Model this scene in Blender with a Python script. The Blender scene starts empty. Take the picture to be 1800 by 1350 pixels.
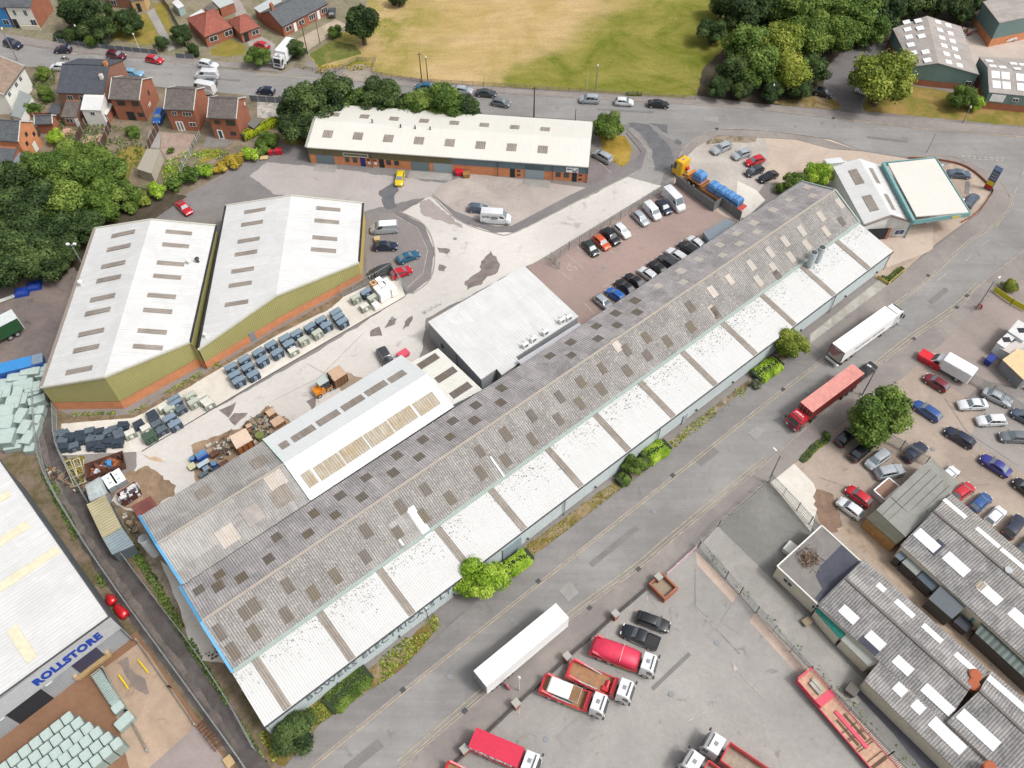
import bpy, bmesh, math, random
from mathutils import Vector, Matrix, noise
from mathutils.geometry import tessellate_polygon
S = bpy.context.scene
COL = S.collection
# ------------------------------------------------------------------ camera
FPX, PITCH, ROLL, CH = 1490.0, math.radians(53.15), math.radians(-0.45),109.5
cam = bpy.data.objects.new('camera', bpy.data.cameras.new('camera'))
COL.objects.link(cam)
cam.location = (0,0, CH)
cam.matrix_world = Matrix.Translation((0,0, CH)) @ Matrix.Rotation(math.pi/2-PITCH, 4, 'X') @ Matrix.Rotation(ROLL, 4, 'Z')
cam.data.sensor_width = 36
cam.data.lens = FPX/1800*36
cam.data.clip_start = 1
cam.data.clip_end = 8000
S.camera = cam
# ------------------------------------------------------------------ light
SUN_EL, SUN_AZ = math.radians(56), math.radians(112)      # azimuth clockwise from +y
w = bpy.data.worlds.new('World'); S.world = w; w.use_nodes = True
nt = w.node_tree
sky = nt.nodes.new('ShaderNodeTexSky'); sky.sky_type = 'NISHITA'; sky.sun_disc = False
sky.sun_elevation = SUN_EL; sky.sun_rotation = SUN_AZ
sky.dust_density = 6; sky.air_density = 1.0; sky.ozone_density = 1
hs = nt.nodes.new('ShaderNodeHueSaturation'); hs.inputs['Saturation'].default_value = 0.25
nt.links.new(sky.outputs[0], hs.inputs['Color'])
nt.links.new(hs.outputs[0], nt.nodes['Background'].inputs[0])
nt.nodes['Background'].inputs[1].default_value = 0.15
sun = bpy.data.objects.new('sun', bpy.data.lights.new('sun', 'SUN')); COL.objects.link(sun)
sun.data.energy = 1.5; sun.data.angle = math.radians(10); sun.data.color = (1,.985,.955)
d = Vector((math.sin(SUN_AZ)*math.cos(SUN_EL), math.cos(SUN_AZ)*math.cos(SUN_EL), math.sin(SUN_EL)))
sun.rotation_euler = d.to_track_quat('Z', 'Y').to_euler()
S.view_settings.view_transform = 'Standard'; S.view_settings.look = 'None'
S.view_settings.exposure = 0.22; S.view_settings.gamma = 1
S.render.engine = 'CYCLES'
S.cycles.max_bounces = 5; S.cycles.diffuse_bounces = 3; S.cycles.glossy_bounces = 2
S.cycles.transmission_bounces = 2; S.cycles.transparent_max_bounces = 4
S.cycles.caustics_reflective = False; S.cycles.caustics_refractive = False
# ------------------------------------------------------------------ survey: photo pixel + real height -> place on the site
def ray(x, y):
 u = (x-900)/FPX; v = -(y-675)/FPX
 c, s = math.cos(ROLL), math.sin(ROLL); u, v = c*u-s*v, s*u+c*v
 return Vector((u, math.cos(PITCH)+v*math.sin(PITCH),-math.sin(PITCH)+v*math.cos(PITCH)))
def G(x, y, z=0.0):
 d = ray(x, y); t = (z-CH)/d.z
 return Vector((d.x*t, d.y*t, z))
# ------------------------------------------------------------------ mesh builder
class MB:
 def __init__(s): s.v = []; s.f = []; s.uv = []; s.mi = []
 def face(s, pts, uv=None, mi=0):
  b = len(s.v); s.v += [tuple(p) for p in pts]; s.f.append(tuple(range(b, b+len(pts))))
  s.uv.append(uv or [(0,0)]*len(pts)); s.mi.append(mi); return s
 def grid(s, pts_rows, closed=False, cap=False, mi=0):
  n = len(pts_rows[0]); b = len(s.v)
  for r in pts_rows: s.v += [tuple(p) for p in r]
  m = len(pts_rows)
  for i in range(m-1):
   for j in range(n if closed else n-1):
    j2 = (j+1) % n
    s.f.append((b+i*n+j, b+i*n+j2, b+(i+1)*n+j2, b+(i+1)*n+j)); s.uv.append([(0,0)]*4); s.mi.append(mi)
  if cap:
   s.f.append(tuple(b+j for j in reversed(range(n)))); s.uv.append([(0,0)]*n); s.mi.append(mi)
   s.f.append(tuple(b+(m-1)*n+j for j in range(n))); s.uv.append([(0,0)]*n); s.mi.append(mi)
  return s
 def hexa(s, p, mi=0):      # p: 4 bottom ccw + 4 top
  a = p
  for q in ((3,2,1,0),(4,5,6,7),(0,1,5,4),(1,2,6,5),(2,3,7,6),(3,0,4,7)):
   P = [a[i] for i in q]
   U = Vector(P[1])-Vector(P[0]); V = Vector(P[3])-Vector(P[0])
   s.face(P, [(0,0),(U.length, 0),(U.length, V.length),(0, V.length)], mi)
  return s
 def box(s, x0, x1, y0, y1, z0, z1, mi=0, taper=0):
  t = taper
  return s.hexa([(x0, y0, z0),(x1, y0, z0),(x1, y1, z0),(x0, y1, z0),(x0+t, y0+t, z1),(x1-t, y0+t, z1),(x1-t, y1-t, z1),(x0+t, y1-t, z1)], mi)
 def obox(s, O, U, V, u0, u1, v0, v1, z0, z1, mi=0):   # oriented box, U and V unit horizontal
  f = lambda u, v, z: (O.x+U.x*u+V.x*v, O.y+U.y*u+V.y*v, z)
  return s.hexa([f(u0, v0, z0), f(u1, v0, z0), f(u1, v1, z0), f(u0, v1, z0), f(u0, v0, z1), f(u1, v0, z1), f(u1, v1, z1), f(u0, v1, z1)], mi)
 def bar(s, a, b, w=0.05, h=None, mi=0):
  a = Vector(a); b = Vector(b); d = (b-a); L = d.length
  if L < 1e-6: return s
  d /= L; h = h or w
  side = d.cross(Vector((0,0,1)))
  side = Vector((1,0,0)) if side.length < 1e-3 else side.normalized()
  up = side.cross(d)
  c = lambda o, i, j: o+side*(w/2*i)+up*(h/2*j)
  return s.hexa([c(a, -1,-1), c(a, 1,-1), c(b, 1,-1), c(b, -1,-1), c(a, -1,1), c(a, 1,1), c(b, 1,1), c(b, -1,1)], mi)
 def cyl(s, a, b, r0, r1=None, n=12, cap=True, mi=0):
  a = Vector(a); b = Vector(b); r1 = r0 if r1 is None else r1
  d = (b-a).normalized(); q = d.to_track_quat('Z', 'Y')
  R = []
  for o, r in ((a, r0),(b, r1)):
   R.append([o+q @ Vector((math.cos(k*2*math.pi/n)*r, math.sin(k*2*math.pi/n)*r, 0)) for k in range(n)])
  return s.grid(R, True, cap, mi)
 def prism(s, pts, z0, z1, mi=0, mtop=None):
  n = len(pts);
  a = sum(pts[i][0]*pts[(i+1) % n][1]-pts[(i+1) % n][0]*pts[i][1] for i in range(n))
  if a < 0: pts = pts[::-1]
  for i in range(n):
   p, q = pts[i], pts[(i+1) % n]; L = math.hypot(q[0]-p[0], q[1]-p[1])
   s.face([(p[0], p[1], z0),(q[0], q[1], z0),(q[0], q[1], z1),(p[0], p[1], z1)],[(0, z0),(L, z0),(L, z1),(0, z1)], mi)
  T = tessellate_polygon([[Vector((p[0], p[1],0)) for p in pts]])
  for t in T:
   P = [pts[i] for i in t]
   ar = (P[1][0]-P[0][0])*(P[2][1]-P[0][1])-(P[2][0]-P[0][0])*(P[1][1]-P[0][1])
   if ar < 0: P = P[::-1]
   s.face([(p[0], p[1], z1) for p in P],[(p[0], p[1]) for p in P], mi if mtop is None else mtop)
  return s
 def mesh(s, name, mats, smooth=False):
  me = bpy.data.meshes.new(name)
  me.from_pydata(s.v, [], s.f)
  uv = me.uv_layers.new(name='UVMap')
  flat = [c for f in s.uv for p in f for c in p]
  uv.data.foreach_set('uv', flat)
  if not isinstance(mats, (list, tuple)): mats = [mats]
  for m in mats: me.materials.append(m)
  me.polygons.foreach_set('material_index', s.mi)
  if smooth: me.polygons.foreach_set('use_smooth', [True]*len(s.f))
  me.update(); return me
 def build(s, name, mats, parent=None, smooth=False, weld=False, bevel=0, autosm=None):
  me = s.mesh(name, mats, smooth)
  if weld or bevel:
   bm = bmesh.new(); bm.from_mesh(me)
   bmesh.ops.remove_doubles(bm, verts=bm.verts, dist=1e-4)
   if bevel:
    es = [e for e in bm.edges if len(e.link_faces) == 2 and e.calc_face_angle(0) > 0.5]
    bmesh.ops.bevel(bm, geom=es, offset=bevel, segments=1, profile=.7, affect='EDGES', clamp_overlap=True)
   bm.to_mesh(me); bm.free()
  if smooth and autosm: me.set_sharp_from_angle(angle=math.radians(autosm))
  o = bpy.data.objects.new(name, me); COL.objects.link(o)
  if parent is not None: o.parent = parent; o.matrix_parent_inverse = Matrix.Translation(-Vector(parent.location)) if parent.rotation_euler.z == 0 else Matrix.Identity(4)
  return o
def tag(o, label=None, cat=None, group=None, kind=None):
 if label: o['label'] = label
 if cat: o['category'] = cat
 if group: o['group'] = group
 if kind: o['kind'] = kind
 return o
def thing(name, label, cat, loc=(0,0,0), rz=0, group=None):
 o = bpy.data.objects.new(name, None); COL.objects.link(o); o.empty_display_size = .3
 o.location = loc; o.rotation_euler = (0,0, rz)
 return tag(o, label, cat, group)
def dup(root, loc, rz=0, label=None, group=None, sc=None, paint=None):
 r = root.copy(); COL.objects.link(r); r.location = loc; r.rotation_euler = (0,0, rz)
 if sc: r.scale = sc
 if label: r['label'] = label
 if group: r['group'] = group
 def rec(a, b):
  for ch in list(a.children):
   c = ch.copy(); COL.objects.link(c); c.parent = b; c.matrix_parent_inverse = ch.matrix_parent_inverse.copy()
   rec(ch, c)
 rec(root, r)
 return r
# ------------------------------------------------------------------ materials
def s2l(c): c /= 255; return c/12.92 if c <= .04045 else ((c+.055)/1.055)**2.4
def RGB(r, g, b, k=.78): return (s2l(r)*k, s2l(g)*k, s2l(b)*k, 1)
MATS = {}
def newmat(name):
 m = bpy.data.materials.new(name); m.use_nodes = True
 return m, m.node_tree, m.node_tree.nodes['Principled BSDF']
def N(nt, t, **kw):
 n = nt.nodes.new('ShaderNode'+t)
 for k, v in kw.items():
  if k in n.inputs: n.inputs[k].default_value = v
  else: setattr(n, k, v)
 return n
def mixc(nt, fac, a, b, blend='MIX'):
 m = nt.nodes.new('ShaderNodeMix'); m.data_type = 'RGBA'; m.blend_type = blend
 for i, x in ((0, fac),(6, a),(7, b)):
  if hasattr(x, 'links') or isinstance(x, bpy.types.NodeSocket): nt.links.new(x, m.inputs[i])
  else: m.inputs[i].default_value = x
 return m.outputs[2]
def ramp(nt, src, p0, p1, c0=(0,0,0,1), c1=(1,1,1,1)):
 r = nt.nodes.new('ShaderNodeValToRGB'); r.color_ramp.elements[0].position = p0; r.color_ramp.elements[1].position = p1
 r.color_ramp.elements[0].color = c0; r.color_ramp.elements[1].color = c1
 nt.links.new(src, r.inputs[0]); return r.outputs[0]
def nz(nt, co, scale, detail=4, rough=.6, dist=0):
 n = N(nt, 'TexNoise'); n.inputs['Scale'].default_value = scale; n.inputs['Detail'].default_value = detail
 n.inputs['Roughness'].default_value = rough; n.inputs['Distortion'].default_value = dist
 nt.links.new(co, n.inputs['Vector']); return n.outputs[0]
def coord(nt, kind='Object'):
 n = nt.nodes.new('ShaderNodeTexCoord'); return n.outputs[kind]
def mapv(nt, co, sc=(1,1,1), rot=(0,0,0)):
 n = nt.nodes.new('ShaderNodeMapping'); n.inputs['Scale'].default_value = sc; n.inputs['Rotation'].default_value = rot
 nt.links.new(co, n.inputs[0]); return n.outputs[0]
def bump(nt, b, h, dist, strength=1):
 n = N(nt, 'Bump'); n.inputs['Distance'].default_value = dist; n.inputs['Strength'].default_value = strength
 nt.links.new(h, n.inputs['Height']); nt.links.new(n.outputs[0], b.inputs['Normal'])
def plain(name, c, rough=.6, metal=0, spec=.5, coat=0, vary=.12):
 if name in MATS: return MATS[name]
 m, nt, b = newmat(name)
 co = coord(nt); n = nz(nt, co, 1.7,3)
 hv = mixc(nt, 1.0, c, ramp(nt, n, .25,.75,(1-vary,)*3+(1,),(1+vary*.4,)*3+(1,)), 'MULTIPLY')
 nt.links.new(hv, b.inputs['Base Color'])
 b.inputs['Roughness'].default_value = rough; b.inputs['Metallic'].default_value = metal
 b.inputs['Specular IOR Level'].default_value = spec; b.inputs['Coat Weight'].default_value = coat
 b.inputs['Coat Roughness'].default_value = .05
 MATS[name] = m; return m
def ground(name, c, c2, sc=.12, fine=.12, stain=None, stain_amt=.5, stain_sc=.35, rough=.9, cracks=False, lo=.35, hi=.65, streak=None):
 """weathered hard surface: two tones blended in broad patches, fine grain, irregular stains"""
 if name in MATS: return MATS[name]
 m, nt, b = newmat(name); co = coord(nt)
 a = ramp(nt, nz(nt, co, sc, 5,.6,.6), lo, hi)
 col = mixc(nt, a, c, c2)
 g = ramp(nt, nz(nt, co, 9,2,.8),.3,.7,(1-fine,)*3+(1,),(1+fine,)*3+(1,))
 col = mixc(nt, 1.0, col, g, 'MULTIPLY')
 g2 = ramp(nt, nz(nt, co, 1.1,6,.75),.3,.7,(1-fine*.9,)*3+(1,),(1+fine*.9,)*3+(1,))
 col = mixc(nt, 1.0, col, g2, 'MULTIPLY')
 if streak is not None:
  s = nz(nt, mapv(nt, co, (.03,.55,1),(0,0,-streak)),1,5,.7); col = mixc(nt, 1.0, col, ramp(nt, s, .3,.7,(.88,)*3+(1,),(1.1,)*3+(1,)), 'MULTIPLY')
 if stain:
  s = nz(nt, co, stain_sc, 8,.68,.9)
  f = ramp(nt, s, .60,.68); mm = N(nt, 'Math', operation='MULTIPLY'); nt.links.new(f, mm.inputs[0]); mm.inputs[1].default_value = stain_amt
  col = mixc(nt, mm.outputs[0], col, stain)
 if cracks:
  v = N(nt, 'TexVoronoi', feature='DISTANCE_TO_EDGE'); v.inputs['Scale'].default_value = .18
  nn = N(nt, 'TexNoise'); nn.inputs['Scale'].default_value = .6; nt.links.new(co, nn.inputs['Vector'])
  mx = nt.nodes.new('ShaderNodeVectorMath'); mx.operation = 'ADD'; sc_ = nt.nodes.new('ShaderNodeVectorMath'); sc_.operation = 'SCALE'; sc_.inputs['Scale'].default_value = 3
  nt.links.new(nn.outputs['Color'], sc_.inputs[0]); nt.links.new(co, mx.inputs[0]); nt.links.new(sc_.outputs[0], mx.inputs[1]); nt.links.new(mx.outputs[0], v.inputs['Vector'])
  f = ramp(nt, v.outputs['Distance'],.0,.012,(.55,)*3+(1,),(1,1,1,1))
  col = mixc(nt, .5, col, mixc(nt, 1.0, col, f, 'MULTIPLY'))
 nt.links.new(col, b.inputs['Base Color']); b.inputs['Roughness'].default_value = rough
 b.inputs['Specular IOR Level'].default_value = .25
 bump(nt, b, nz(nt, co, 14,2,.7),.02,.35)
 MATS[name] = m; return m
def grass(name, g1, g2, dry, amt=(.45,.6), sc=.08, fine=.3):
 if name in MATS: return MATS[name]
 m, nt, b = newmat(name); co = coord(nt)
 base = mixc(nt, ramp(nt, nz(nt, co, .5,6,.7),.35,.65), g1, g2)
 col = mixc(nt, ramp(nt, nz(nt, co, sc, 6,.62,.8), amt[0], amt[1]), base, dry)
 g = ramp(nt, nz(nt, co, 4,5,.85),.3,.7,(1-fine,)*3+(1,),(1+fine,)*3+(1,))
 col = mixc(nt, 1.0, col, g, 'MULTIPLY')
 nt.links.new(col, b.inputs['Base Color']); b.inputs['Roughness'].default_value = 1; b.inputs['Specular IOR Level'].default_value = .1
 bump(nt, b, nz(nt, co, 5,5,.8),.15,.8)
 MATS[name] = m; return m
def sheet(name, c, pitch=.3, depth=.04, dirt=None, dirt_amt=.3, speck=None, speck_amt=.5, panel=(1.1,3.0), pvar=.1, rough=.6, groove=.18, streak=.1, spk=(.55,.62), metal=0):
 """profiled sheet: corrugations run down the slope (UV v), u in metres along the ridge"""
 if name in MATS: return MATS[name]
 m, nt, b = newmat(name); uv = coord(nt, 'UV'); co = coord(nt)
 wv = N(nt, 'TexWave', wave_type='BANDS', bands_direction='X', wave_profile='SIN'); wv.inputs['Scale'].default_value = math.pi*2/(pitch*20)
 wv.inputs['Distortion'].default_value = 0; nt.links.new(uv, wv.inputs['Vector'])
 br = N(nt, 'TexBrick'); br.offset = 0.5; br.inputs['Scale'].default_value = 1; br.inputs['Brick Width'].default_value = panel[0]; br.inputs['Row Height'].default_value = panel[1]
 br.inputs['Mortar Size'].default_value = .018; br.inputs['Mortar'].default_value = (.86,.86,.86,1); br.inputs['Color1'].default_value = (1-pvar,)*3+(1,); br.inputs['Color2'].default_value = (1+pvar,)*3+(1,)
 nt.links.new(uv, br.inputs['Vector'])
 col = mixc(nt, 1.0, c, br.outputs[0], 'MULTIPLY')
 st = nz(nt, mapv(nt, uv, (3,.25,1)),1,5,.7)
 col = mixc(nt, 1.0, col, ramp(nt, st, .3,.7,(1-streak,)*3+(1,),(1+streak,)*3+(1,)), 'MULTIPLY')
 if dirt:
  f = ramp(nt, nz(nt, co, .25,7,.7,.5),.45,.62); mm = N(nt, 'Math', operation='MULTIPLY'); nt.links.new(f, mm.inputs[0]); mm.inputs[1].default_value = dirt_amt
  col = mixc(nt, mm.outputs[0], col, dirt)
 if speck:
  f = ramp(nt, nz(nt, co, 3.2,6,.8), spk[0], spk[1]); mm = N(nt, 'Math', operation='MULTIPLY'); nt.links.new(f, mm.inputs[0]); mm.inputs[1].default_value = speck_amt
  col = mixc(nt, mm.outputs[0], col, speck)
 col = mixc(nt, 1.0, col, ramp(nt, wv.outputs['Fac'],.15,.75,(1-groove,)*3+(1,),(1,1,1,1)), 'MULTIPLY')  # troughs darkened in base colour: painted crease shade plus settled dirt
 nt.links.new(col, b.inputs['Base Color']); b.inputs['Roughness'].default_value = rough; b.inputs['Metallic'].default_value = metal
 b.inputs['Specular IOR Level'].default_value = .3
 bump(nt, b, wv.outputs['Fac'], depth, .8)
 MATS[name] = m; return m
def brick(name, c1, c2, mortar, rough=.9):
 if name in MATS: return MATS[name]
 m, nt, b = newmat(name); uv = coord(nt, 'UV'); co = coord(nt)
 br = N(nt, 'TexBrick'); br.inputs['Scale'].default_value = 1; br.inputs['Brick Width'].default_value = .225; br.inputs['Row Height'].default_value = .075; br.inputs['Mortar Size'].default_value = .008
 br.inputs['Color1'].default_value = c1; br.inputs['Color2'].default_value = c2; br.inputs['Mortar'].default_value = mortar
 nt.links.new(uv, br.inputs['Vector'])
 col = mixc(nt, 1.0, br.outputs[0], ramp(nt, nz(nt, co, .8,5,.7),.3,.7,(.82,)*3+(1,),(1.12,)*3+(1,)), 'MULTIPLY')
 nt.links.new(col, b.inputs['Base Color']); b.inputs['Roughness'].default_value = rough
 MATS[name] = m; return m
def tiles(name, c1, c2, w_=.33, h_=.3):
 if name in MATS: return MATS[name]
 m, nt, b = newmat(name); uv = coord(nt, 'UV'); co = coord(nt)
 br = N(nt, 'TexBrick'); br.offset = .5; br.inputs['Scale'].default_value = 1; br.inputs['Brick Width'].default_value = w_; br.inputs['Row Height'].default_value = h_; br.inputs['Mortar Size'].default_value = .03
 br.inputs['Color1'].default_value = c1; br.inputs['Color2'].default_value = c2; br.inputs['Mortar'].default_value = tuple(x*.45 for x in c1[:3])+(1,)
 nt.links.new(uv, br.inputs['Vector'])
 col = mixc(nt, 1.0, br.outputs[0], ramp(nt, nz(nt, co, 1.3,6,.75),.3,.7,(.72,)*3+(1,),(1.2,)*3+(1,)), 'MULTIPLY')
 nt.links.new(col, b.inputs['Base Color']); b.inputs['Roughness'].default_value = .85
 wv = N(nt, 'TexWave', wave_type='BANDS', bands_direction='Y', wave_profile='SAW'); wv.inputs['Scale'].default_value = math.pi*2/(h_*20); nt.links.new(uv, wv.inputs['Vector'])
 bump(nt, b, wv.outputs['Fac'],.04,.8)
 MATS[name] = m; return m
WHITE = plain('white paint', (.78,.79,.79,1),.45)
OFFW = plain('off white', (.66,.66,.62,1),.6)
BLACK = plain('black rubber', (.02,.02,.022,1),.7)
DARK = plain('dark steel', (.06,.06,.065,1),.5)
STEEL = plain('galvanised steel', (.42,.44,.45,1),.45,.3)
GREY = plain('grey steel', (.22,.23,.24,1),.55)
GLASS = plain('window glass', (.035,.045,.055,1),.06,0,.9, vary=.3)
CARGLASS = plain('car glass', (.16,.2,.22,1),.05,0,1.0, vary=.1)
CARGLASS_D = plain('tinted car glass', (.03,.036,.04,1),.05,0,1.0, vary=.1)
ALLOY = plain('wheel alloy', (.5,.5,.5,1),.3,.6)
LAMPW = plain('lamp lens', (.8,.8,.78,1),.1,0,.9)
LAMPR = plain('red lens', (.45,.02,.015,1),.15,0,.9)
WOODM = plain('bare timber', (.5,.36,.22,1),.85, vary=.3)
RUST = plain('rusty steel', (.13,.055,.035,1),.85, vary=.5)
CONC = ground('concrete', RGB(190,186,178), RGB(165,160,150),.5)
BRICKR = brick('red brick', (.36,.11,.055,1),(.28,.085,.045,1),(.3,.18,.12,1))
BRICKO = brick('orange brick', (.60,.235,.10,1),(.52,.19,.08,1),(.5,.26,.15,1))
BRICKD = brick('brown brick', (.3,.13,.075,1),(.2,.09,.06,1),(.25,.17,.13,1))
# ================================================================== GROUND
ASPH = ground('road asphalt', RGB(158,155,152), RGB(138,136,134),.06,.08, RGB(112,108,106),.45,.3, streak=math.radians(39))
ASPH_D = ground('dark asphalt', RGB(140,136,134), RGB(122,118,118),.08,.1, RGB(96,92,90),.5,.3)
PAVE = ground('pavement tarmac', RGB(140,133,130), RGB(158,150,144),.15,.1, RGB(108,102,98),.4,.5)
YARD = ground('pale concrete yard', RGB(222,217,211), RGB(198,192,186),.05,.07, RGB(160,150,142),.6,.22, lo=.3, hi=.7)
SLAB = ground('slab concrete', RGB(232,226,216), RGB(212,205,194),.12,.07, RGB(190,172,155),.5,.5)
BROWNT = ground('mauve tarmac', RGB(172,150,142), RGB(156,137,130),.07,.07, RGB(130,114,108),.3,.2)
SEYARD = ground('haulage yard', RGB(176,171,166), RGB(152,149,145),.05,.1, RGB(112,107,104),.6,.3)
DIRT = ground('bare earth', RGB(176,150,124), RGB(132,110,90),.25,.2, RGB(92,76,62),.6,.4)
SOIL = ground('dark soil', RGB(92,80,68), RGB(70,66,52),.3,.3)
TRACKM = ground('old track', RGB(104,98,96), RGB(84,78,76),.3,.18, RGB(64,58,56),.7,.35)
RYARD = ground('brown yard', RGB(152,116,92), RGB(138,104,80),.09,.1, RGB(112,86,70),.5,.22)
RCONC = ground('ramp concrete', RGB(196,172,150), RGB(166,144,124),.12,.1, RGB(116,102,90),.6,.3)
LYARD = ground('left yard', RGB(112,104,104), RGB(142,128,120),.1,.14, RGB(78,72,70),.6,.3)
GREYC = ground('grey concrete lane', RGB(172,168,162), RGB(150,147,142),.15,.1, RGB(120,114,106),.5,.5)
STAINM = ground('oily stain', RGB(146,134,128), RGB(120,112,108),.6,.15)
WETM = ground('wet tarmac', RGB(104,104,108), RGB(116,116,118),.5,.1, rough=.5)
KERBM = ground('kerb stone', RGB(176,166,156), RGB(150,142,134),.8,.1)
LINEM = ground('road paint', RGB(206,194,184), RGB(172,162,154),1.5,.12, lo=.4, hi=.6)
LINEY = ground('yellow paint', RGB(210,190,150), RGB(180,164,138),1.5,.12, lo=.4, hi=.6)
GRASSM = grass('verge grass', RGB(120,122,52,.7), RGB(146,138,70,.7), RGB(176,146,92,.7),(.4,.65),.25)
LAWN = grass('garden lawn', RGB(138,132,62,.7), RGB(156,144,72,.7), RGB(180,152,88,.7),(.45,.7),.2,.15)
LAWNG = grass('green lawn', RGB(104,118,58,.7), RGB(122,130,66,.7), RGB(156,146,90,.7),(.5,.7),.3,.15)
VERGEB = grass('dry weedy verge', RGB(124,112,62,.7), RGB(148,126,74,.7), RGB(168,148,118,.7),(.45,.6),.35)
VERGEG = grass('gravelly verge', RGB(112,102,70,.7), RGB(150,136,116,.7), RGB(172,158,142,.7),(.4,.55),.5)
# the playing field: parched pale sweep to the north-west, greener towards the wood
def fieldmat():
 m, nt, b = newmat('playing field grass'); co = coord(nt)
 sp = N(nt, 'SeparateXYZ'); nt.links.new(co, sp.inputs[0])
 A = G(640,140); B = G(1240,90)
 mp = N(nt, 'Mapping'); mp.vector_type = 'TEXTURE'
 p0 = G(890,130); p1 = G(1110,-10); dv = (p1-p0).normalized(); nv = Vector((dv.y, -dv.x, 0))
 dt = nt.nodes.new('ShaderNodeVectorMath'); dt.operation = 'DOT_PRODUCT'; nt.links.new(co, dt.inputs[0]); dt.inputs[1].default_value = nv
 ad = N(nt, 'Math', operation='ADD'); nt.links.new(dt.outputs['Value'], ad.inputs[0]); ad.inputs[1].default_value = -nv.dot(p0)
 n1 = nz(nt, co, .05,6,.65,1.0); mm = N(nt, 'Math', operation='MULTIPLY_ADD'); nt.links.new(n1, mm.inputs[0]); mm.inputs[1].default_value = 26; mm.inputs[2].default_value = -13
 sm = N(nt, 'Math', operation='ADD'); nt.links.new(ad.outputs[0], sm.inputs[0]); nt.links.new(mm.outputs[0], sm.inputs[1])
 mr = N(nt, 'MapRange'); mr.inputs['From Min'].default_value = -5; mr.inputs['From Max'].default_value = 4; nt.links.new(sm.outputs[0], mr.inputs['Value'])
 dry = mixc(nt, ramp(nt, nz(nt, co, .07,6,.7,.7),.35,.65), RGB(206,178,134), RGB(184,160,102))
 gr = mixc(nt, ramp(nt, nz(nt, co, .06,6,.7,.9),.38,.62), RGB(112,120,42), RGB(158,148,80))
 col = mixc(nt, mr.outputs[0], dry, gr)
 d2 = nt.nodes.new('ShaderNodeVectorMath'); d2.operation = 'DISTANCE'; nt.links.new(co, d2.inputs[0]); d2.inputs[1].default_value = G(560,60)
 r2 = N(nt, 'MapRange'); r2.inputs['From Min'].default_value = 34; r2.inputs['From Max'].default_value = 16; nt.links.new(d2.outputs['Value'], r2.inputs['Value'])
 f2 = N(nt, 'Math', operation='MULTIPLY'); nt.links.new(r2.outputs[0], f2.inputs[0]); nt.links.new(ramp(nt, nz(nt, co, .12,5,.6),.4,.6), f2.inputs[1])
 col = mixc(nt, f2.outputs[0], col, RGB(136,136,56))
 col = mixc(nt, 1.0, col, ramp(nt, nz(nt, co, 2.2,6,.85),.3,.7,(.7,)*3+(1,),(1.28,)*3+(1,)), 'MULTIPLY')
 col = mixc(nt, 1.0, col, ramp(nt, nz(nt, mapv(nt, co, (.12,.6,1),(0,0,-1.0)),1,6,.75),.3,.7,(.84,)*3+(1,),(1.12,)*3+(1,)), 'MULTIPLY')
 nt.links.new(col, b.inputs['Base Color']); b.inputs['Roughness'].default_value = 1; b.inputs['Specular IOR Level'].default_value = .1
 bump(nt, b, nz(nt, co, 5,5,.8),.12,.8)
 return m
FIELDM = fieldmat()
LZ = .008
LCNT = {}
def lz(layer):
 LCNT[layer] = LCNT.get(layer, 0)+1; return layer*LZ+LCNT[layer]*.0003
def jag(P, amp, rnd, step=.6):
 out = []
 for i in range(len(P)):
  a, b = P[i], P[(i+1) % len(P)]; L = (b-a).length; n = max(1, int(L/step)); nrm = Vector((-(b-a).y, (b-a).x, 0))/max(L, 1e-6)
  for k in range(n):
   p = a.lerp(b, k/n)
   out.append(p+nrm*(noise.noise(p*.45)*1.3+noise.noise(p*1.7)*.6)*amp)
 return out
def flat(name, px, layer, mat, kind='structure', rough=0, z=None):
 P = [G(*p) for p in px]
 if rough: P = jag(P, rough, random)
 z = lz(layer) if z is None else z+lz(99)-99*LZ
 m = MB(); m.prism([(p.x, p.y) for p in P],-.02, z)
 if z < .095: # sheet: keep only the top faces
  k = [i for i, f in enumerate(m.f) if all(abs(m.v[j][2]-z) < 1e-6 for j in f)]
  mm = MB()
  for i in k: mm.face([m.v[j] for j in m.f[i]], m.uv[i])
  m = mm
 o = m.build(name, mat); tag(o, kind=kind); return o
def smoothline(P, n=4):
 out = []
 for i in range(len(P)-1):
  a = P[max(i-1,0)]; b = P[i]; c = P[i+1]; d = P[min(i+2, len(P)-1)]
  for k in range(n):
   t = k/n
   out.append(.5*((2*b)+(c-a)*t+(2*a-5*b+4*c-d)*t*t+(3*b-a-3*c+d)*t**3))
 out.append(P[-1]); return out
def strip(m, P, w, z0, z1, dash=None, off=0):
 """ribbon or low kerb along a line of points; dash=(on,off)"""
 acc = 0
 for i in range(len(P)-1):
  a, b = P[i], P[i+1]; d = b-a; d.z = 0; L = d.length
  if L < 1e-4: continue
  d /= L; nrm = Vector((-d.y, d.x, 0))
  a2 = a+nrm*off; b2 = b+nrm*off
  segs = [(0, L)]
  if dash:
   segs = []; per = dash[0]+dash[1]; t = -acc % per - per
   while t < L:
    s0, s1 = max(t, 0), min(t+dash[0], L)
    if s1 > s0: segs.append((s0, s1))
    t += per
   acc += L
  for s0, s1 in segs:
   p, q = a2+d*s0, a2+d*s1; e = 0 if dash else w*.3
   p = p-d*e*0; h = nrm*w/2
   if z1 == z0:
    m.face([(p-h)[:2]+(z1,),(q-h)[:2]+(z1,),(q+h)[:2]+(z1,),(p+h)[:2]+(z1,)])
   else:
    m.hexa([(*(p-h)[:2], z0),(*(q-h)[:2], z0),(*(q+h)[:2], z0),(*(p+h)[:2], z0),(*(p-h)[:2], z1),(*(q-h)[:2], z1),(*(q+h)[:2], z1),(*(p+h)[:2], z1)])
 return m
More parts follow.
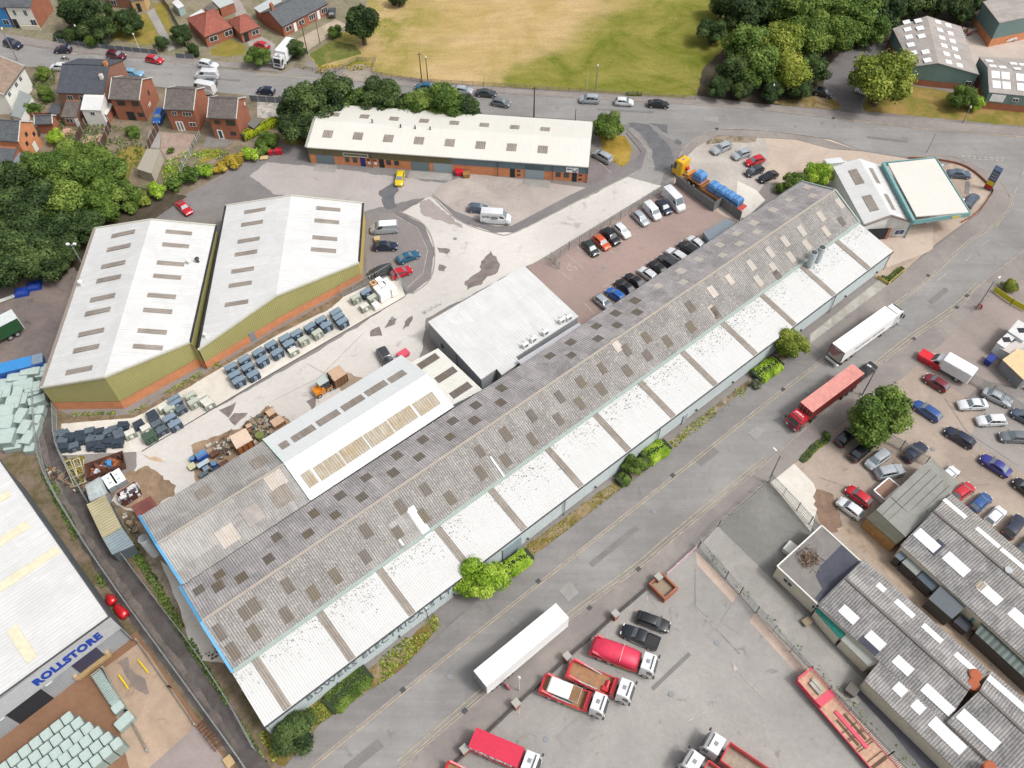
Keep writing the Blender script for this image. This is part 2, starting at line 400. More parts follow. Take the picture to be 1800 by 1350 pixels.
def kerb(px, smooth=True, w=.22, h=.12):
 P = [G(*p) for p in px]; P = smoothline(P) if smooth else P
 m = MB(); strip(m, P, w, -.01, h); return tag(m.build('kerb', KERBM), kind='structure')
def line(px, w=.12, layer=9, mat=None, dash=None, smooth=False, name='road_marking'):
 P = [G(*p) for p in px]; P = smoothline(P) if smooth else P
 m = MB(); zz = max(.07, lz(layer)) ; strip(m, P, w, zz, zz, dash); return tag(m.build(name, mat or LINEM), kind='structure')
gm = MB(); gm.face([(-3000,-3000,0),(3000,-3000,0),(3000,3000,0),(-3000,3000,0)])
tag(gm.build('ground', ground('base ground', RGB(150,144,140), RGB(130,124,120),.05,.1)), kind='structure')
# --- residential plots (north-west)
flat('ground_garden', [(-400,420),(-200,118),(60,118),(240,140),(440,168),(555,190),(545,255),(480,262),(420,290),(330,340),(240,390),(100,420)],1, ground('garden ground', RGB(150,134,116), RGB(112,104,84),.3,.25, RGB(96,104,60),.6,.4))
flat('ground_garden', [(-300,60),(60,84),(126,92),(378,118),(490,130),(540,110),(640,50),(640,-120),(-400,-120)],1, ground('garden ground north', RGB(150,140,120), RGB(126,122,96),.3,.25, RGB(92,100,60),.6,.4))
# --- playing field
flat('field', [(560,122),(655,113),(650,128),(800,147),(900,154),(1050,162),(1200,172),(1225,168),(1235,120),(1300,60),(1300,-200),(600,-200),(650,30),(585,70),(545,95)],2, FIELDM, rough=.3)
flat('ground_wood', [(1225,168),(1232,120),(1290,60),(1290,-200),(1900,-200),(1900,20),(1720,60),(1480,120),(1440,190),(1330,182)],1, SOIL)
# --- roads
flat('road', [(-300,30),(0,72),(126,92),(252,103),(378,118),(450,127),(508,131),(591,141),(697,151),(835,161),(1018,172.5),(1177,181),(1350,195),(1468,209),(1622,226.7),(1800,240.5),(2100,262),(2100,420),(1800,441),(1728,496),(1682,544),(1604,597),(1526,660),(1413,755.7),(1350,811),(1270,876.6),(1182,949.6),(1123,1000),(1001,1090.7),(857,1217.7),(704,1348.6),(560,1480),(380,1480),(543,1349),(706.6,1215),(831,1116),(900,1061.5),(970.5,1006),(1182,837.5),(1350,704),(1456,622),(1564,539),(1632,486),(1697,426),(1733,403),(1763,378),(1775.6,352.7),(1769,337),(1753,315),(1702,284.6),(1650,272),(1594,277),(1514,264),(1461,244),(1350,230),(1265,227),(1230,245),(1180,262),(1130,240),(1100,220),(1043,212),(900,203),(700,184),(450,169),(250,150),(60,118),(-300,90)],3, ASPH)
flat('pavement', [(-100,45),(0,58),(85,72),(280,97),(380,108),(490,116),(490,127),(378,117),(252,102),(126,91),(0,71),(-100,57)],0, PAVE, z=.1)
flat('pavement', [(640,138),(800,151),(1050,165),(1200,172),(1350,184),(1460,195),(1622,212),(1800,226),(2000,240),(2000,254),(1800,239.5),(1622,226),(1468,208),(1350,194),(1177,180),(1018,171.5),(835,160),(697,150),(640,145)],0, PAVE, z=.1)
flat('path', [(591,141),(610,118),(640,112),(655,116),(655,145)],4, ground('gravel layby', RGB(170,158,146), RGB(150,140,128),.4,.12), rough=.4)
kerb([(-100,57),(0,72),(126,92),(252,103),(378,118),(450,127)])
kerb([(640,146),(697,151),(835,161),(1018,172.5),(1177,181),(1350,195),(1468,209)])
kerb([(1500,212),(1622,226.7),(1800,240.5),(1950,252)])
# access lane to the factory in the wood
flat('road', [(1474,210),(1478,190),(1467,170),(1447,150),(1452,120),(1475,95),(1530,78),(1600,70),(1600,120),(1520,160),(1513,185),(1518,214)],4, ground('factory lane', RGB(112,108,108), RGB(128,122,122),.15,.08))
flat('grass_verge', [(1345,180),(1440,168),(1466,174),(1479,186),(1474,193),(1400,188)],5, VERGEB, rough=.25)
flat('grass_verge', [(1515,186),(1530,160),(1600,150),(1720,170),(1830,190),(1830,226),(1700,213),(1522,196)],4, GRASSM, rough=.25)
flat('ground_factory_yard', [(1690,100),(1700,60),(1850,30),(1950,60),(1900,130),(1725,130)],4, ground('factory yard', RGB(206,190,178), RGB(188,176,166),.2,.06))
# south-east corner pavement round the garage
flat('pavement', [(1594,277),(1650,271),(1702,284),(1753,314),(1770,337),(1776,353),(1763,379),(1733,404),(1697,427),(1632,487),(1564,540),(1456,623),(1423,648),(1424,604),(1559,502),(1592,474),(1720,376),(1741,345),(1742,330),(1700,294),(1652,281)],0, PAVE, z=.1)
kerb([(1594,277),(1650,272),(1702,284.6),(1753,315),(1770,337),(1776,353),(1763,379),(1733,404),(1697,427),(1632,487),(1564,540),(1456,623),(1350,704),(1182,837.5),(970,1006),(831,1116),(706.6,1215),(543,1349),(480,1400)])
flat('pavement', [(1456,623),(1350,704),(1182,837.5),(970,1006),(900,1061),(831,1116),(706.6,1214),(543,1348),(430,1440),(500,1350),(560,1275),(705,1178),(850,1045),(945,972),(1122,838),(1300,693),(1350,655),(1424,604)],0, ground('footway asphalt', RGB(148,144,141), RGB(130,127,125),.08,.09, RGB(108,104,102),.4,.3, streak=math.radians(39)), z=.1)
flat('tarmac_patch', [(1620,300),(1690,283),(1745,318),(1742,346),(1718,374),(1640,432),(1592,474),(1560,500),(1535,485),(1600,410)],4, ground('garage forecourt', RGB(196,178,162), RGB(168,150,136),.15,.1, RGB(124,110,98),.5,.4))
flat('ground_forecourt', [(1345,232),(1461,246),(1514,266),(1594,279),(1640,300),(1640,440),(1560,470),(1455,330),(1345,320),(1300,390),(1240,370),(1180,325),(1192,288),(1200,265),(1230,240),(1280,232)],4, ground('brick forecourt', RGB(204,186,170), RGB(190,172,158),.1,.08, RGB(160,146,134),.4,.3))
flat('ground_car_park', [(1196,290),(1205,262),(1240,240),(1340,236),(1352,262),(1345,322),(1300,385),(1270,372),(1225,330)],5, ground('worn car park', RGB(196,188,180), RGB(176,168,160),.15,.1, RGB(136,130,124),.6,.35))
flat('pavement', [(1192,290),(1204,258),(1228,242),(1265,228),(1350,231),(1440,243),(1500,262),(1514,266),(1460,262),(1400,246),(1262,238),(1225,258)],0, PAVE, z=.1)
kerb([(1188,300),(1198,266),(1228,241),(1265,227.5),(1350,230.5),(1440,242)])
flat('grass_verge', [(1237,243),(1270,236),(1330,242),(1328,250),(1262,252),(1240,255)],6, VERGEG, rough=.3)
# concrete apron beside the blue crates
flat('concrete_apron', [(1297,318),(1330,335),(1345,352),(1310,385),(1290,378)],6, SLAB)
# --- estate road, units forecourt and yard
flat('estate_road', [(1043,214),(1135,222),(1190,250),(1200,262),(1186,300),(1165,330),(965,452),(925,468),(750,560),(700,600),(640,470),(640,380),(500,345),(300,380),(250,400),(330,345),(430,290),(500,255),(560,262),(1000,330),(1080,305),(1125,270),(1120,245),(1098,228)],5, ASPH_D)
flat('yard', [(700,378),(755,345),(790,352),(805,387),(870,410),(905,409),(1000,362),(1060,333),(1110,306),(1150,318),(1165,330),(965,453),(925,468),(750,560),(735,660),(690,640),(560,720),(470,780),(250,912),(195,880),(240,820),(240,795),(330,745),(590,600),(712,520),(757,490),(764,440),(745,400)],6, YARD, rough=.25)
flat('yard', [(470,285),(600,298),(780,322),(790,352),(755,345),(640,372),(480,340),(440,310)],6, ground('worn estate apron', RGB(186,178,174), RGB(172,164,160),.08,.06, RGB(130,124,122),.5,.2), rough=.3)
flat('yard', [(1098,310),(1128,292),(1132,262),(1105,225),(1120,226),(1160,262),(1170,300),(1160,326)],7, ASPH, rough=.2)
flat('pavement', [(765,347),(760,342),(800,372),(870,398),(900,398),(1000,345),(1080,308),(1118,290),(1128,268),(1100,234),(1106,232),(1136,266),(1128,296),(1085,318),(1005,358),(905,408),(868,409),(805,387)],0, ASPH_D, z=.1)
kerb([(760,345),(805,387),(868,410),(905,409),(1005,359),(1085,319),(1128,297),(1138,266),(1105,229)])
flat('ground_unit_parking', [(756,342),(800,372),(868,398),(900,397),(1000,344),(1030,330),(830,305),(780,322)],6, ground('unit parking', RGB(190,180,172), RGB(170,160,154),.12,.07, RGB(140,130,124),.4,.3))
flat('ground_car_bay', [(645,372),(690,375),(735,400),(752,440),(745,485),(712,518),(690,495),(645,478)],6, ground('car bay tarmac', RGB(146,138,136), RGB(134,128,126),.12,.07))
flat('pavement', [(694,374),(702,372),(746,396),(763,440),(756,490),(724,516),(712,517),(745,484),(752,440),(736,401)],0, ASPH_D, z=.08)
kerb([(702,372),(746,396),(764,440),(757,490),(725,517)])
flat('slab', [(604,522),(700,478),(712,521.5),(475,659),(249,794),(108,801),(108,745),(232,735),(262,721),(387,648),(490,588),(583,541)],7, SLAB)
line([(249,794),(475,658.7),(712,521.5)],.18,8, DARK, name='drain_channel')
flat('verge_strip', [(130,733),(235,728),(387,640),(490,578),(640,495),(650,478),(604,522),(583,541),(490,588),(387,648),(262,721),(235,735),(108,745)],7, ground('weedy gravel', RGB(150,128,108), RGB(112,100,74),.8,.3), rough=.2)
# car park behind the long building (mauve tarmac)
flat('ground_car_park', [(925,468),(965,455),(1000,430),(1187,325),(1300,398),(1190,460),(1020,575),(1010,560)],8, BROWNT)
flat('pavement', [(940,462),(1150,335),(1182,318),(1190,326),(1170,336),(968,460),(950,470)],8, PAVE, z=.05)
# stains and repairs with outlines of their own
def patch(px, mat, layer=9, rough=.5): flat('tarmac_patch', px, layer, mat, rough=rough)
patch([(1104,216),(1140,219),(1165,245),(1180,262),(1185,288),(1165,303),(1150,300),(1147,270),(1130,240)], WETM, 9,.35)
patch([(1140,217),(1172,220),(1174,236),(1166,232),(1156,222)], WETM, 10,.2)
patch([(1188,245),(1200,250),(1196,256),(1186,252)], WETM, 9,.2)
patch([(664,340),(690,322),(700,335),(692,350),(698,364),(680,368),(670,352)], WETM, 9,.5)
patch([(736,355),(755,350),(780,372),(805,392),(815,400),(760,385),(740,372)], ground('grey puddle stain', RGB(160,150,146), RGB(172,162,156),.5,.08),9,.6)
patch([(815,500),(840,478),(862,440),(872,452),(880,470),(850,495),(822,510)], STAINM, 9,.8)
patch([(768,436),(790,438),(786,446),(770,445)], STAINM, 9,.4)
patch([(772,465),(786,470),(780,479),(770,476)], STAINM, 9,.4)
patch([(712,565),(724,555),(720,575),(706,580)], STAINM, 9,.4)
patch([(652,580),(668,574),(672,590),(652,592)], STAINM, 9,.4)
patch([(684,562),(698,560),(694,570),(676,578)], STAINM, 9,.3)
patch([(385,722),(416,706),(410,722),(402,735)], STAINM, 9,.15)
patch([(402,737),(412,728),(436,726),(424,738),(414,748)], STAINM, 9,.3)
patch([(250,800),(285,806),(292,815),(270,812)], ground('sandy spill', RGB(206,180,150), RGB(190,164,136),.5,.1),9,.5)
patch([(335,782),(420,752),(470,714),(510,740),(520,765),(470,782),(380,835),(345,850)], DIRT, 8,.5)
patch([(215,830),(262,818),(300,850),(305,870),(262,905),(240,905),(205,870)], DIRT, 8,.8)
patch([(585,646),(612,655),(640,668),(625,690),(600,690)], ground('wet ring', RGB(178,160,142), RGB(160,142,122),.5,.1),9,.4)
patch([(538,705),(556,698),(555,714),(548,722)], STAINM, 9,.2)
# --- strip and track along the west of the factory
flat('ground_scrub', [(60,700),(130,733),(108,745),(108,800),(205,870),(250,912),(410,1180),(470,1290),(500,1360),(330,1480),(60,1000),(0,800)],2, ground('scrub earth', RGB(140,122,106), RGB(104,96,66),.35,.3, RGB(84,84,46),.7,.45))
flat('ground_slab', [(282,985),(300,1000),(410,1130),(395,1165),(345,1160),(318,1080)],4, SLAB, rough=.2)
flat('ground_scrub', [(262,905),(300,1010),(355,1110),(345,1160),(292,1060),(255,990)],3, VERGEG, rough=.5)
flat('road_track', [(75,660),(92,712),(100,770),(140,850),(200,950),(270,1050),(345,1150),(420,1260),(480,1360),(530,1460),(480,1460),(420,1350),(340,1240),(250,1120),(180,1020),(120,920),(80,840),(62,760),(62,700)],4, TRACKM, rough=.2)
flat('path', [(66,760),(76,760),(95,835),(150,930),(230,1045),(330,1180),(420,1310),(410,1312),(318,1185),(215,1045),(140,935),(84,840)],5, ground('track crown', RGB(128,118,112), RGB(104,96,92),.5,.2), rough=.3)
# --- left yard and shed yard
flat('ground_left_yard', [(-300,700),(-300,480),(0,500),(130,470),(150,500),(100,620),(66,700),(0,720)],3, LYARD)
flat('ground_wood', [(-400,330),(60,300),(250,330),(330,345),(250,400),(160,470),(60,500),(-300,520)],2, SOIL)
flat('ground_stock_yard', [(-300,640),(20,640),(80,690),(75,760),(20,800),(-300,900)],4, ground('stock yard', RGB(122,104,98), RGB(150,128,118),.3,.15))
# --- loading yard, lower left
flat('yard', [(240,1110),(330,1240),(420,1360),(480,1480),(-200,1480),(-200,1300),(0,1260)],5, RYARD)
flat('ramp', [(183,1175),(245,1130),(262,1150),(345,1275),(262,1350),(240,1400)],6, RCONC)
flat('yard', [(345,1275),(262,1350),(262,1450),(470,1450),(400,1340)],6, ground('mauve yard', RGB(170,156,152), RGB(154,142,138),.2,.07))
flat('tarmac_patch', [(205,1165),(224,1155),(240,1185),(262,1218),(256,1222),(222,1190)],7, ground('tyre grime', RGB(128,118,112), RGB(146,132,122),.6,.1), rough=.5)
# --- verges in front of the long building
flat('grass_verge', [(455,1290),(640,1180),(705,1140),(765,1080),(775,1100),(705,1178),(560,1275),(500,1350),(470,1330)],5, VERGEB, rough=.25)
flat('grass_verge', [(870,1000),(1090,838),(1115,840),(945,972),(905,1005)],5, VERGEB, rough=.2)
flat('grass_verge', [(1090,838),(1180,772),(1300,680),(1390,600),(1424,590),(1400,625),(1300,693),(1122,838)],5, VERGEG, rough=.2)
flat('path', [(1424,604),(1424,588),(1545,492),(1559,502)],5, CONC)
flat('path', [(765,1080),(870,1000),(905,1005),(850,1048),(785,1100)],6, ASPH_D)
# --- haulage yard and lanes (south-east)
flat('pavement', [(704,1349),(857,1218),(1001,1091),(1123,1000.5),(1182,950),(1270,877),(1350,811.5),(1413,756),(1526,660.5),(1604,597.5),(1682,544.5),(1728,496.5),(1800,441.5),(1860,400),(1860,445),(1800,490),(1740,520),(1660,600),(1590,662),(1480,745),(1400,812),(1350,852),(1262,925),(1222,966),(1165,1015),(1143,1030),(900,1250),(800,1350),(700,1440),(600,1440)],0, PAVE, z=.1)
kerb([(600,1438),(704,1348.6),(857,1217.7),(1001,1090.7),(1123,1000),(1182,949.6),(1270,876.6),(1350,811),(1413,755.7),(1526,660),(1604,597),(1682,544),(1728,496),(1800,441)])
flat('ground_haulage_yard', [(1222,966),(1165,1015),(1143,1030),(900,1250),(800,1350),(650,1500),(1700,1500),(1600,1360),(1420,1185),(1300,1050)],4, SEYARD)
flat('path', [(1222,968),(1240,985),(1440,1195),(1620,1380),(1700,1480),(1670,1480),(1420,1205),(1225,992)],5, ground('pinkish path', RGB(206,184,170), RGB(184,166,152),.3,.08))
flat('ground_empty_lot', [(1350,852),(1262,925),(1240,975),(1440,1190),(1640,1400),(1800,1560),(1900,1500),(1700,1260),(1440,1080),(1365,1010),(1440,930),(1480,960)],4, ground('mossy lot', RGB(142,140,136), RGB(118,118,112),.12,.12, RGB(92,94,84),.5,.2))
flat('path', [(1222,966),(1262,925),(1350,1012),(1440,1110),(1530,1210),(1500,1245),(1440,1190)],5, GREYC, rough=.1)
flat('tarmac_patch', [(1500,1215),(1530,1200),(1640,1330),(1700,1400),(1660,1400),(1570,1290)],6, ground('new tarmac', RGB(92,92,100), RGB(84,84,90),.3,.08))
# --- the breakers' yards on the right
flat('ground_breakers_yard', [(1350,850),(1400,812),(1480,745),(1590,662),(1610,640),(1700,700),(1900,830),(1900,1480),(1780,1480),(1480,960),(1420,905)],5, ground('breakers yard', RGB(184,168,154), RGB(160,146,134),.1,.1, RGB(128,112,100),.6,.25))
flat('ground_slab', [(1352,846),(1393,812),(1430,850),(1440,880),(1425,935)],6, SLAB)
flat('tarmac_patch', [(1435,862),(1465,870),(1480,905),(1470,935),(1445,930),(1430,900)],7, ground('brown hollow', RGB(150,124,106), RGB(126,104,90),.5,.15), rough=.6)
flat('ground_side_yard', [(1610,640),(1660,600),(1740,520),(1800,490),(1900,460),(1900,700),(1730,670),(1700,700)],6, ground('mauve side yard', RGB(166,152,146), RGB(148,138,132),.12,.08))
flat('yard', [(1705,775),(1750,800),(1900,900),(1900,700),(1790,700),(1730,690)],6, ground('grey hardstanding', RGB(152,146,142), RGB(164,158,152),.12,.08))
flat('ground_alley', [(1470,930),(1560,1010),(1800,1280),(1900,1380),(1900,1340),(1800,1230),(1620,1000),(1520,905)],7, ground('dirty alley', RGB(190,170,150), RGB(160,142,124),.3,.12, RGB(110,96,82),.6,.5), rough=.2)
flat('concrete_apron', [(1728,496),(1800,444),(1860,400),(1860,480),(1800,484),(1745,500)],7, SLAB)
# --- road markings
def dbl(px, off=.22):
 P = smoothline([G(*p) for p in px]); m = MB()
 strip(m, P, .1,.09,.09, None, off); strip(m, P, .1,.09,.09, None, off+.55); tag(m.build('road_marking', LINEY), kind='structure')
dbl([(1776,345),(1779,353),(1766,380),(1736,406),(1700,430),(1635,490),(1567,543),(1459,626),(1353,707),(1185,840),(973,1008),(903,1063),(834,1118),(709,1218),(546,1352),(500,1390)],-.5)
dbl([(704,1346),(855,1214.7),(999,1088.7),(1121,998),(1180,947.6),(1268,874.6),(1348,809)],.1)
dbl([(1411,753.7),(1524,658),(1602,595),(1680,542),(1722,500)],.1)
line([(1800,300),(1775,360),(1740,420),(1690,465)],.12,9, dash=(2,4))
line([(1665,480),(1560,560)],.12,9, dash=(3,40))
line([(1690,275),(1765,279)],.25,9, dash=(.6,.5)); line([(1700,279),(1762,283)],.25,9, dash=(.6,.5))
line([(15,95),(38,98)],.1); line([(55,100),(88,104)],.1); line([(105,106),(156,111)],.1); line([(148,107),(155,98)],.1); line([(122,94),(137,95)],.3)
line([(1350,192),(1500,213),(1622,227.5),(1800,241.5)],.15,9, LINEY); line([(450,131),(560,139)],.15,9, LINEY)
# parking bays
pk = MB()
def L2(a, b, w=.1, lay=10): strip(pk, [G(*a), G(*b)], w, .075+lay*.001,.075+lay*.001)
for k in range(5):
 t = k/4
 L2((834-12.5*t, 316+56.5*t),(918-6.5*t, 321+57*t))
L2((834,316),(821.5,372.5)); L2((872,318.5),(865,378)); L2((918,321),(911.5,379))
tag(pk.build('parking_bay_marking', LINEM), kind='structure')
pk = MB()
for a, b in (((963,459),(1003,493)),((994,446),(1026,472)),((1013,433),(1045,459)),((1050,419),(1078,446)),((1072,398),(1100,424)),((1102,379),(1132,405)),((1028,534),(1052,560)),((1060,505),(1080,495)),((1096,402),(1120,415)),((1150,372),(1165,390))): L2(a, b, .12,11)
P = [G(1003+6*math.cos(t),471+5*math.sin(t)) for t in [k*.5 for k in range(1,10)]]; strip(pk, P, .14,.102,.102); L2((1001,463),(1003,470),.16,11); L2((1003,470),(1011,469),.14,11); L2((1011,469),(1014,475),.14,11)
tag(pk.build('parking_bay_marking', LINEM), kind='structure')
pk = MB()
for a, b in (((1138,1050),(1135,1066)),((1103,1080),(1101,1095)),((1067,1112),(1065,1128)),((1030,1145),(1028,1160)),((993,1178),(991,1196)),((954,1214),(951,1226)),((913,1245),(912,1262)),((873,1283),(870,1296)),((831,1318),(828,1332)),((1222,1069),(1270,1118)),((1285,1162),(1310,1195)),((1310,1195),(1337,1222)),((1209,1268),(1246,1248))): L2(a, b, .13,10)
pk.face([G(1285,1158,.09), G(1296,1178,.09), G(1291,1180,.09)])
tag(pk.build('parking_bay_marking', LINEM), kind='structure')
pk = MB(); L2((1038,272),(1074,304),.12,11)
for a, b in (((690,376),(735,402)),((735,402),(752,440)),((752,440),(744,480)),((744,480),(716,506))): L2(a, b, .1,12)
L2((1708,800),(1800,870),.1,12); L2((1782,780),(1800,792),.1,12)
tag(pk.build('parking_bay_marking', LINEM), kind='structure')
# drain covers along the kerbs
for p in ((708,1213),(817,1250),(1182,836),(946,1022),(1036,1069),(1631,485),(1682,541),(1606,596),(1376,685),(1700,520),(1122,1001),(1465,208),(1260,227)):
 m = MB(); g = G(*p); m.obox(g, Vector((.76,.65,0)), Vector((-.65,.76,0)),-.35,.35,-.3,.3,.0,.125)
 tag(m.build('drain_cover', DARK), kind='structure')
# trench reinstatements, sealed joints, covers and tyre-dark lanes
REP = [ground('repair tarmac', RGB(136,133,131), RGB(128,126,124),.6,.1), ground('pale repair', RGB(164,160,156), RGB(154,150,147),.6,.08)]
rp = random.Random(41); RU = Vector((.774,.633,0)); RV = Vector((-.633,.774,0))
def rpatch(x, y, l, w_, k, a=None, z=.075):
 g = G(x, y); U = RU if a is None else Vector((math.cos(a), math.sin(a),0)); V = Vector((-U.y, U.x, 0)); m = MB(); zz = z+rp.random()*.008
 m.face([(*(g+U*i*l/2+V*j*w_/2)[:2], zz) for i, j in ((-1,-1),(1,-1),(1,1),(-1,1))]); tag(m.build('tarmac_patch', REP[k]), kind='structure')
for x, y, l, w_, k, a in ((1080,960,9,.8,0, None),(1240,800,4,2,0, None),(880,1120,6,.5,1, None),(640,1330,5,1.2,0, None),(1500,600,7,.6,0, None),(1330,760,2.5,1.5,1, None),(1650,520,5,.9,0, None),(1000,1040,2,2,1, None),(700,170,9,.7,0,-.08),(1100,195,12,.6,0,-.1),(1250,210,3,1.6,1,-.1),(1560,245,8,.7,0,-.2),(400,140,6,.7,0,-.15),(200,112,5,1,1,-.15),(1700,330,4,.8,0,1.2),(1300,1080,5,3,1,.9),(1180,1180,7,.5,0,.7),(1010,1290,4,2.5,1,.7)): rpatch(x, y, l, w_, k, a)
for x, y in ((1150,900),(790,1190),(1420,690),(1580,570),(900,1090),(620,180),(980,190),(1400,222),(1180,1220),(1260,1130),(960,1300),(800,420),(690,560),(1060,470),(1220,300),(300,130),(1540,860),(1640,790)):
 g = G(x, y); m = MB(); m.cyl((g.x, g.y, .02),(g.x, g.y, .112),.36,.36,14); tag(m.build('manhole_cover', GREY), kind='structure')
JT = ground('joint sealant', RGB(136,131,127), RGB(148,144,140),1,.1)
for a in ([(1222,1000),(1222,1066),(1300,1150)],[(650,700),(540,640)],[(640,585),(560,665),(480,705)],[(1500,860),(1440,840)],[(1660,700),(1700,760),(1790,820)]): line(a, .06,11, JT, name='surface_joint')
# ================================================================== BUILDINGS
CEM = sheet('weathered cement roof', RGB(156,152,148,.9),.34,.05, RGB(130,127,124,.9),.6, RGB(210,204,196,.9),.6,(1.05,2.6),.12,.9,.4,.16,(.52,.62))
CEM_N = sheet('weathered cement roof north', RGB(174,169,168,.92),.34,.05, RGB(130,126,127,.9),.6, RGB(216,209,202,.9),.5,(1.05,2.6),.12,.9,.36,.16,(.55,.66))  # slope lighting balanced in the colour: same cement, north copy lighter than south
CEM2 = sheet('mossy cement roof', RGB(156,153,151,.9),.36,.05, RGB(112,110,112,.88),.65, RGB(206,202,198,.85),.55,(1.05,1.1),.2,.9,.34,.2,(.52,.64))
CEM_L = sheet('pale cement roof', RGB(172,169,165,.9),.34,.05, RGB(138,134,131,.85),.6, RGB(206,196,184,.8),.4,(4.2,6.5),.13,.9,.28,.14)
CEM_P = sheet('smooth grey cement roof', RGB(178,170,164,.8),.3,.02, RGB(150,144,140,.8),.5, None, 0,(1.0,2.4),.07,.9,.12,.12)
WROOF = sheet('white coated roof', (.56,.56,.55,1),.34,.03,(.54,.54,.52,1),.3, None, 0,(6,3),.02,.55,.10,.05)
WROOF2 = sheet('white sheet roof', (.58,.58,.572,1),.5,.015,(.49,.49,.475,1),.5, None, 0,(1.1,6),.03,.5,.06,.07)
WPAINT = sheet('white painted cement roof', (.62,.635,.635,1),.34,.02,(.56,.58,.59,1),.35, None, 0,(4,5),.02,.5,.06,.03)
CREAM = sheet('cream sheet roof', (.60,.585,.54,1),.5,.01,(.58,.565,.5,1),.35, None, 0,(4,5),.02,.5,.03,.03)
RLIGHT = sheet('grey rooflight', RGB(168,158,148,.8),.34,.04, RGB(140,130,118,.8),.6, None, 0,(1,2),.05,.5,.3,.2)
RLIGHT_D = sheet('dark rooflight', RGB(120,112,106,.8),.34,.04, RGB(128,112,84,.8),.6, None, 0,(1,2),.05,.6,.3,.2)
RLIGHT_L = sheet('pale rooflight', RGB(206,196,186,.8),.34,.04, RGB(190,180,166,.8),.5, None, 0,(1,2),.05,.5,.16,.1)
RLIGHT_W = sheet('white rooflight', (.78,.79,.79,1),.34,.02,(.66,.67,.68,1),.3, None, 0,(1,2),.03,.5,.1,.06)
RLIGHT_B = sheet('bronze rooflight', RGB(184,174,156,.86),.4,.04, RGB(168,138,94,.86),.5, None, 0,(1,2),.05,.5,.25,.25)
OLIVE = sheet('olive cladding', RGB(182,176,116,.82),.33,.04, RGB(168,162,106,.8),.3, None, 0,(6,6),.02,.6,.2,.05)
OLIVED = sheet('dull olive cladding', RGB(118,112,84,.8),.33,.04, None, .3, None, 0,(6,6),.02,.6,.2,.05)
BLUEC = sheet('blue grey cladding', RGB(112,132,140,.8),.33,.04, None, .3, None, 0,(6,6),.02,.6,.2,.05)
TEALC = sheet('teal cladding', RGB(122,148,146,.85),.33,.04, RGB(120,140,134,.8),.4, None, 0,(6,6),.03,.6,.2,.1)
PALEW = sheet('pale blue white cladding', RGB(206,218,220,.85),.3,.03, RGB(190,196,192,.8),.35, None, 0,(6,6),.02,.6,.1,.05)
GREYW = sheet('grey cladding', RGB(176,180,184,.8),.3,.03, RGB(150,152,154,.8),.4, None, 0,(6,6),.02,.6,.12,.06)
DGREYW = sheet('dark grey cladding', RGB(112,122,128,.8),.3,.03, RGB(96,104,108,.8),.4, None, 0,(6,6),.02,.6,.15,.06)
SHUT = sheet('roller shutter', RGB(158,174,182,.8),.1,.01, None, 0, None, 0,(9,9),.01,.5,.1,.03)
RENDER_W = plain('white render', (.72,.71,.66,1),.85)
RENDER_C = plain('cream render', (.62,.57,.45,1),.85)
SLATE = tiles('slate roof', RGB(84,88,98,.8), RGB(98,102,110,.8),.3,.22)
TILEG = tiles('grey brown roof tiles', RGB(128,118,112,.8), RGB(108,100,98,.8))
TILEP = tiles('pinkish roof tiles', RGB(168,146,128,.8), RGB(150,128,114,.8))
TILER = tiles('red clay tiles', RGB(178,104,86,.8), RGB(160,90,76,.8))
TILED = tiles('dark grey tiles', RGB(110,114,118,.8), RGB(98,102,106,.8))
FELT = ground('grey roof felt', RGB(128,124,122,.8), RGB(140,136,130,.8),.4,.1, RGB(110,106,104,.8),.5,.5)
FELTD = ground('new dark felt', RGB(78,80,92,.8), RGB(88,90,100,.8),.4,.08)
FELTG = ground('green grey felt', RGB(150,150,144,.85), RGB(138,139,132,.85),.3,.08, RGB(92,92,96,.8),.8,.3)
FELTGD = ground('dark green felt', RGB(96,94,82,.8), RGB(104,102,90,.8),.4,.1)
TEALP = plain('teal paint', RGB(124,172,172,.85),.5); TEALG = plain('green canopy', RGB(30,130,118,.8),.5)
BLUEP = plain('blue trim', RGB(86,160,204,.85),.5); BLUED = plain('blue door paint', RGB(32,48,120,.8),.5); BLUES = plain('sign blue', RGB(20,70,170,.85),.5)
NAVY = plain('navy opening', (.02,.022,.028,1),.8)
TRIM = plain('pale trim', (.6,.6,.57,1),.6); TRIMG = plain('grey green trim', RGB(170,186,178,.8),.6)
CLAY = plain('terracotta', RGB(178,96,62,.8),.8)
def W(p): return G(*p) if not isinstance(p, Vector) else p
def centroid(ps): return sum((Vector((p.x, p.y, 0)) for p in ps), Vector())/len(ps)
def roofpoly(m, pts, t=.14, u=None, mi=0):
 """roof slab; pts[0]->pts[1] runs along the eave"""
 P = [W(p) for p in pts]
 U = (P[1]-P[0]).normalized() if u is None else u
 nrm = Vector((0,0,0))
 for i in range(len(P)): nrm += P[i].cross(P[(i+1) % len(P)])
 if nrm.z < 0: P = P[::-1]; nrm = -nrm
 nrm.normalize(); Vd = nrm.cross(U)
 O = P[0]
 T = tessellate_polygon([[Vector((p.x, p.y, 0)) for p in P]])
 for tt in T:
  Q = [P[i] for i in tt]
  if (Q[1]-Q[0]).cross(Q[2]-Q[0]).z < 0: Q = Q[::-1]
  m.face(Q, [((q-O).dot(U)+50,(q-O).dot(Vd)+50) for q in Q], mi)
  m.face([q-Vector((0,0, t)) for q in Q[::-1]], None, mi)
 for i in range(len(P)):
  a, b = P[i], P[(i+1) % len(P)]; L = (b-a).length; dz = Vector((0,0, t))
  m.face([a-dz, b-dz, b, a],[(0,0),(L, 0),(L, t),(0, t)], mi)
 return P, U, Vd, nrm
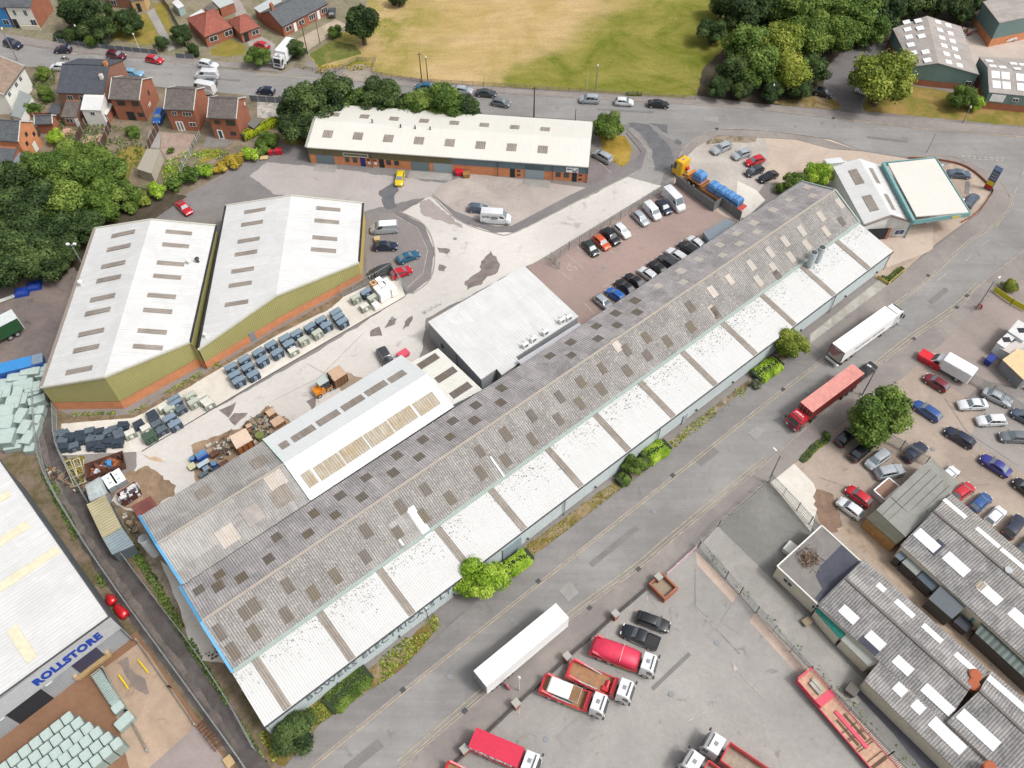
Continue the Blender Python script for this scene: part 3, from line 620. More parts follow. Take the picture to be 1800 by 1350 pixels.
def curtain(m, top, z0, z1=None, inset=.12, c=None, closed=False, drop=.1):
 """vertical wall under a line of roof-edge points"""
 P = [W(p).copy() for p in top]
 c = centroid(P) if c is None else c
 if len(P) == 2:
  e = (P[1]-P[0]); e.z = 0; e.normalize(); pn_ = Vector((-e.y, e.x, 0)); pn_ *= math.copysign(1,(Vector((c.x, c.y, 0))-Vector((P[0].x, P[0].y, 0))).dot(pn_))
 else: pn_ = None
 if closed: P.append(P[0].copy())
 Q = []
 for p in P:
  d = (pn_ or (Vector((c.x, c.y, 0))-Vector((p.x, p.y, 0))).normalized())*inset*1.4
  Q.append(Vector((p.x+d.x, p.y+d.y, (p.z-drop) if z1 is None else min(z1, p.z-drop))))
 u = 0
 for i in range(len(Q)-1):
  a, b = Q[i], Q[i+1]; L = (Vector((b.x-a.x, b.y-a.y, 0))).length
  m.face([(a.x, a.y, z0),(b.x, b.y, z0), b, a],[(u, z0),(u+L, z0),(u+L, b.z),(u, a.z)])
  u += L
 return m
def hitroof(plane, px, py):
 O, nrm = plane; d = ray(px, py); o = Vector((0,0, CH))
 return o+d*((O-o).dot(nrm)/d.dot(nrm))
def slab_on(parent, plane, U, V, c, w, l, mat, name='rooflight', t=.06, lift=.02):
 O, nrm = plane; m = MB(); a, b = U*(w/2), V*(l/2)
 base = [c-a-b, c+a-b, c+a+b, c-a+b]
 lo = [p+nrm*(-.02) for p in base]; hi = [p+nrm*(lift+t) for p in base]
 m.hexa(lo+hi)
 for i in range(len(m.uv)): pass
 k = len(m.f)-5
 m.uv = [[((Vector(m.v[j])-O).dot(U)+50,(Vector(m.v[j])-O).dot(V)+50) for j in f] for f in m.f]
 return m.build(name, mat, parent)
def panel(parent, name, A, B, u0, u1, z0, z1, mat, proud=.06, back=.05):
 """box standing proud of the vertical wall through A and B (A->B has the wall's outside on its right)"""
 U = Vector((B.x-A.x, B.y-A.y, 0)).normalized(); Nn = Vector((U.y, -U.x, 0))
 m = MB(); m.obox(A, U, Nn, u0, u1,-back, proud, z0, z1); return m.build(name, mat, parent)
def window(parent, A, B, u0, u1, z0, z1, frame=None, fw=.08, proud=.05, mull=1, name='window', glass=None):
 f = panel(parent, name, A, B, u0, u1, z0, z1, frame or WHITE, proud)
 n = mull+1; w_ = (u1-u0-fw*(n+1))/n
 U = Vector((B.x-A.x, B.y-A.y, 0)).normalized(); Nn = Vector((U.y, -U.x, 0)); m = MB()
 for k in range(n):
  s = u0+fw+k*(w_+fw); m.obox(A, U, Nn, s, s+w_, proud-.02, proud+.012, z0+fw, z1-fw)
 m.build('pane', glass or GLASS, f); return f
def text_mesh(s, size, mat, name='lettering', extrude=.02, spacing=1.0, bold=0.0):
 cu = bpy.data.curves.new('tmp', 'FONT'); cu.body = s; cu.size = size; cu.extrude = extrude; cu.align_x = 'LEFT'; cu.space_character = spacing; cu.offset = bold; cu.resolution_u = 3
 o = bpy.data.objects.new('tmp', cu); COL.objects.link(o)
 dg = bpy.context.evaluated_depsgraph_get(); me = bpy.data.meshes.new_from_object(o.evaluated_get(dg))
 bpy.data.objects.remove(o); me.name = name; me.materials.clear(); me.materials.append(mat); return me
def lettering(parent, s, O, U, Nn, up, length, height, mat, bold=0.0, spacing=1.0, name='sign_lettering'):
 me = text_mesh(s, 1, mat, name, bold=bold, spacing=spacing)
 xs = [v.co.x for v in me.vertices]; ys = [v.co.y for v in me.vertices]
 x0, x1, y0, y1 = min(xs), max(xs), min(ys), max(ys)
 for v in me.vertices:
  a = (v.co.x-x0)/(x1-x0)*length; b = (v.co.y-y0)/(y1-y0)*height; c = v.co.z
  v.co = O+U*a+up*b+Nn*c
 me.update(); o = bpy.data.objects.new(name, me); COL.objects.link(o)
 if parent: o.parent = parent; o.matrix_parent_inverse = Matrix.Translation(-Vector(parent.location))
 return o
def btn(name, label, cat, p, group=None):
 g = W(p); return thing(name, label, cat, (g.x, g.y, 0),0, group)
def ridgecap(parent, a, b, mat, w=.35, name='ridge_cap'):
 m = MB(); m.bar(W(a)+Vector((0,0,.05)), W(b)+Vector((0,0,.05)), w, .12); return m.build(name, mat, parent)
# ------------------------------------------------------------------ the long main building
A0 = G(465,1278,4.5); B0 = G(1570,442,4.5)
MU = (B0-A0); MU.z = 0; ML = MU.length; MU.normalize(); MV = Vector((-MU.y, MU.x, 0))
def M(s, d, z): return Vector((A0.x+MU.x*s+MV.x*d, A0.y+MU.y*s+MV.y*d, z))
ZG, ZR, ZN, DG, DR, DN = 5.75,9.0,6.7,7.65,14.1,21.3
t = btn('long_warehouse', 'very long warehouse with grey corrugated cement roof and white lean-to roof facing the main road', 'warehouse', (1017,860,0))
m = MB(); Pn = roofpoly(m, [M(.6, DN, ZN), M(ML-.1, DN-.4, ZN), M(ML-.1, DR, ZR), M(.6, DR, ZR)]); m.build('north_roof_slope', CEM_N, t)
m = MB(); Ps = roofpoly(m, [M(.5, DG, ZG+.12), M(ML-.1, DG, ZG+.12), M(ML-.1, DR, ZR), M(.5, DR, ZR)]); m.build('south_roof_slope', CEM, t)
m = MB(); Pw = roofpoly(m, [M(0,0,4.5), M(ML, 0,4.5), M(ML, DG+.2, ZG), M(.2, DG+.2, ZG)]); m.build('lean_to_roof', WROOF, t)
m = MB(); m.bar(M(.4, DG-.05, ZG+.16), M(ML-.1, DG-.05, ZG+.16),.5,.14); m.build('gutter', TRIMG, t)
ridgecap(t, M(.5, DR, ZR+.04), M(ML-.1, DR, ZR+.04), plain('pale ridge', RGB(180,170,158,.8),.8),.4)
m = MB(); m.bar(M(0,-.06,4.42), M(ML, -.06,4.42),.16,.18); m.build('eave_gutter', DARK, t)
c0 = M(60,10,0)
m = MB(); curtain(m, [M(0,0,4.5), M(ML, 0,4.5)],.3, c=c0); m.build('south_wall', PALEW, t)
m = MB(); curtain(m, [M(0,0.05,.3+.1), M(ML, .05,.3+.1)],0, c=c0, inset=.2); m.build('wall_base', GREY, t)
m = MB(); curtain(m, [M(ML, 0,4.5), M(ML, DG, ZG), M(ML, DR, ZR), M(ML, DN, ZN)],0, c=c0); m.build('east_gable', PALEW, t)
m = MB(); curtain(m, [M(ML, DN, ZN), M(70, DN, ZN)],0, c=c0); curtain(m, [M(60, DN, ZN), M(.6, DN, ZN)],4.0, c=c0); m.build('north_wall', GREYW, t)
m = MB(); curtain(m, [M(.6, DN, ZN), M(.6, DR, ZR), M(.4, DG, ZG), M(.2,0,4.5)],0, c=c0); m.build('west_gable', DGREYW, t)
m = MB(); m.bar(M(.45, DN, ZN), M(.45, DR, ZR+.08),.35,.5); m.bar(M(.45, DR, ZR+.08), M(.3, DG, ZG+.1),.35,.5); m.build('bargeboard', BLUEP, t)
m = MB(); m.bar(M(ML, DN-.4, ZN), M(ML, DR, ZR+.08),.25,.3); m.bar(M(ML, DR, ZR+.08), M(ML, DG, ZG+.1),.25,.3); m.build('bargeboard', TRIMG, t)
plS = (Ps[0][0], Ps[3]); plN = (Pn[0][0], Pn[3]); plW = (Pw[0][0], Pw[3])
def upslope(P): v = P[3].cross(P[1]); return v.normalized()
vS, vN, vW = upslope(Ps), upslope(Pn), upslope(Pw)
def T1(l, ox, oy, k=3.971): return [(ox+x/k, oy+y/k) for x, y in l]
dkN = T1([(145,1130),(90,1280),(365,1105),(405,965),(555,975),(590,840),(740,850),(770,715),(960,680),(985,560),(1140,570),(1165,450),(1355,430),(1375,320),(1525,315),(1535,210),(1710,190),(1715,90)],450,660) \
 + T1([(265,1215),(415,1210),(410,1120),(600,1095),(590,1008),(735,1000),(725,918),(875,910),(860,830)],900,320) + T1([(1350,145),(1480,120),(1640,60),(1490,40)],0,1000,3.858)
ltN = T1([(1020,725),(1195,700),(1178,622),(1300,540),(1470,512),(1450,440),(1590,432),(1565,362),(1710,350),(1685,288)],900,320) + T1([(35,195),(145,125),(310,95),(275,38)],1350,320)
dkS = T1([(1660,300),(1490,430),(1580,560),(1725,250),(1725,430)],0,1000,3.858) + T1([(205,310),(215,115),(390,165),(540,50)],450,1000,3.858) \
 + T1([(765,1265),(770,1085),(990,1095),(1010,915),(1170,980),(1185,795),(1355,855),(1745,590),(1570,680),(1565,530),(1745,410)],450,660) \
 + T1([(140,445),(140,280),(325,305),(475,195),(335,150),(480,45),(625,95)],900,660) + T1([(630,1300),(805,1315),(800,1175),(945,1210),(940,1085),(1085,1110),(1250,1010),(1420,910),(1245,870)],900,320) + T1([(515,275),(65,650)],1350,320)
ltS = T1([(730,1140),(1520,680),(1400,765),(1670,580),(1400,900),(1720,690)],900,320) + T1([(370,240),(500,150),(120,415),(235,340),(405,345),(160,525),(270,440),(15,490),(40,600)],1350,320)
STR = [(450,1160.7),(560,1075),(667.7,1002.6),(766,924.4),(860.5,857.7),(960.4,786),(1046,728),(1126.6,672.6),(1199.7,618.4),(1271.4,568),(1340.7,519),(1410,468.6),(1472,424.5)]
MPITCH = 1.05
n_light = 0; rest = MB()
def rl(plane, vv, c, w_, l_, mat, nm='rooflight'):
 global n_light
 n_light += 1
 return slab_on(t, plane, MU, vv, c, w_, l_, mat, nm, .05)
for px in STR:
 g = G(px[0], px[1], ZG); s = (g-A0).dot(MU); s = max(1.2, s)
 c = M(s, DG/2,4.5+(ZG-4.5)*.5); rl(plW, vW, c, 1.0, DG-.1, RLIGHT)
rr = random.Random(3)
for lst, pl, vv, mt, w_, l_ in ((dkN, plN, vN, RLIGHT_D, 1.3,1.6),(ltN, plN, vN, RLIGHT_L, 1.3,1.5),(dkS, plS, vS, RLIGHT_D, 1.15,2.0),(ltS, plS, vS, RLIGHT_L, 1.15,2.0)):
 for p in lst:
  c = hitroof(pl, *p)
  if n_light < 99: rl(pl, vv, c, w_*rr.uniform(.9,1.15), l_*rr.uniform(.85,1.1), mt)
  else:
   a, b = MU*(w_/2), vv*(l_/2); nn = pl[1]
   rest.hexa([c-a-b, c+a-b, c+a+b, c-a+b]+[q+nn*.07 for q in (c-a-b, c+a-b, c+a+b, c-a+b)])
if rest.f:
 rest.uv = [[((Vector(rest.v[j])-plS[0]).dot(MU)+50,0) for j in f] for f in rest.f]
 tag(rest.build('rooflight', RLIGHT_L, t), kind='stuff')
# replaced pale sheets on the south slope and moss clumps on the lean-to
for p, w_, l_, mt in (((715,933),3.3,4.2, CEM_L),((737,917),1.2,4.6, RLIGHT_W),((874,820),.25,3.4, RLIGHT_W),((663,1015),.3,2.2, RLIGHT_W),((703,950),.3,1.6, RLIGHT_W)):
 slab_on(t, plS, MU, vS, hitroof(plS, *p), w_, l_, mt, 'replacement_sheet', .045)
rm = random.Random(8); mo = MB()
for k in range(1500):
 s = rm.uniform(0, ML); dd = DG-.45-abs(rm.gauss(0,1.0))*1.5
 if noise.noise(Vector((s*.12,3,1))) < -.3 or dd < .5: continue
 c = M(s, dd, 4.5+(ZG-4.5)*dd/DG+.05); r = rm.uniform(.025,.075)*(1.4 if rm.random() < .1 else 1)
 a = rm.uniform(0,3); P = [c+(MU*math.cos(a+q*1.57)+vW*math.sin(a+q*1.57))*r for q in range(4)]
 mo.hexa(P+[q+Vector((0,0,.05)) for q in P])
tag(mo.build('moss', plain('roof moss', RGB(150,150,140,.85),1, vary=.3), t), kind='stuff')
# lettering painted on the road-side wall
Pa = M((G(507,1246,3)-A0).dot(MU),-.0,0)
lettering(t, 'BOWERS ELECTRICALS LTD', M(5.6,.14,2.3), MU, -MV, Vector((0,0,1)),23.6,1.25, plain('grey lettering', RGB(112,124,132,.8),.6),.012,1.2)
# door, shutters, wall lights
for s0, s1, z1, mt, nm in ((36.6,39.9,3.3, SHUT, 'roller_shutter'),(31.5,32.3,2.2, GREY, 'side_door'),(95.0,96.0,2.2, DARK, 'side_door'),(72.5,73.4,2.2, GREYW, 'side_door')):
 panel(t, nm, M(0,.12,0), M(5,.12,0), s0, s1,0.05, z1, mt, .14)
for s in (9.5,19,28,41,54,62,75.5,84,101,113,122): panel(t, 'wall_vent', M(0,.12,0), M(5,.12,0), s, s+.25,.9,1.2, DARK, .22)
for px in ((1157,748.7),(992,877),(1470,517)):
 s = (G(px[0], px[1],4.5)-A0).dot(MU); m = MB(); m.bar(M(s, -.06,4.4), M(s, -.06,.1),.12); m.build('downpipe', GREY, t)
for k, (bx, tx) in enumerate((((1423,466),0),((1437,457),0))):
 f = MB(); g = hitroof(plS, *bx); g2 = G(bx[0], bx[1],5.9); f.cyl(g2, g2+Vector((0,0,3.0)),.62,.62,20, True); o = f.build('roof_flue', plain('flue metal', RGB(196,206,210,.8),.5), t, smooth=True, autosm=40)
 f = MB(); f.cyl(g2+Vector((0,0,3.0)), g2+Vector((0,0,3.02)),.52,.52,20); f.build('flue_mouth', DARK, o)
# ------------------------------------------------------------------ annexes on the yard side
t = btn('side_warehouse', 'older annexe with pale patched cement roof and blue bargeboard at the west end', 'warehouse', M(10,27,0))
m = MB(); P1 = roofpoly(m, [M(.9, DN+.15,6.6), M(20.0, DN+.15,6.6), M(20.0,27.7,8.45), M(.9,27.7,8.45)]); m.build('south_roof_slope', CEM_L, t)
m = MB(); P2 = roofpoly(m, [M(.9,34.4,6.5), M(20.0,34.4,6.5), M(20.0,27.7,8.45), M(.9,27.7,8.45)]); m.build('north_roof_slope', CEM_L, t)
ridgecap(t, M(.9,27.7,8.5), M(20,27.7,8.5), plain('pale ridge', RGB(180,170,158,.8),.8),.35)
c0 = M(10,28,0)
m = MB(); curtain(m, [M(.9, DN, 6.6), M(.9,27.7,8.45), M(.9,34.4,6.5), M(20,34.4,6.5)],0, c=c0); m.build('wall', GREYW, t)
m = MB(); m.bar(M(.85, DN+.2,6.6), M(.85,27.7,8.5),.35,.5); m.bar(M(.85,27.7,8.5), M(.85,34.4,6.5),.35,.5); m.build('bargeboard', BLUEP, t)
v2 = upslope(P2)
for p in ((358,866),(455,812)): slab_on(t, (P2[0][0], P2[3]), MU, v2, hitroof((P2[0][0], P2[3]), *p),2.1,2.2, RLIGHT)
v1 = upslope(P1)
for p, mt in (((495,872), RLIGHT),((484,843), RLIGHT_L),((400,942), RLIGHT_L),((445,905), CEM_P)): slab_on(t, (P1[0][0], P1[3]), MU, v1, hitroof((P1[0][0], P1[3]), *p),2.6,2.6, mt)
t = btn('painted_warehouse', 'white painted annexe roof with two rows of brown rooflights', 'warehouse', M(32,27,0))
m = MB(); P1 = roofpoly(m, [M(20.05, DN+.15,6.7), M(44.8, DN+.15,6.7), M(44.6,27.7,8.6), M(20.05,27.7,8.6)]); m.build('south_roof_slope', WPAINT, t)
m = MB(); P2 = roofpoly(m, [M(20.05,34.6,6.6), M(44.5,34.6,6.6), M(44.6,27.7,8.6), M(20.05,27.7,8.6)]); m.build('north_roof_slope', WPAINT, t)
m = MB(); curtain(m, [M(20.05,34.6,6.6), M(44.5,34.6,6.6), M(44.6,27.7,8.6), M(44.8, DN, 6.7)],0, c=M(32,28,0)); m.build('wall', PALEW, t)
m = MB(); m.bar(M(20.1, DN+.2,6.8), M(20.1,27.7,8.7),.3,.2); m.bar(M(20.1,27.7,8.7), M(20.1,34.5,6.7),.3,.2); m.build('verge_trim', plain('mint flashing', RGB(214,232,226,.85),.5), t)
v1, v2 = upslope(P1), upslope(P2)
for p, l_ in (((375,720),1.5),((515,635),4.0),((688,520),4.0),((860,410),4.0),((1025,300),4.0),((1190,198),3.6)):
 slab_on(t, (P1[0][0], P1[3]), MU, v1, hitroof((P1[0][0], P1[3]),450+p[0]/3.971,660+p[1]/3.971), l_, 2.3, RLIGHT_B)
for p, l_ in (((198,485),1.3),((332,405),3.6),((505,297),3.6),((677,192),3.6),((840,90),3.6),((985,8),2.8)):
 slab_on(t, (P2[0][0], P2[3]), MU, v2, hitroof((P2[0][0], P2[3]),450+p[0]/3.971,660+p[1]/3.971), l_, 1.5, RLIGHT)
lt = MB(); lt.hexa([M(35.5,34.7,0), M(42.5,34.7,0), M(42.5,37.2,0), M(35.5,37.2,0), M(35.5,34.7,3.1), M(42.5,34.7,3.1), M(42.5,37.2,2.8), M(35.5,37.2,2.8)]); lt.uv = [[(Vector(lt.v[j]).dot(MU)+90,0) for j in f] for f in lt.f]; lt.build('loading_porch', sheet('mossy porch sheet', RGB(174,164,128,.8),.35,.04, None, 0, None, 0,(3,3),.05,.8,.3,.1), t)
t = btn('small_annexe', 'small pale corrugated annexe roof with three dark rooflights beside the square white building', 'warehouse', (785,660,0))
q = [(722,637,5.2),(795,712,5.4),(848,685,5.4),(770,612,5.2)]
m = MB(); P1 = roofpoly(m, q, u=None); m.build('roof', sheet('pale annexe sheet', RGB(222,220,212,.85),.34,.03, RGB(200,198,190,.85),.4, None, 0,(4,5),.03,.6,.14,.06), t)
m = MB(); curtain(m, q, 0, closed=True); m.build('wall', GREYW, t)
U_ = MU; V_ = P1[3].cross(MU).normalized()
for p in ((753,635),(784,659),(810,686)): slab_on(t, (P1[0][0], P1[3]), U_, V_, hitroof((P1[0][0], P1[3]), *p),3.6,1.3, RLIGHT_D)
# ------------------------------------------------------------------ square white flat-roofed block
t = btn('flat_roof_block', 'square flat-roofed white block with air conditioning units along one edge', 'building', (880,565,0))
q = [(752,565.5),(921.6,466.9),(1017,556),(907,627),(914,637),(882,659),(873,648),(845.5,667)]
m = MB(); roofpoly(m, [(x, y, 4.6) for x, y in q],.25); m.build('roof', WROOF2, t)
m = MB(); curtain(m, [(x, y, 4.6) for x, y in q],0, closed=True, drop=.2); m.build('wall', GREYW, t)
m = MB()
for a, b in (((788,520),(960,580)),((830,495),(990,568))): pass
ax = (G(921.6,466.9,4.6)-G(752,565.5,4.6)).normalized(); ay = Vector((-ax.y, ax.x, 0))
O = G(845.5,667,4.6)
for k in range(1,6): m.bar(O+ax*.3+ay*(k*2.4), O+ax*19.4+ay*(k*2.4),.06,.05)
m.build('roof_seam', plain('roof seam', (.6,.6,.59,1),.6), t)
for i, p in enumerate(((924,610),(938,600),(959,588),(988,567),(1000,562))):
 o = btn('air_conditioner', '', 'air conditioner', (p[0], p[1],4.6), 'air conditioners on the white block'); g = G(p[0], p[1],4.62); o.location = (g.x, g.y, 4.62)
 o['label'] = ['white roof air conditioner nearest the notch in the white block', 'white roof air conditioner second from the notch in the white block', 'white roof air conditioner alone in the middle of its row', 'white roof air conditioner beside the one at the east corner', 'white roof air conditioner nearest the car park corner'][i]
 m = MB(); m.obox(Vector((0,0,0)), ax, ay, -.55,.55,-.25,.25,.15,.95); c = m.build('casing', WHITE, o, bevel=.03)
 m = MB(); m.cyl(-ay*.25+Vector((0,0,.55)),-ay*.29+Vector((0,0,.55)),.32,.32,14); m.build('fan', GREY, o)
 m = MB(); m.bar(ax*-.5+Vector((0,0,.07)), ax*-.5+ay*1.3+Vector((0,0,.07)),.08); m.bar(ax*.4+Vector((0,0,.07)), ax*.4+ay*1.3+Vector((0,0,.07)),.08); m.build('pipework', OFFW, o)
 for ch in o.children: ch.matrix_parent_inverse = Matrix.Identity(4)
window(t, G(752,565.5,4.6), G(845,667,4.6),3.5,4.2,1.6,2.4, DARK); panel(t, 'wall_pipe', G(752,565.5,4.6), G(845,667,4.6),8.0,8.12,.2,4.3, GREY, .12)
m = MB(); a, b = G(916,640,5.6), G(1024,572,5.6); m.obox(a, (b-a).normalized(), MV, 0,(b-a).length, -.9,.9,5.2,5.5)
o = btn('walkway_duct', 'long narrow grey duct between the white block and the long grey roof', 'duct', (970,606,0)); m.build('duct_top', plain('duct metal', RGB(196,196,200,.8),.4), o)
m = MB(); m.obox(a, (b-a).normalized(), MV, .3,(b-a).length-.3,-.6,.6,0,5.2); m.build('duct_body', GREY, o)
# ------------------------------------------------------------------ olive warehouse pair
def rect_lights(t, P, pts, w_, l_, mat, V=None):
 pl = (P[0][0], P[3]); U = P[1]; Vv = P[3].cross(U).normalized()
 for p in pts: slab_on(t, pl, U, Vv, hitroof(pl, *p), w_, l_, mat)
k3 = lambda l: [(60+x/3,340+y/3) for x, y in l]
t = btn('olive_warehouse', 'olive clad warehouse with white roof and long lower brick wall, nearer the wood', 'warehouse', (230,560,0))
eL = [(166.7,401.7,5.8),(71.7,681.7,5.8)]; rg = [(265,386,8.0),(183.3,663.3,8.2)]; eR = [(379.3,396.7,6.1),(333.3,601.7,6.1)]
m = MB(); PL = roofpoly(m, [eL[0], eL[1], rg[1], rg[0]]); m.build('west_roof_slope', WROOF2, t)
m = MB(); PR = roofpoly(m, [eR[0], eR[1], rg[1], rg[0]]); m.build('east_roof_slope', WROOF2, t)
cc = G(230,540,0)
m = MB(); curtain(m, [eL[1], rg[1], eR[1],(348,615,5.2)],1.9, c=cc, inset=.05); m.build('front_cladding', OLIVE, t)
m = MB(); curtain(m, [eL[1], rg[1], eR[1],(348,615,5.2)],0,1.9, c=cc, inset=.02, drop=0); m.build('brick_plinth', BRICKO, t)
m = MB(); curtain(m, [eR[0], eR[1]],0, c=cc); m.build('east_wall', OLIVE, t)
m = MB(); curtain(m, [eR[0], rg[0], eL[0], eL[1]],0, c=cc); m.build('back_wall', OLIVE, t)
m = MB(); m.bar(W(eL[0]), W(eL[1]),.5,.25); m.build('west_gutter', plain('brown gutter', RGB(150,138,128,.8),.7), t)
m = MB(); m.bar(W(eR[0])+Vector((.1,0,0)), W(eR[1])+Vector((.1,0,0)),.3,.2); m.build('east_gutter', BLACK, t)
for ee in (1,0):
 m = MB(); m.bar(W(eL[ee]), W(rg[ee]),.25,.35); m.bar(W(rg[ee]), W(eR[ee]),.25,.35); m.build('verge_trim', plain('cream trim', RGB(206,204,190,.8),.6), t)
rect_lights(t, PL, k3([(470,213),(447,285),(418,375),(394,450),(362,550),(336,623),(302,733),(275,818),(237,933)]),.95,4.4, RLIGHT)
rect_lights(t, PR, k3([(764,207),(747,275),(720,371),(702,440),(673,542),(652,620),(623,729),(600,812)]),.95,4.4, RLIGHT)
for p in k3([(820,370),(865,362),(250,482)]):
 pl = (PR[0][0], PR[3]) if p[0] > 200 else (PL[0][0], PL[3]); g = hitroof(pl, *p); m = MB(); m.cyl(g-Vector((0,0,.1)), g+Vector((0,0,.8)),.25,.25,12); m.cyl(g+Vector((0,0,.8)), g+Vector((0,0,1)),.42,.3,12); m.build('roof_vent', DARK if p[0] > 340 else OFFW, t, smooth=True, autosm=40)
t = btn('olive_warehouse', 'olive clad warehouse with white roof, its east end beside the parked van', 'warehouse', (520,440,0))
eL = [(396.7,361.7,5.0),(348.3,615,5.0)]; rg = [(511.7,344,6.8),(485,520,6.6)]; eR = [(638.3,357.3,4.6),(631,461.7,4.4)]
m = MB(); PL = roofpoly(m, [eL[0], eL[1], rg[1], rg[0]]); m.build('west_roof_slope', WROOF2, t)
m = MB(); PR = roofpoly(m, [eR[0], eR[1], rg[1], rg[0]]); m.build('east_roof_slope', WROOF2, t)
cc = G(500,440,0)
m = MB(); curtain(m, [(349,615,4.9), rg[1], eR[1]],1.7, c=cc, inset=.05); m.build('front_cladding', OLIVE, t)
m = MB(); curtain(m, [(349,615,4.9), rg[1], eR[1]],0,1.7, c=cc, inset=.02, drop=0); m.build('brick_plinth', BRICKO, t)
m = MB(); curtain(m, [eR[1], eR[0], rg[0], eL[0]],0, c=cc); m.build('side_wall', sheet('ochre cladding', RGB(214,188,108,.8),.33,.04, None, 0, None, 0,(6,6),.02,.6,.15,.05), t)
for ee in (eR, eL): m = MB(); m.bar(W(ee[0]), W(ee[1]),.32,.22); m.build('gutter', BLACK, t)
for ee in (1,0):
 m = MB(); m.bar(W(eL[ee]), W(rg[ee]),.25,.35); m.bar(W(rg[ee]), W(eR[ee]),.25,.35); m.build('verge_trim', plain('cream trim', RGB(206,204,190,.8),.6), t)
rect_lights(t, PL, k3([(1165,92),(1150,158),(1132,247),(1118,315),(1100,405),(1087,480),(1068,580)]),.95,4.0, RLIGHT)
rect_lights(t, PR, k3([(1552,83),(1544,148),(1533,237),(1526,300)]),.95,4.3, RLIGHT)
g = hitroof((PL[0][0], PL[3]),362,592); m = MB(); m.cyl(g, g+Vector((0,0,.8)),.3,.3,12); m.build('roof_vent', OFFW, t)
fA, fB = W((349,615,0)), W(rg[1]); fA = G(369,650,0); fB = G(499,563,0)
panel(t, 'fire_door', fA, fB, 8.2,9.2,0,2.1, GREY, .1);
# ------------------------------------------------------------------ orange brick unit terrace
t = btn('unit_terrace', 'long low terrace of orange brick industrial units with a cream roof', 'workshop units', (790,290,0))
a, b = G(538,258.5,4.05), G(1034.6,293.6,4.05); TU = (b-a); TL = TU.length; TU.normalize(); TV = Vector((-TU.y, TU.x, 0))
def Tq(s, d, z): return Vector((a.x+TU.x*s+TV.x*d, a.y+TU.y*s+TV.y*d, z))
m = MB(); P1 = roofpoly(m, [Tq(0,0,4.05), Tq(TL, 0,4.05), Tq(TL, 7.2,5.2), Tq(0,7.2,5.2)],.2); m.build('front_roof_slope', CREAM, t)
m = MB(); P2 = roofpoly(m, [Tq(0,14.2,4.1), Tq(TL, 14.2,4.1), Tq(TL, 7.2,5.2), Tq(0,7.2,5.2)],.2); m.build('rear_roof_slope', CREAM, t)
m = MB(); m.bar(Tq(-.05,0,4.05), Tq(-.05,7.2,5.22),.5,.2); m.bar(Tq(-.05,7.2,5.22), Tq(-.05,14.2,4.12),.5,.2); m.build('verge_trim', plain('grey verge', RGB(170,168,160,.8),.6), t)
m = MB(); curtain(m, [Tq(0,14.1,4), Tq(0,7.2,5.1), Tq(0,.1,4)],0, c=Tq(25,7,0)); curtain(m, [Tq(TL, .1,4), Tq(TL, 7.2,5.1), Tq(TL, 14.1,4), Tq(0,14.1,4)],0, c=Tq(25,7,0)); m.build('end_wall', OLIVED, t)
m = MB(); curtain(m, [Tq(0,0,2.25), Tq(TL, 0,2.25)],0,2.15, c=Tq(25,7,0), inset=.25, drop=0); m.build('brick_wall', BRICKO, t)
sp = (875-520*0)/1
sx = lambda x: (x-60)/(1715-60)*TL
m = MB(); curtain(m, [Tq(0,0,4.05), Tq(sx(795),0,4.05)],2.15, c=Tq(25,7,0), inset=.2, drop=.15); m.build('olive_cladding', OLIVED, t)
m = MB(); curtain(m, [Tq(sx(915),0,4.05), Tq(TL, 0,4.05)],2.15, c=Tq(25,7,0), inset=.2, drop=.15); m.build('blue_cladding', BLUEC, t)
m = MB(); curtain(m, [Tq(sx(795),0,4.05), Tq(sx(915),0,4.05)],2.15, c=Tq(25,7,0), inset=.2, drop=.15); m.build('grey_cladding', OLIVED, t)
FA, FB = Tq(0,.34,0), Tq(TL, .34,0)
for x0, x1 in ((104,212),(676,782)): panel(t, 'roller_shutter', FA, FB, sx(x0), sx(x1),0,3.1, sheet('grey shutter', RGB(120,136,142,.8),.1,.01, None, 0, None, 0,(9,9),.01,.5,.1,.03),.06)
for x0, x1 in ((808,918),(1350,1460)): panel(t, 'roller_shutter', FA, FB, sx(x0), sx(x1),0,3.1, SHUT, .06)
for x0, x1, mt in ((370,400, BLUED),(483,513, NAVY),(1262,1290, NAVY),(1625,1652, NAVY)): panel(t, 'entrance_door', FA, FB, sx(x0), sx(x1),0,2.1, mt, .05)
for x0, x1 in ((280,304),(326,352),(527,555),(574,602),(1530,1558),(1576,1606)): window(t, FA, FB, sx(x0), sx(x1),.9,2.0, DARK, mull=0)
for x0, x1, z0, z1 in ((408,430,1.5,1.9),(447,468,1.5,1.9),(1303,1322,1.4,1.9),(1303,1322,.5,.9),(1662,1682,1.4,1.9),(1662,1682,.4,.9)): panel(t, 'wall_box', FA, FB, sx(x0), sx(x1), z0, z1, RUST, .05)
for x0, x1 in ((415,430),(453,468)): panel(t, 'notice', FA, FB, sx(x0), sx(x1),.7,1.2, WHITE, .05)
m = MB()
for zz in (2.35,3.05): m.obox(FA, TU, -TV, sx(272), sx(424),.1,.16, zz, zz+.08)
for xx in (272,420): m.obox(FA, TU, -TV, sx(xx), sx(xx)+.1,.1,.16,2.35,3.1)
m.build('empty_sign_frame', OFFW, t)
for x in (440,1190,1510): m = MB(); m.bar(Tq(sx(x),.1,0.05), Tq(sx(x),.1,3.8),.1); m.build('downpipe', DARK, t)
o = panel(t, 'sign_board', FA, FB, sx(1588), sx(1624),2.35,3.45, WHITE, .2); lettering(o, 'tim', FA+TU*(sx(1592))-TV*.21+Vector((0,0,2.85)), TU, -TV, Vector((0,0,1)),.95,.45, BLACK, .02)
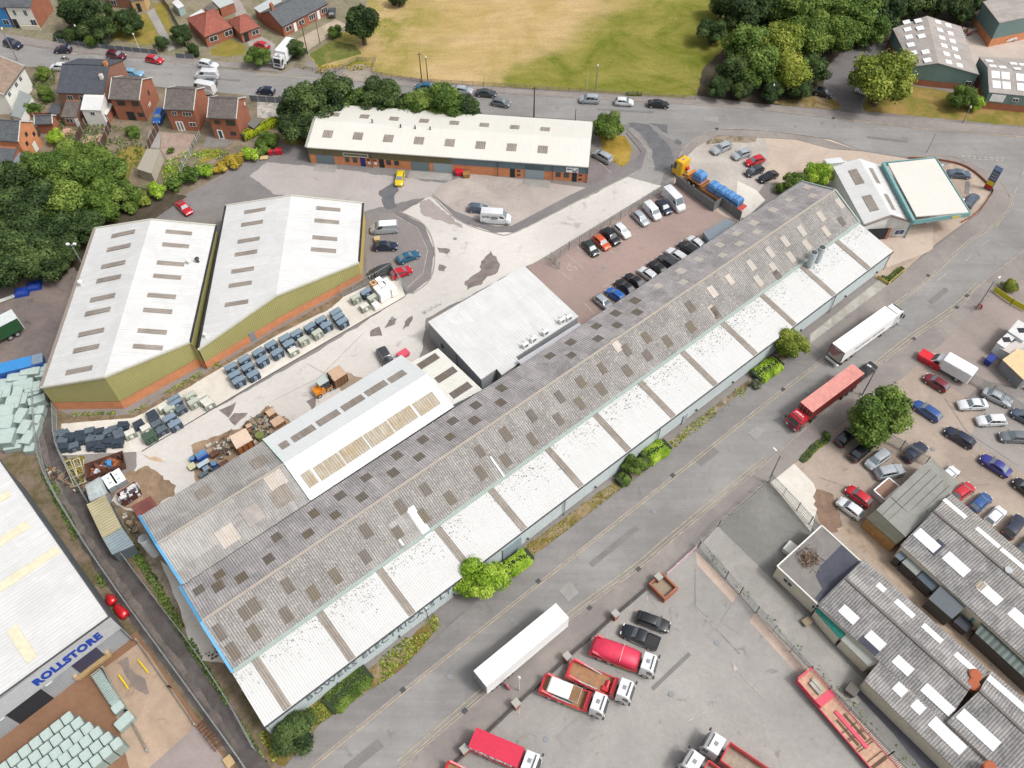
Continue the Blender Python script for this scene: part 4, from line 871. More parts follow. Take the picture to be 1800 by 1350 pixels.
o.children[0].matrix_parent_inverse = Matrix.Identity(4)
o = panel(t, 'sign_board', FA, FB, sx(1626), sx(1658),2.35,3.45, WHITE, .2); m = MB(); m.obox(FA, TU, -TV, sx(1628), sx(1645),.2,.23,2.45,2.85); m.obox(FA, TU, -TV, sx(1648), sx(1653),.2,.23,2.6,3.2); m.obox(FA, TU, -TV, sx(1633), sx(1640),.23,.24,2.55,2.72,1); m.build('sign_emblem', [BLACK, WHITE], o)
k33 = lambda l: [(520+x/3.3333,170+y/3.3333) for x, y in l]
rect_lights(t, P1, k33([(188,219),(365,231),(543,245),(722,258),(903,270),(1083,284),(1265,297),(1447,310)]),1.9,1.9, RLIGHT)
rect_lights(t, P2, k33([(230,105),(403,117),(576,130),(752,142),(929,154),(1105,166),(1283,179),(1461,191)]),1.85,1.5, RLIGHT)
for x0, x1 in ((95,228),(665,925),(1340,1500)): m = MB(); m.obox(Tq(0,0,0), TU, -TV, sx(x0), sx(x1),0,2.2,0,.07); tag(m.build('door_apron', GREYC, t))
for p in k33([(448,150),(615,180),(700,187),(788,193)]): g = hitroof((P1[0][0], P1[3]), *p); m = MB(); m.cyl(g-Vector((0,0,.1)), g+Vector((0,0,.7)),.14,.14,8); m.build('roof_vent', DARK, t)
# ------------------------------------------------------------------ storage warehouse, lower left
t = btn('storage_warehouse', 'huge white-roofed grey warehouse with blue rooftop-height lettering above loading docks', 'warehouse', (60,1050,0))
ZS = 8.4; S1 = G(193,1084, ZS); S0 = G(-2,1229, ZS); SU = (S1-S0); SU.z = 0; SU.normalize(); SV = Vector((-SU.y, SU.x, 0)); r0 = G(0,808, ZS)
SLn = (r0-S1).dot(SV)
def Sq(u, v, z): return Vector((S1.x+SU.x*u+SV.x*v, S1.y+SU.y*u+SV.y*v, z))
m = MB(); roofpoly(m, [Sq(-60,0, ZS+1.4), Sq(0,0, ZS), r0, Sq(-60, SLn+12, ZS+1.4)],.3, u=SV); m.build('roof', WROOF2, t)
cc = Sq(-30,20,0)
m = MB(); curtain(m, [Sq(-60,0, ZS-.1), Sq(0,0, ZS-.1)],4.6, c=cc, inset=0, drop=0); m.build('fascia', plain('pale grey fascia', RGB(196,198,200,.8),.6), t)
m = MB(); curtain(m, [Sq(-60,.5,4.62), Sq(0,.5,4.62)],0, c=cc, inset=0, drop=0); m.build('front_wall', GREYW, t)
m = MB(); curtain(m, [Sq(0,0, ZS-.1), r0],0, c=cc, inset=.1, drop=0); m.build('side_wall', DGREYW, t)
m = MB(); m.obox(Sq(0,0,0), SU, SV, -60,0,.05,.5,4.5,4.62); m.build('soffit', GREY, t)
m = MB(); m.bar(Sq(-60,0, ZS+1.4+.06), Sq(0,0, ZS+.06),.2,.14); m.bar(Sq(0,0, ZS+.06), r0+Vector((0,0,.06)),.2,.14); m.build('roof_edge_trim', DARK, t)
def on_wall(px, py, v, O=S1):
 d = ray(px, py); o = Vector((0,0, CH)); return o+d*(((O-o).dot(SV)+v)/d.dot(SV))
a_, b_ = on_wall(61,1203,-.03), on_wall(181,1119,-.03); M0_ = Vector((a_.x, a_.y, 5.55)); LL_ = (Vector((b_.x-a_.x, b_.y-a_.y, 0))).length
lettering(t, 'ROLLSTORE', M0_, SU, -SV, Vector((0,0,1)), LL_, 1.7, BLUES, .06,1.1)
DA, DB = Sq(-60,.5,0), Sq(0,.5,0)
for x0, x1, z0, z1, mt, nm in ((53.0,56.4,.9,4.2, plain('dock door', RGB(66,66,90,.8),.6), 'dock_door'),(44.5,49,0,4.2, NAVY, 'warehouse_opening'),(30,41,0,4.4, NAVY, 'warehouse_opening')):
 panel(t, nm, DA, DB, x0, x1, z0, z1, mt, .04)
m = MB(); m.obox(DA, SU, -SV, 52.4,57,.04,.6,.5,1.0); m.build('dock_leveller', plain('dock timber', RGB(176,150,104,.8),.8), t)
for x in (52.2,56.6): panel(t, 'dock_bumper', DA, DB, x, x+.5,.6,1.6, WOODM, .4)
for x in (49.6,43.5,42.1): panel(t, 'wall_lamp', DA, DB, x, x+.9,3.9,4.1, WHITE, .3)
for q in (((0,1010),(85,990),1.1),((33,1130),(48,1155),1.2),((0,950),(35,935),1.0)):
 pass
m = MB()
for p, w_, l_ in (((38,1131),1.3,5.5),((40,1005),1.3,9.5),((10,945),1.3,6.0),((0,875),1.2,2.5)):
 g = G(p[0], p[1], ZS+.3); n = Vector((0,0,1))
 u0 = (g-S1).dot(SU); f = -u0/60*1.4
 c = Vector((g.x, g.y, ZS+f+.03)); A_, B_ = (SV, SU) if p[0] in (38,) else (SU, SV)
 m.hexa([c-A_*l_/2*1-B_*w_/2+Vector((0,0,(A_.dot(SU)*l_/2+B_.dot(SU)*w_/2)/60*1.4)), c+A_*l_/2-B_*w_/2-Vector((0,0,(A_.dot(SU)*l_/2-B_.dot(SU)*w_/2)/60*1.4)), c+A_*l_/2+B_*w_/2-Vector((0,0,(A_.dot(SU)*l_/2+B_.dot(SU)*w_/2)/60*1.4)), c-A_*l_/2+B_*w_/2+Vector((0,0,(A_.dot(SU)*l_/2-B_.dot(SU)*w_/2)/60*1.4)),
   *[q+Vector((0,0,.06)) for q in (c-A_*l_/2-B_*w_/2+Vector((0,0,(A_.dot(SU)*l_/2+B_.dot(SU)*w_/2)/60*1.4)), c+A_*l_/2-B_*w_/2-Vector((0,0,(A_.dot(SU)*l_/2-B_.dot(SU)*w_/2)/60*1.4)), c+A_*l_/2+B_*w_/2-Vector((0,0,(A_.dot(SU)*l_/2+B_.dot(SU)*w_/2)/60*1.4)), c-A_*l_/2+B_*w_/2+Vector((0,0,(A_.dot(SU)*l_/2-B_.dot(SU)*w_/2)/60*1.4)))]])
m.build('rooflight', plain('yellowed rooflight', RGB(226,218,190,.85),.5, vary=.15), t)
# ------------------------------------------------------------------ generic traced sheds
def shed(name, label, cat, roof, mroof, mwall, plinth=None, t=.12, inset=.1, group=None, wallmat2=None, trim=None):
 o = btn(name, label, cat, (sum(p[0] for p in roof)/len(roof), sum(p[1] for p in roof)/len(roof), sum(p[2] for p in roof)/len(roof)), group)
 m = MB(); P = roofpoly(m, roof, t); m.build('roof', mroof, o)
 z0 = plinth[1] if plinth else 0
 m = MB(); curtain(m, roof, z0, closed=True, inset=inset, drop=t*.6); m.build('wall', mwall, o)
 if plinth: m = MB(); curtain(m, roof, 0, plinth[1], closed=True, inset=inset-.03, drop=0); m.build('brick_plinth', plinth[0], o)
 if trim:
  m = MB(); R = [W(p) for p in roof]
  for i in range(len(R)): m.bar(R[i]+Vector((0,0,.03)), R[(i+1) % len(R)]+Vector((0,0,.03)),.18,.12)
  m.build('roof_edge_trim', trim, o)
 return o, P
def gable(name, label, cat, eF, rg, eB, mroof, mwall, plinth=None, ridge=None, group=None, mroof2=None):
 """eF, rg, eB: (left, right) pixel+height pairs of front eave, ridge, back eave"""
 o = btn(name, label, cat, ((rg[0][0]+rg[1][0])/2,(rg[0][1]+rg[1][1])/2, rg[0][2]), group)
 m = MB(); PF = roofpoly(m, [eF[0], eF[1], rg[1], rg[0]]); m.build('front_roof_slope', mroof, o)
 m = MB(); PB = roofpoly(m, [eB[0], eB[1], rg[1], rg[0]]); m.build('rear_roof_slope', mroof2 or mroof, o)
 ring = [eF[0], eF[1], rg[1], eB[1], eB[0], rg[0]]; c = centroid([W(p) for p in ring]); z0 = plinth[1] if plinth else 0
 m = MB(); curtain(m, ring, z0, closed=True, c=c); m.build('wall', mwall, o)
 if plinth: m = MB(); curtain(m, ring, 0, plinth[1], closed=True, c=c, inset=.09, drop=0); m.build('brick_plinth', plinth[0], o)
 if ridge: ridgecap(o, W(rg[0])+Vector((0,0,.02)), W(rg[1])+Vector((0,0,.02)), ridge, .35)
 return o, PF, PB
RIDG = plain('grey ridge', RGB(120,114,110,.8),.9)
# workshops, lower right
o, PF, PB = gable('corrugated_workshop', 'long grey corrugated workshop with terracotta pots at its valley', 'workshop', [(1438,1063,3.5),(1664,1272,3.5)],[(1486.7,1016.7,5.2),(1703,1213,5.2)],[(1518,983,3.8),(1740,1180,3.8)], CEM2, RENDER_C, ridge=RIDG)
k4 = lambda l: [(1350+x/3.858,1000+y/3.858) for x, y in l]
rect_lights(o, PF, k4([(548,310),(728,485),(915,655)]),2.4,1.3, RLIGHT_W); rect_lights(o, PF, k4([(1150,885)]),4.0,1.3, RLIGHT_W)
rect_lights(o, PF, k4([(690,520)]),2.6,1.0, FELTD)
rect_lights(o, PB, k4([(765,127)]),1.2,1.0, RLIGHT_W); rect_lights(o, PB, k4([(925,270),(1112,438),(1335,635)]),2.8,1.0, RLIGHT_W)
oS, PS = shed('corrugated_lean_to', 'corrugated lean-to along the concrete lane with square white rooflights', 'workshop', [(1519,1196,2.8),(1700,1372,2.8),(1738,1338,3.5),(1545,1163,3.5)], CEM2, RENDER_C)
rect_lights(oS, PS, k4([(895,818),(1018,937)]),1.4,1.3, RLIGHT_W); rect_lights(oS, PS, k4([(1215,1130)]),4.4,1.5, RLIGHT_W)
o, PF, PB = gable('corrugated_workshop', 'grey corrugated workshop at the lower right corner with long white rooflights', 'workshop', [(1664,1268,4.0),(1875,1465,4.0)],[(1722,1214,5.6),(1920,1398,5.6)],[(1742,1178,4.2),(1950,1358,4.2)], CEM2, RENDER_C, ridge=RIDG)
rect_lights(o, PF, k4([(1425,1090)]),5.0,1.5, RLIGHT_W); rect_lights(o, PB, k4([(1617,845)]),5.0,1.1, RLIGHT_W)
o, PF, PB = gable('corrugated_workshop', 'long grey corrugated workshop beside the row of backed-in cars', 'workshop', [(1583,958,3.5),(1820,1175,3.5)],[(1641,898,5.3),(1880,1098,5.3)],[(1672,867,3.6),(1900,1056,3.6)], CEM2, RENDER_C, ridge=RIDG, mroof2=CEM)
rect_lights(o, PF, [(1629,950),(1681,992)],3.4,1.5, RLIGHT_W); rect_lights(o, PF, k4([(1505,170),(1715,345)]),3.0,1.4, RLIGHT_W); rect_lights(o, PF, k4([(1440,112)]),1.0,1.2, RLIGHT_B); rect_lights(o, PF, [(1646,962)],1.3,2.2, FELTD)
rect_lights(o, PB, [(1678,894),(1736,945)],3.6,.9, RLIGHT_W); rect_lights(o, PB, [(1783,985)],4.2,.9, RLIGHT_W)
g = G(1770,1005,5.0); m = MB(); m.cyl(g-Vector((0,0,.4)), g+Vector((0,0,.6)),.5,.5,14); m.build('roof_flue', STEEL, o)
# two terracotta-coloured round tanks and a clutter flue beside the valley
for i, (p, lab) in enumerate((((1715,1186), 'round terracotta coloured roof tank, the upper one beside the valley'),((1712,1203), 'round terracotta coloured roof tank, the lower one beside the valley'),((1741,1349), 'round terracotta coloured roof tank at the bottom edge beside the white junk'))):
 g = G(p[0], p[1],4.9); o = thing('roof_tank', lab, 'tank', (g.x, g.y, 3.9), group='terracotta roof tanks'); m = MB(); m.cyl((0,0,0),(0,0,1.0),.68,.74,16); m.build('tank_body', CLAY, o, smooth=True, autosm=40); m = MB(); m.cyl((0,0,1.0),(0,0,1.08),.78,.6,16); m.build('tank_lid', CLAY, o)
 for ch in o.children: ch.matrix_parent_inverse = Matrix.Identity(4)
# flat felt office with twigs
o, P = shed('flat_roof_office', 'low cream-walled office with flat felt roof and a pile of twigs on it', 'office', [(1366,995.4,3.2),(1444.4,923.9,3.2),(1514,987.8,3.2),(1438,1063,3.2)], FELT, RENDER_C, t=.2, trim=OFFW)
m = MB(); roofpoly(m, [(1441,1059,3.23),(1511,988,3.23),(1479,958,3.23),(1442,995,3.23),(1434,1012,3.23),(1446,1035,3.23),(1432,1052,3.23)],.04); m.build('felt_repair', FELTD, o)
A_, B_ = G(1366,995.4,3.2), G(1438,1063,3.2)
for u0, u1 in ((1.5,3.0),(6.4,7.3),(7.6,8.5),(9.0,9.8)): window(o, A_+Vector((0,0,0)), B_, u0, u1,1.5,2.4, WHITE, proud=.02)
tp = btn('twig_pile', 'pile of cut brown twigs on the flat felt roof', 'twigs', (1420,980,3.3)); g = G(1422,982,3.25); tp.location = g
m = MB(); rr = random.Random(2)
for k in range(260):
 a = Vector((rr.gauss(0,.65), rr.gauss(0,.7), rr.uniform(.02,.35))); dd = Vector((rr.uniform(-1,1), rr.uniform(-1,1), rr.uniform(-.2,.3)))*rr.uniform(.25,.6); m.bar(a, a+dd, rr.uniform(.03,.08), None, rr.choice((0,0,0,1)))
x = m.build('twig_heap', [plain('twigs', (.13,.08,.06,1),.9), plain('straw', (.3,.22,.14,1),.9)], tp); x.matrix_parent_inverse = Matrix.Identity(4)
m = MB(); m.obox(G(1388,968,0), Vector((.7,.7,0)), Vector((-.7,.7,0)),-.9,.9,-.8,.8,0,.9); tag(m.build('electric_kiosk', OFFW), 'small pale box kiosk against the flat-roofed office wall', 'kiosk')
shed('lean_to_canopy', 'teal painted lean-to canopy between the felt-roofed office and white lean-to', 'canopy', [(1431.6,1072.6,2.3),(1477,1123,2.3),(1488.7,1111.5,2.9),(1440.5,1067,2.9)], TEALG, RENDER_C)
shed('lean_to_store', 'pale grey lean-to store next to the teal canopy', 'lean-to', [(1478,1124,2.3),(1527.6,1172.4,2.3),(1544.4,1165,2.9),(1489.5,1112.5,2.9)], plain('pale grey roof sheet', RGB(182,184,176,.8),.7), RENDER_C)
# felt roof garage block in the breakers' yard
o, P = shed('felt_roof_garage', 'garage block with grey-green felt strips on its flat roof', 'garage', [(1540,896,3.4),(1619,820,3.4),(1640,806,3.4),(1660,826,3.4),(1684,846,3.4),(1672,867,3.4),(1641,898,3.5),(1592,944,3.5)], FELTG, BRICKD, t=.2)
m = MB()
for k in (1,2,3,4): a = G(1540+k*10.4,896+k*9.6,3.43); b = G(1625+k*11,816+k*9.4,3.43); m.bar(a, b, .07,.06)
m.bar(G(1566,873,3.44), G(1594,900,3.44),.08,.06); m.build('felt_seam', plain('seam', RGB(100,102,96,.8),.8), o)
m = MB(); roofpoly(m, [(1592,944,3.44),(1584,932,3.44),(1608,903,3.44),(1622,905,3.44),(1640,898,3.5)],.04); m.build('felt_repair', FELTD, o)
shed('timber_store', 'timber fronted lean-to store with dark green roof at the yard entrance', 'store', [(1522,910,2.7),(1576,957,2.7),(1591,943.5,3.4),(1539,896.5,3.4)], FELTGD, plain('ochre boarding', RGB(176,134,84,.8),.8, vary=.3))
shed('trailer_bed', 'open trailer with white rim and brown floor beside the felt roof garage', 'trailer', [(1562,840,1.4),(1581,855,1.4),(1555,879,1.4),(1536,862,1.4)], plain('brown boards', RGB(160,128,110,.8),.9, vary=.25), WHITE, trim=WHITE)
for q, mt, lab in (([(1573,977,2.3),(1583,986,2.3),(1600,975,2.5),(1588,965,2.5)], plain('blue grey sheet', RGB(108,118,130,.8),.6), 'small blue-grey roofed store touching the timber store'),
                   ([(1585,988,2.3),(1611,1012,2.3),(1623,999,2.6),(1600,977,2.6)], plain('pale green grey sheet', RGB(146,152,148,.8),.6), 'pale grey-green roofed store in the alley row'),
                   ([(1612,1014,2.3),(1639,1039,2.3),(1654,1027,2.6),(1626,1001,2.6)], plain('dark blue sheet', RGB(74,88,102,.8),.6), 'dark blue roofed store in the alley row'),
                   ([(1632,1052,2.8),(1674,1088,2.8),(1698,1066,3.0),(1654,1029,3.0)], plain('slate grey sheet', RGB(92,100,106,.8),.6), 'large slate-grey roofed store in the alley row'),
                   ([(1676,1092,1.5),(1700,1112,1.5),(1712,1100,1.5),(1690,1080,1.5)], plain('black tarpaulin', RGB(48,52,66,.8),.5), 'dark tarpaulin covered heap beside the blue drum'),
                   ([(1714,1112,2.6),(1830,1218,2.6),(1846,1200,2.8),(1726,1094,2.8)], sheet('dark green translucent sheet', RGB(96,108,104,.8),.8,.05, None, 0, None, 0,(1.2,4),.2,.5,.3,.1), 'long dark green-grey canopy over the alley junk')):
 shed('alley_store', lab, 'store', q, mt, plain('dark shed wall', RGB(70,66,66,.8),.8))
g = G(1705,1093,0); m = MB(); m.cyl((g.x, g.y, 0),(g.x, g.y, 2.4),.8,.8,18); o = thing('blue_drum', 'pale blue upright tank with rusty lid in the alley', 'tank', (g.x, g.y, 0)); m.build('tank_body', plain('pale blue tank', RGB(120,160,170,.8),.5), o, smooth=True, autosm=40); m = MB(); m.cyl((g.x, g.y, 2.4),(g.x, g.y, 2.5),.72,.72,18); m.build('tank_lid', plain('lid rust', RGB(196,180,156,.8),.8), o)
# ------------------------------------------------------------------ garage and canopy
o, PF, PB = gable('garage_building', 'white gabled garage workshop with four brown rooflights', 'garage', [(1464.6,293,3.9),(1520.3,396,3.9)],[(1510,278,4.9),(1566.6,379,4.9)],[(1549.6,291,3.9),(1603.4,390.3,3.9)], WROOF2, RENDER_W)
k5 = lambda l: [(1440+x/5.294,260+y/5.294) for x, y in l]
rect_lights(o, PF, k5([(345,270),(478,515)]),4.2,1.6, RLIGHT); rect_lights(o, PB, k5([(515,260),(655,505)]),4.4,.8, RLIGHT)
A_, B_ = W((1520.3,396,3.9)), W((1603.4,390.3,3.9)); L_ = (Vector((B_.x-A_.x, B_.y-A_.y, 0))).length
panel(o, 'workshop_opening', A_, B_, L_*.12, L_*.56,0,2.8, NAVY, .0); panel(o, 'brick_pier', A_, B_, L_*.56, L_*.62,0,2.8, BRICKR, .05); window(o, A_, B_, L_*.72, L_*.93,1.0,2.2, WHITE, proud=.03, glass=plain('blue poster glass', RGB(60,70,110,.8),.3))
m = MB(); m.bar(W((1520.3,396,3.95)), W((1566.6,379,4.95)),.25,.35); m.bar(W((1566.6,379,4.95)), W((1603.4,390.3,3.95)),.25,.35); m.build('bargeboard', plain('mauve board', RGB(150,138,134,.8),.7), o)
panel(o, 'corner_trim', B_, W((1549.6,291,3.9)),-.1,.35,0,3.7, TEALP, .08)
o = btn('forecourt_canopy', 'flat cream canopy with teal fascia over the old fuel forecourt', 'canopy', (1630,330,0))
q = [(1553,285.5),(1607,388),(1706,374),(1645,276.6)]
m = MB(); roofpoly(m, [(x, y, 5.0) for x, y in [(1560.9,286.8),(1611,380.5),(1703.5,373.2),(1643.5,278.3)]],.2); m.build('roof', CREAM, o)
m = MB(); Q = [G(x, y, 5.05) for x, y in q]
for i in range(4):
 a_, b_ = Q[i], Q[(i+1) % 4]; m.bar(a_-Vector((0,0,.4)), b_-Vector((0,0,.4)),.5 if i == 0 else .16,.95)
m.build('fascia', TEALP, o)
m = MB(); a_, b_ = Q[1], Q[2]; d_ = (b_-a_).normalized(); n_ = Vector((d_.y, -d_.x, 0)); m.obox(a_, d_, n_, (b_-a_).length*.68,(b_-a_).length*.84,.09,.14,4.3,4.9); m.build('yellow_logo', plain('faded yellow sign', RGB(226,204,120,.8),.6), o)
for p in ((1630,392),(1642,320),(1678,380),(1600,340)): g = G(*p); m = MB(); m.bar((g.x, g.y, 0),(g.x, g.y, 4.2),.3); m.build('column', WHITE, o)
# ------------------------------------------------------------------ teal clad factory, upper right
o, PF, PB = gable('teal_factory', 'teal clad factory with brick base and many white rooflights behind the big round tree', 'factory', [(1569,50,4.2),(1603,117,4.2)],[(1629.5,27.7,5.8),(1649.7,110.8,5.8)],[(1690,46.6,4.2),(1721.4,131,4.0)], CEM_P, TEALC, (BRICKR, 1.4))
k1 = lambda l: [(1350+x/3.971, y/3.971) for x, y in l]
rect_lights(o, PF, k1([(1048,145),(975,205),(1062,197),(985,258),(1072,252),(997,312),(1015,370),(1100,362),(1025,425),(1113,420),(968,155)]),1.5,1.5, RLIGHT_W)
rect_lights(o, PB, k1([(1187,155),(1258,178),(1200,210),(1273,233),(1215,265),(1288,287),(1230,320),(1304,342),(1246,377),(1320,398),(1261,433),(1337,457)]),1.4,1.4, RLIGHT_W)
A_, B_ = W((1603,117,4.2)), W((1721.4,131,4.0)); window(o, A_, B_, 5.6,6.6,2.8,3.6, WHITE); window(o, A_, B_, 12.0,13.2,1.2,2.2, WHITE)
o, PF, PB = gable('teal_factory', 'teal clad factory at the right edge with square white rooflights', 'factory', [(1738.6,162,4.0),(1900,178,4.0)],[(1736,118,5.6),(1900,131,5.6)],[(1720.6,99.4,4.2),(1890,108,4.2)], CEM_P, TEALC, (BRICKR, 1.6))
k8 = lambda l: [(1640+x/6.1375, y/6.1375) for x, y in l]
rect_lights(o, PF, k8([(674,806),(782,818),(940,836),(685,912),(792,923),(950,940)]),1.6,2.0, RLIGHT_W)
rect_lights(o, PB, k8([(607,658),(868,687),(645,712),(750,724),(908,742),(968,697)]),1.5,1.2, RLIGHT_W)
A_, B_ = W((1738.6,162,4.0)), W((1900,178,4.0)); panel(o, 'notice_board', A_, B_, .8,3.6,2.0,3.6, WHITE, .06); window(o, A_, B_, 5.2,6.4,2.4,3.2, WHITE)
shed('teal_factory', 'teal clad factory with plain pale roof at the top right corner', 'factory', [(1728,3,6.0),(1757,40,6.0),(1880,14,6.0),(1850,-40,6.0)], CEM_P, TEALC, (BRICKO, 2.0), t=.2)
# ------------------------------------------------------------------ cabins on the west strip
shed('site_cabin', 'weathered grey cabin nearest the white chest units', 'cabin', [(151,854,2.6),(159,881,2.6),(188,868,2.6),(176,839,2.6)], ground('cabin roof', RGB(198,206,204,.8), RGB(150,160,160,.8),.6,.1), GREYW, trim=STEEL)
shed('site_cabin', 'long cabin with yellowed corrugated roof beside the track', 'cabin', [(152,886.6,3.0),(180,946,3.0),(214,927,3.0),(185,870,3.0)], sheet('yellowed cabin sheet', RGB(186,176,142,.8),.45,.05, RGB(160,150,116,.8),.5, None, 0,(3,3),.05,.8,.2,.1), DGREYW)
shed('site_cabin', 'blue-grey metal cabin at the south end of the cabin row', 'cabin', [(180.5,947,2.8),(197,975,2.8),(236,958,2.8),(215,928,2.8)], sheet('blue grey cabin sheet', RGB(150,164,170,.8),.45,.05, RGB(120,134,142,.8),.5, None, 0,(3,3),.05,.8,.2,.1), DGREYW)
g = G(272,973,0); o = thing('exhaust_stack', 'thick white exhaust stack beside the blue bargeboard', 'chimney', (g.x, g.y, 0)); top = G(258,953,4.5)
m = MB(); m.cyl((g.x, g.y, 0),(g.x-.2, g.y+.2,4.3),.7,.7,20); m.build('stack_pipe', plain('stack white', RGB(226,230,230,.9),.5), o, smooth=True, autosm=40); m = MB(); m.cyl((g.x-.2, g.y+.2,4.3),(g.x-.2, g.y+.2,4.34),.66,.66,20); m.build('stack_mouth', GREY, o)
# steel container in the car park
def container(name, label, corners, z, mat, doors=True, cat='container'):
 o, P = shed(name, label, cat, [(x, y, z) for x, y in corners], mat, mat, t=.1, inset=.02)
 return o
container('storage_container', 'blue-grey steel container at the top of the mauve car park', [(1236,408),(1250,428),(1293,394.5),(1277.7,383)],2.6, sheet('container blue grey', RGB(138,150,158,.8),.3,.02, None, 0, None, 0,(5,5),.02,.5,.15,.05))
# ================================================================== HOUSES
class House:
 def __init__(s, name, label, cat, a, b, ze, zr, mroof, mwall, rg=None, hd=None, trim=None, front=None, group=None, hip=0, left=None):
  A, B = G(a[0], a[1], ze), G(b[0], b[1], ze); s.U = (B-A); s.L = s.U.length; s.U.normalize(); s.V = Vector((-s.U.y, s.U.x, 0)); s.A = A
  s.hd = hd or (G(rg[0], rg[1], zr)-A).dot(s.V); s.ze, s.zr = ze, zr
  mid = s.q(s.L/2, s.hd, 0); s.o = thing(name, label, cat, tuple(mid),0, group)
  q = s.q; L, D = s.L, s.hd; h = hip
  for nm, v0, sg in (('front_roof_slope', 0,1),('rear_roof_slope', 2*D, -1)):
   m = MB(); roofpoly(m, [q(-.12, v0, ze), q(L+.12, v0, ze), q(L+.12-h, D, zr), q(-.12+h, D, zr)],.12); m.build(nm, mroof, s.o)
  if hip:
   for u0, sg in ((-.12,1),(L+.12,-1)):
    m = MB(); roofpoly(m, [q(u0,0, ze), q(u0,2*D, ze), q(u0+sg*h, D, zr)],.12); m.build('hip_roof_slope', mroof, s.o)
  i = .22
  s.fa, s.fb, s.ra, s.rb = q(.08, i, 0), q(L-.08, i, 0), q(L-.08, i, 0), q(L-.08,2*D-i, 0)
  def wall(nm, P, mt):
   m = MB(); u = 0
   Q = [P[0]]+P[1:]
   xs = [(p-P[0]).dot((P[-1]-P[0]).normalized()) for p in P]
   pts = [(P[0].x, P[0].y, 0),(P[-1].x, P[-1].y, 0)]+[tuple(p) for p in P[::-1]]
   uv = [(0,0),(xs[-1],0)]+[(xs[k], P[k].z) for k in range(len(P)-1,-1,-1)]
   m.face(pts, uv); m.build(nm, mt, s.o)
  e = ze-.08; k = zr-.12
  wall('front_wall', [q(.08, i, e), q(L-.08, i, e)], front or mwall)
  wall('rear_wall', [q(L-.08,2*D-i, e), q(.08,2*D-i, e)], mwall)
  if hip:
   wall('side_wall', [q(L-.08, i, e), q(L-.08,2*D-i, e)], mwall); wall('side_wall', [q(.08,2*D-i, e), q(.08, i, e)], mwall)
  else:
   wall('gable_wall', [q(L-.08, i, e), q(L-.08, D, k), q(L-.08,2*D-i, e)], mwall)
   wall('gable_wall', [q(.08,2*D-i, e), q(.08, D, k), q(.08, i, e)], left or mwall)
   if trim:
    for u0 in (L+.14,-.14):
     m = MB(); m.bar(q(u0,0, ze), q(u0, D, zr+.03),.1,.22); m.bar(q(u0, D, zr+.03), q(u0,2*D, ze),.1,.22); m.build('bargeboard', trim, s.o)
  m = MB(); m.bar(q(-.1,-.06, ze-.05), q(L+.1,-.06, ze-.05),.12,.12); m.build('gutter', DARK, s.o)
  if not hip: ridgecap(s.o, q(-.1, D, zr), q(L+.1, D, zr), mroof, .25)
 def q(s, u, v, z): return Vector((s.A.x+s.U.x*u+s.V.x*v, s.A.y+s.U.y*u+s.V.y*v, z))
 def w(s, u0, u1, z0, z1, frame=None, side='f', mull=1, **k):
  A, B = (s.fa, s.fb) if side == 'f' else (s.ra, s.rb)
  return window(s.o, A, B, u0, u1, z0, z1, frame, proud=.04, mull=mull, **k)
 def d(s, u0, u1, z0, z1, mat, nm='door', side='f'):
  A, B = (s.fa, s.fb) if side == 'f' else (s.ra, s.rb)
  return panel(s.o, nm, A, B, u0, u1, z0, z1, mat, .05)
 def chimney(s, u, v, mat=None, h=1.3, w_=.7):
  z = s.zr-abs(v-s.hd)/s.hd*(s.zr-s.ze); m = MB(); m.obox(s.q(u, v, 0), s.U, s.V, -w_/2, w_/2,-.35,.35, z-.5, s.zr+h); c = m.build('chimney', mat or BRICKR, s.o)
  for k in (-.17,.17):
   m = MB(); p = s.q(u+k, v, s.zr+h); m.cyl(p, p+Vector((0,0,.35)),.1,.09,8); m.build('chimney_pot', CLAY, c)
  return c
DW = plain('dark window frame', (.05,.035,.03,1),.6)
grp = 'red brick detached houses in the row'
h = House('brick_house', 'red brick house in the row, next to the slate-roofed house with the rear extension', 'house', (192,173.8),(243.5,176.3),5.2,7.4, TILEG, BRICKR, rg=(201,137), trim=TRIM)
L = h.L; h.w(L*.18, L*.45,3.6,4.6, DW, mull=2); h.w(L*.68, L*.92,3.6,4.6, DW); h.d(L*.35, L*.62,.0,2.1, NAVY, 'patio_door'); h.w(L*.74, L*.93,1.0,2.0, DW); h.w(4.2,4.9,3.2,4.3, DW, 'r', 0); m = MB(); m.bar(h.fb+Vector((0,0,.1)), h.fb+Vector((0,0,5)),.1); m.build('downpipe', DARK, h.o)
for u in (3.4,2.7): h.d(u, u+.35,1.5,2.2, WHITE, 'meter_box', 'r')
h = House('brick_house', 'red brick house in the row with white windows and french doors', 'house', (289,192),(339,194),5.2,7.4, TILEG, BRICKR, rg=(297,155), trim=TRIM)
L = h.L; h.w(L*.17, L*.36,3.7,4.6); h.w(L*.55, L*.87,3.6,4.6, mull=2); h.d(L*.18, L*.45,.0,2.2, WHITE, 'french_door'); h.w(L*.22, L*.3,.1,2.1, mull=0, name='door_window'); h.w(L*.33, L*.41,.1,2.1, mull=0, name='door_window'); h.w(L*.66, L*.9,1.1,2.1)
h = House('brick_house', 'red brick house at the east end of the row with dark windows', 'house', (365,207),(414,209),5.2,7.4, TILEG, BRICKR, rg=(370,171), trim=TRIM)
L = h.L; h.w(L*.16, L*.37,3.6,4.5, DW); h.w(L*.58, L*.9,3.4,4.6, DW); h.d(L*.14, L*.34,.0,2.2, WHITE, 'patio_door'); h.w(L*.17, L*.31,.1,2.1, DARK, mull=0, name='door_window'); h.w(L*.62, L*.82,1.0,1.9, DW)
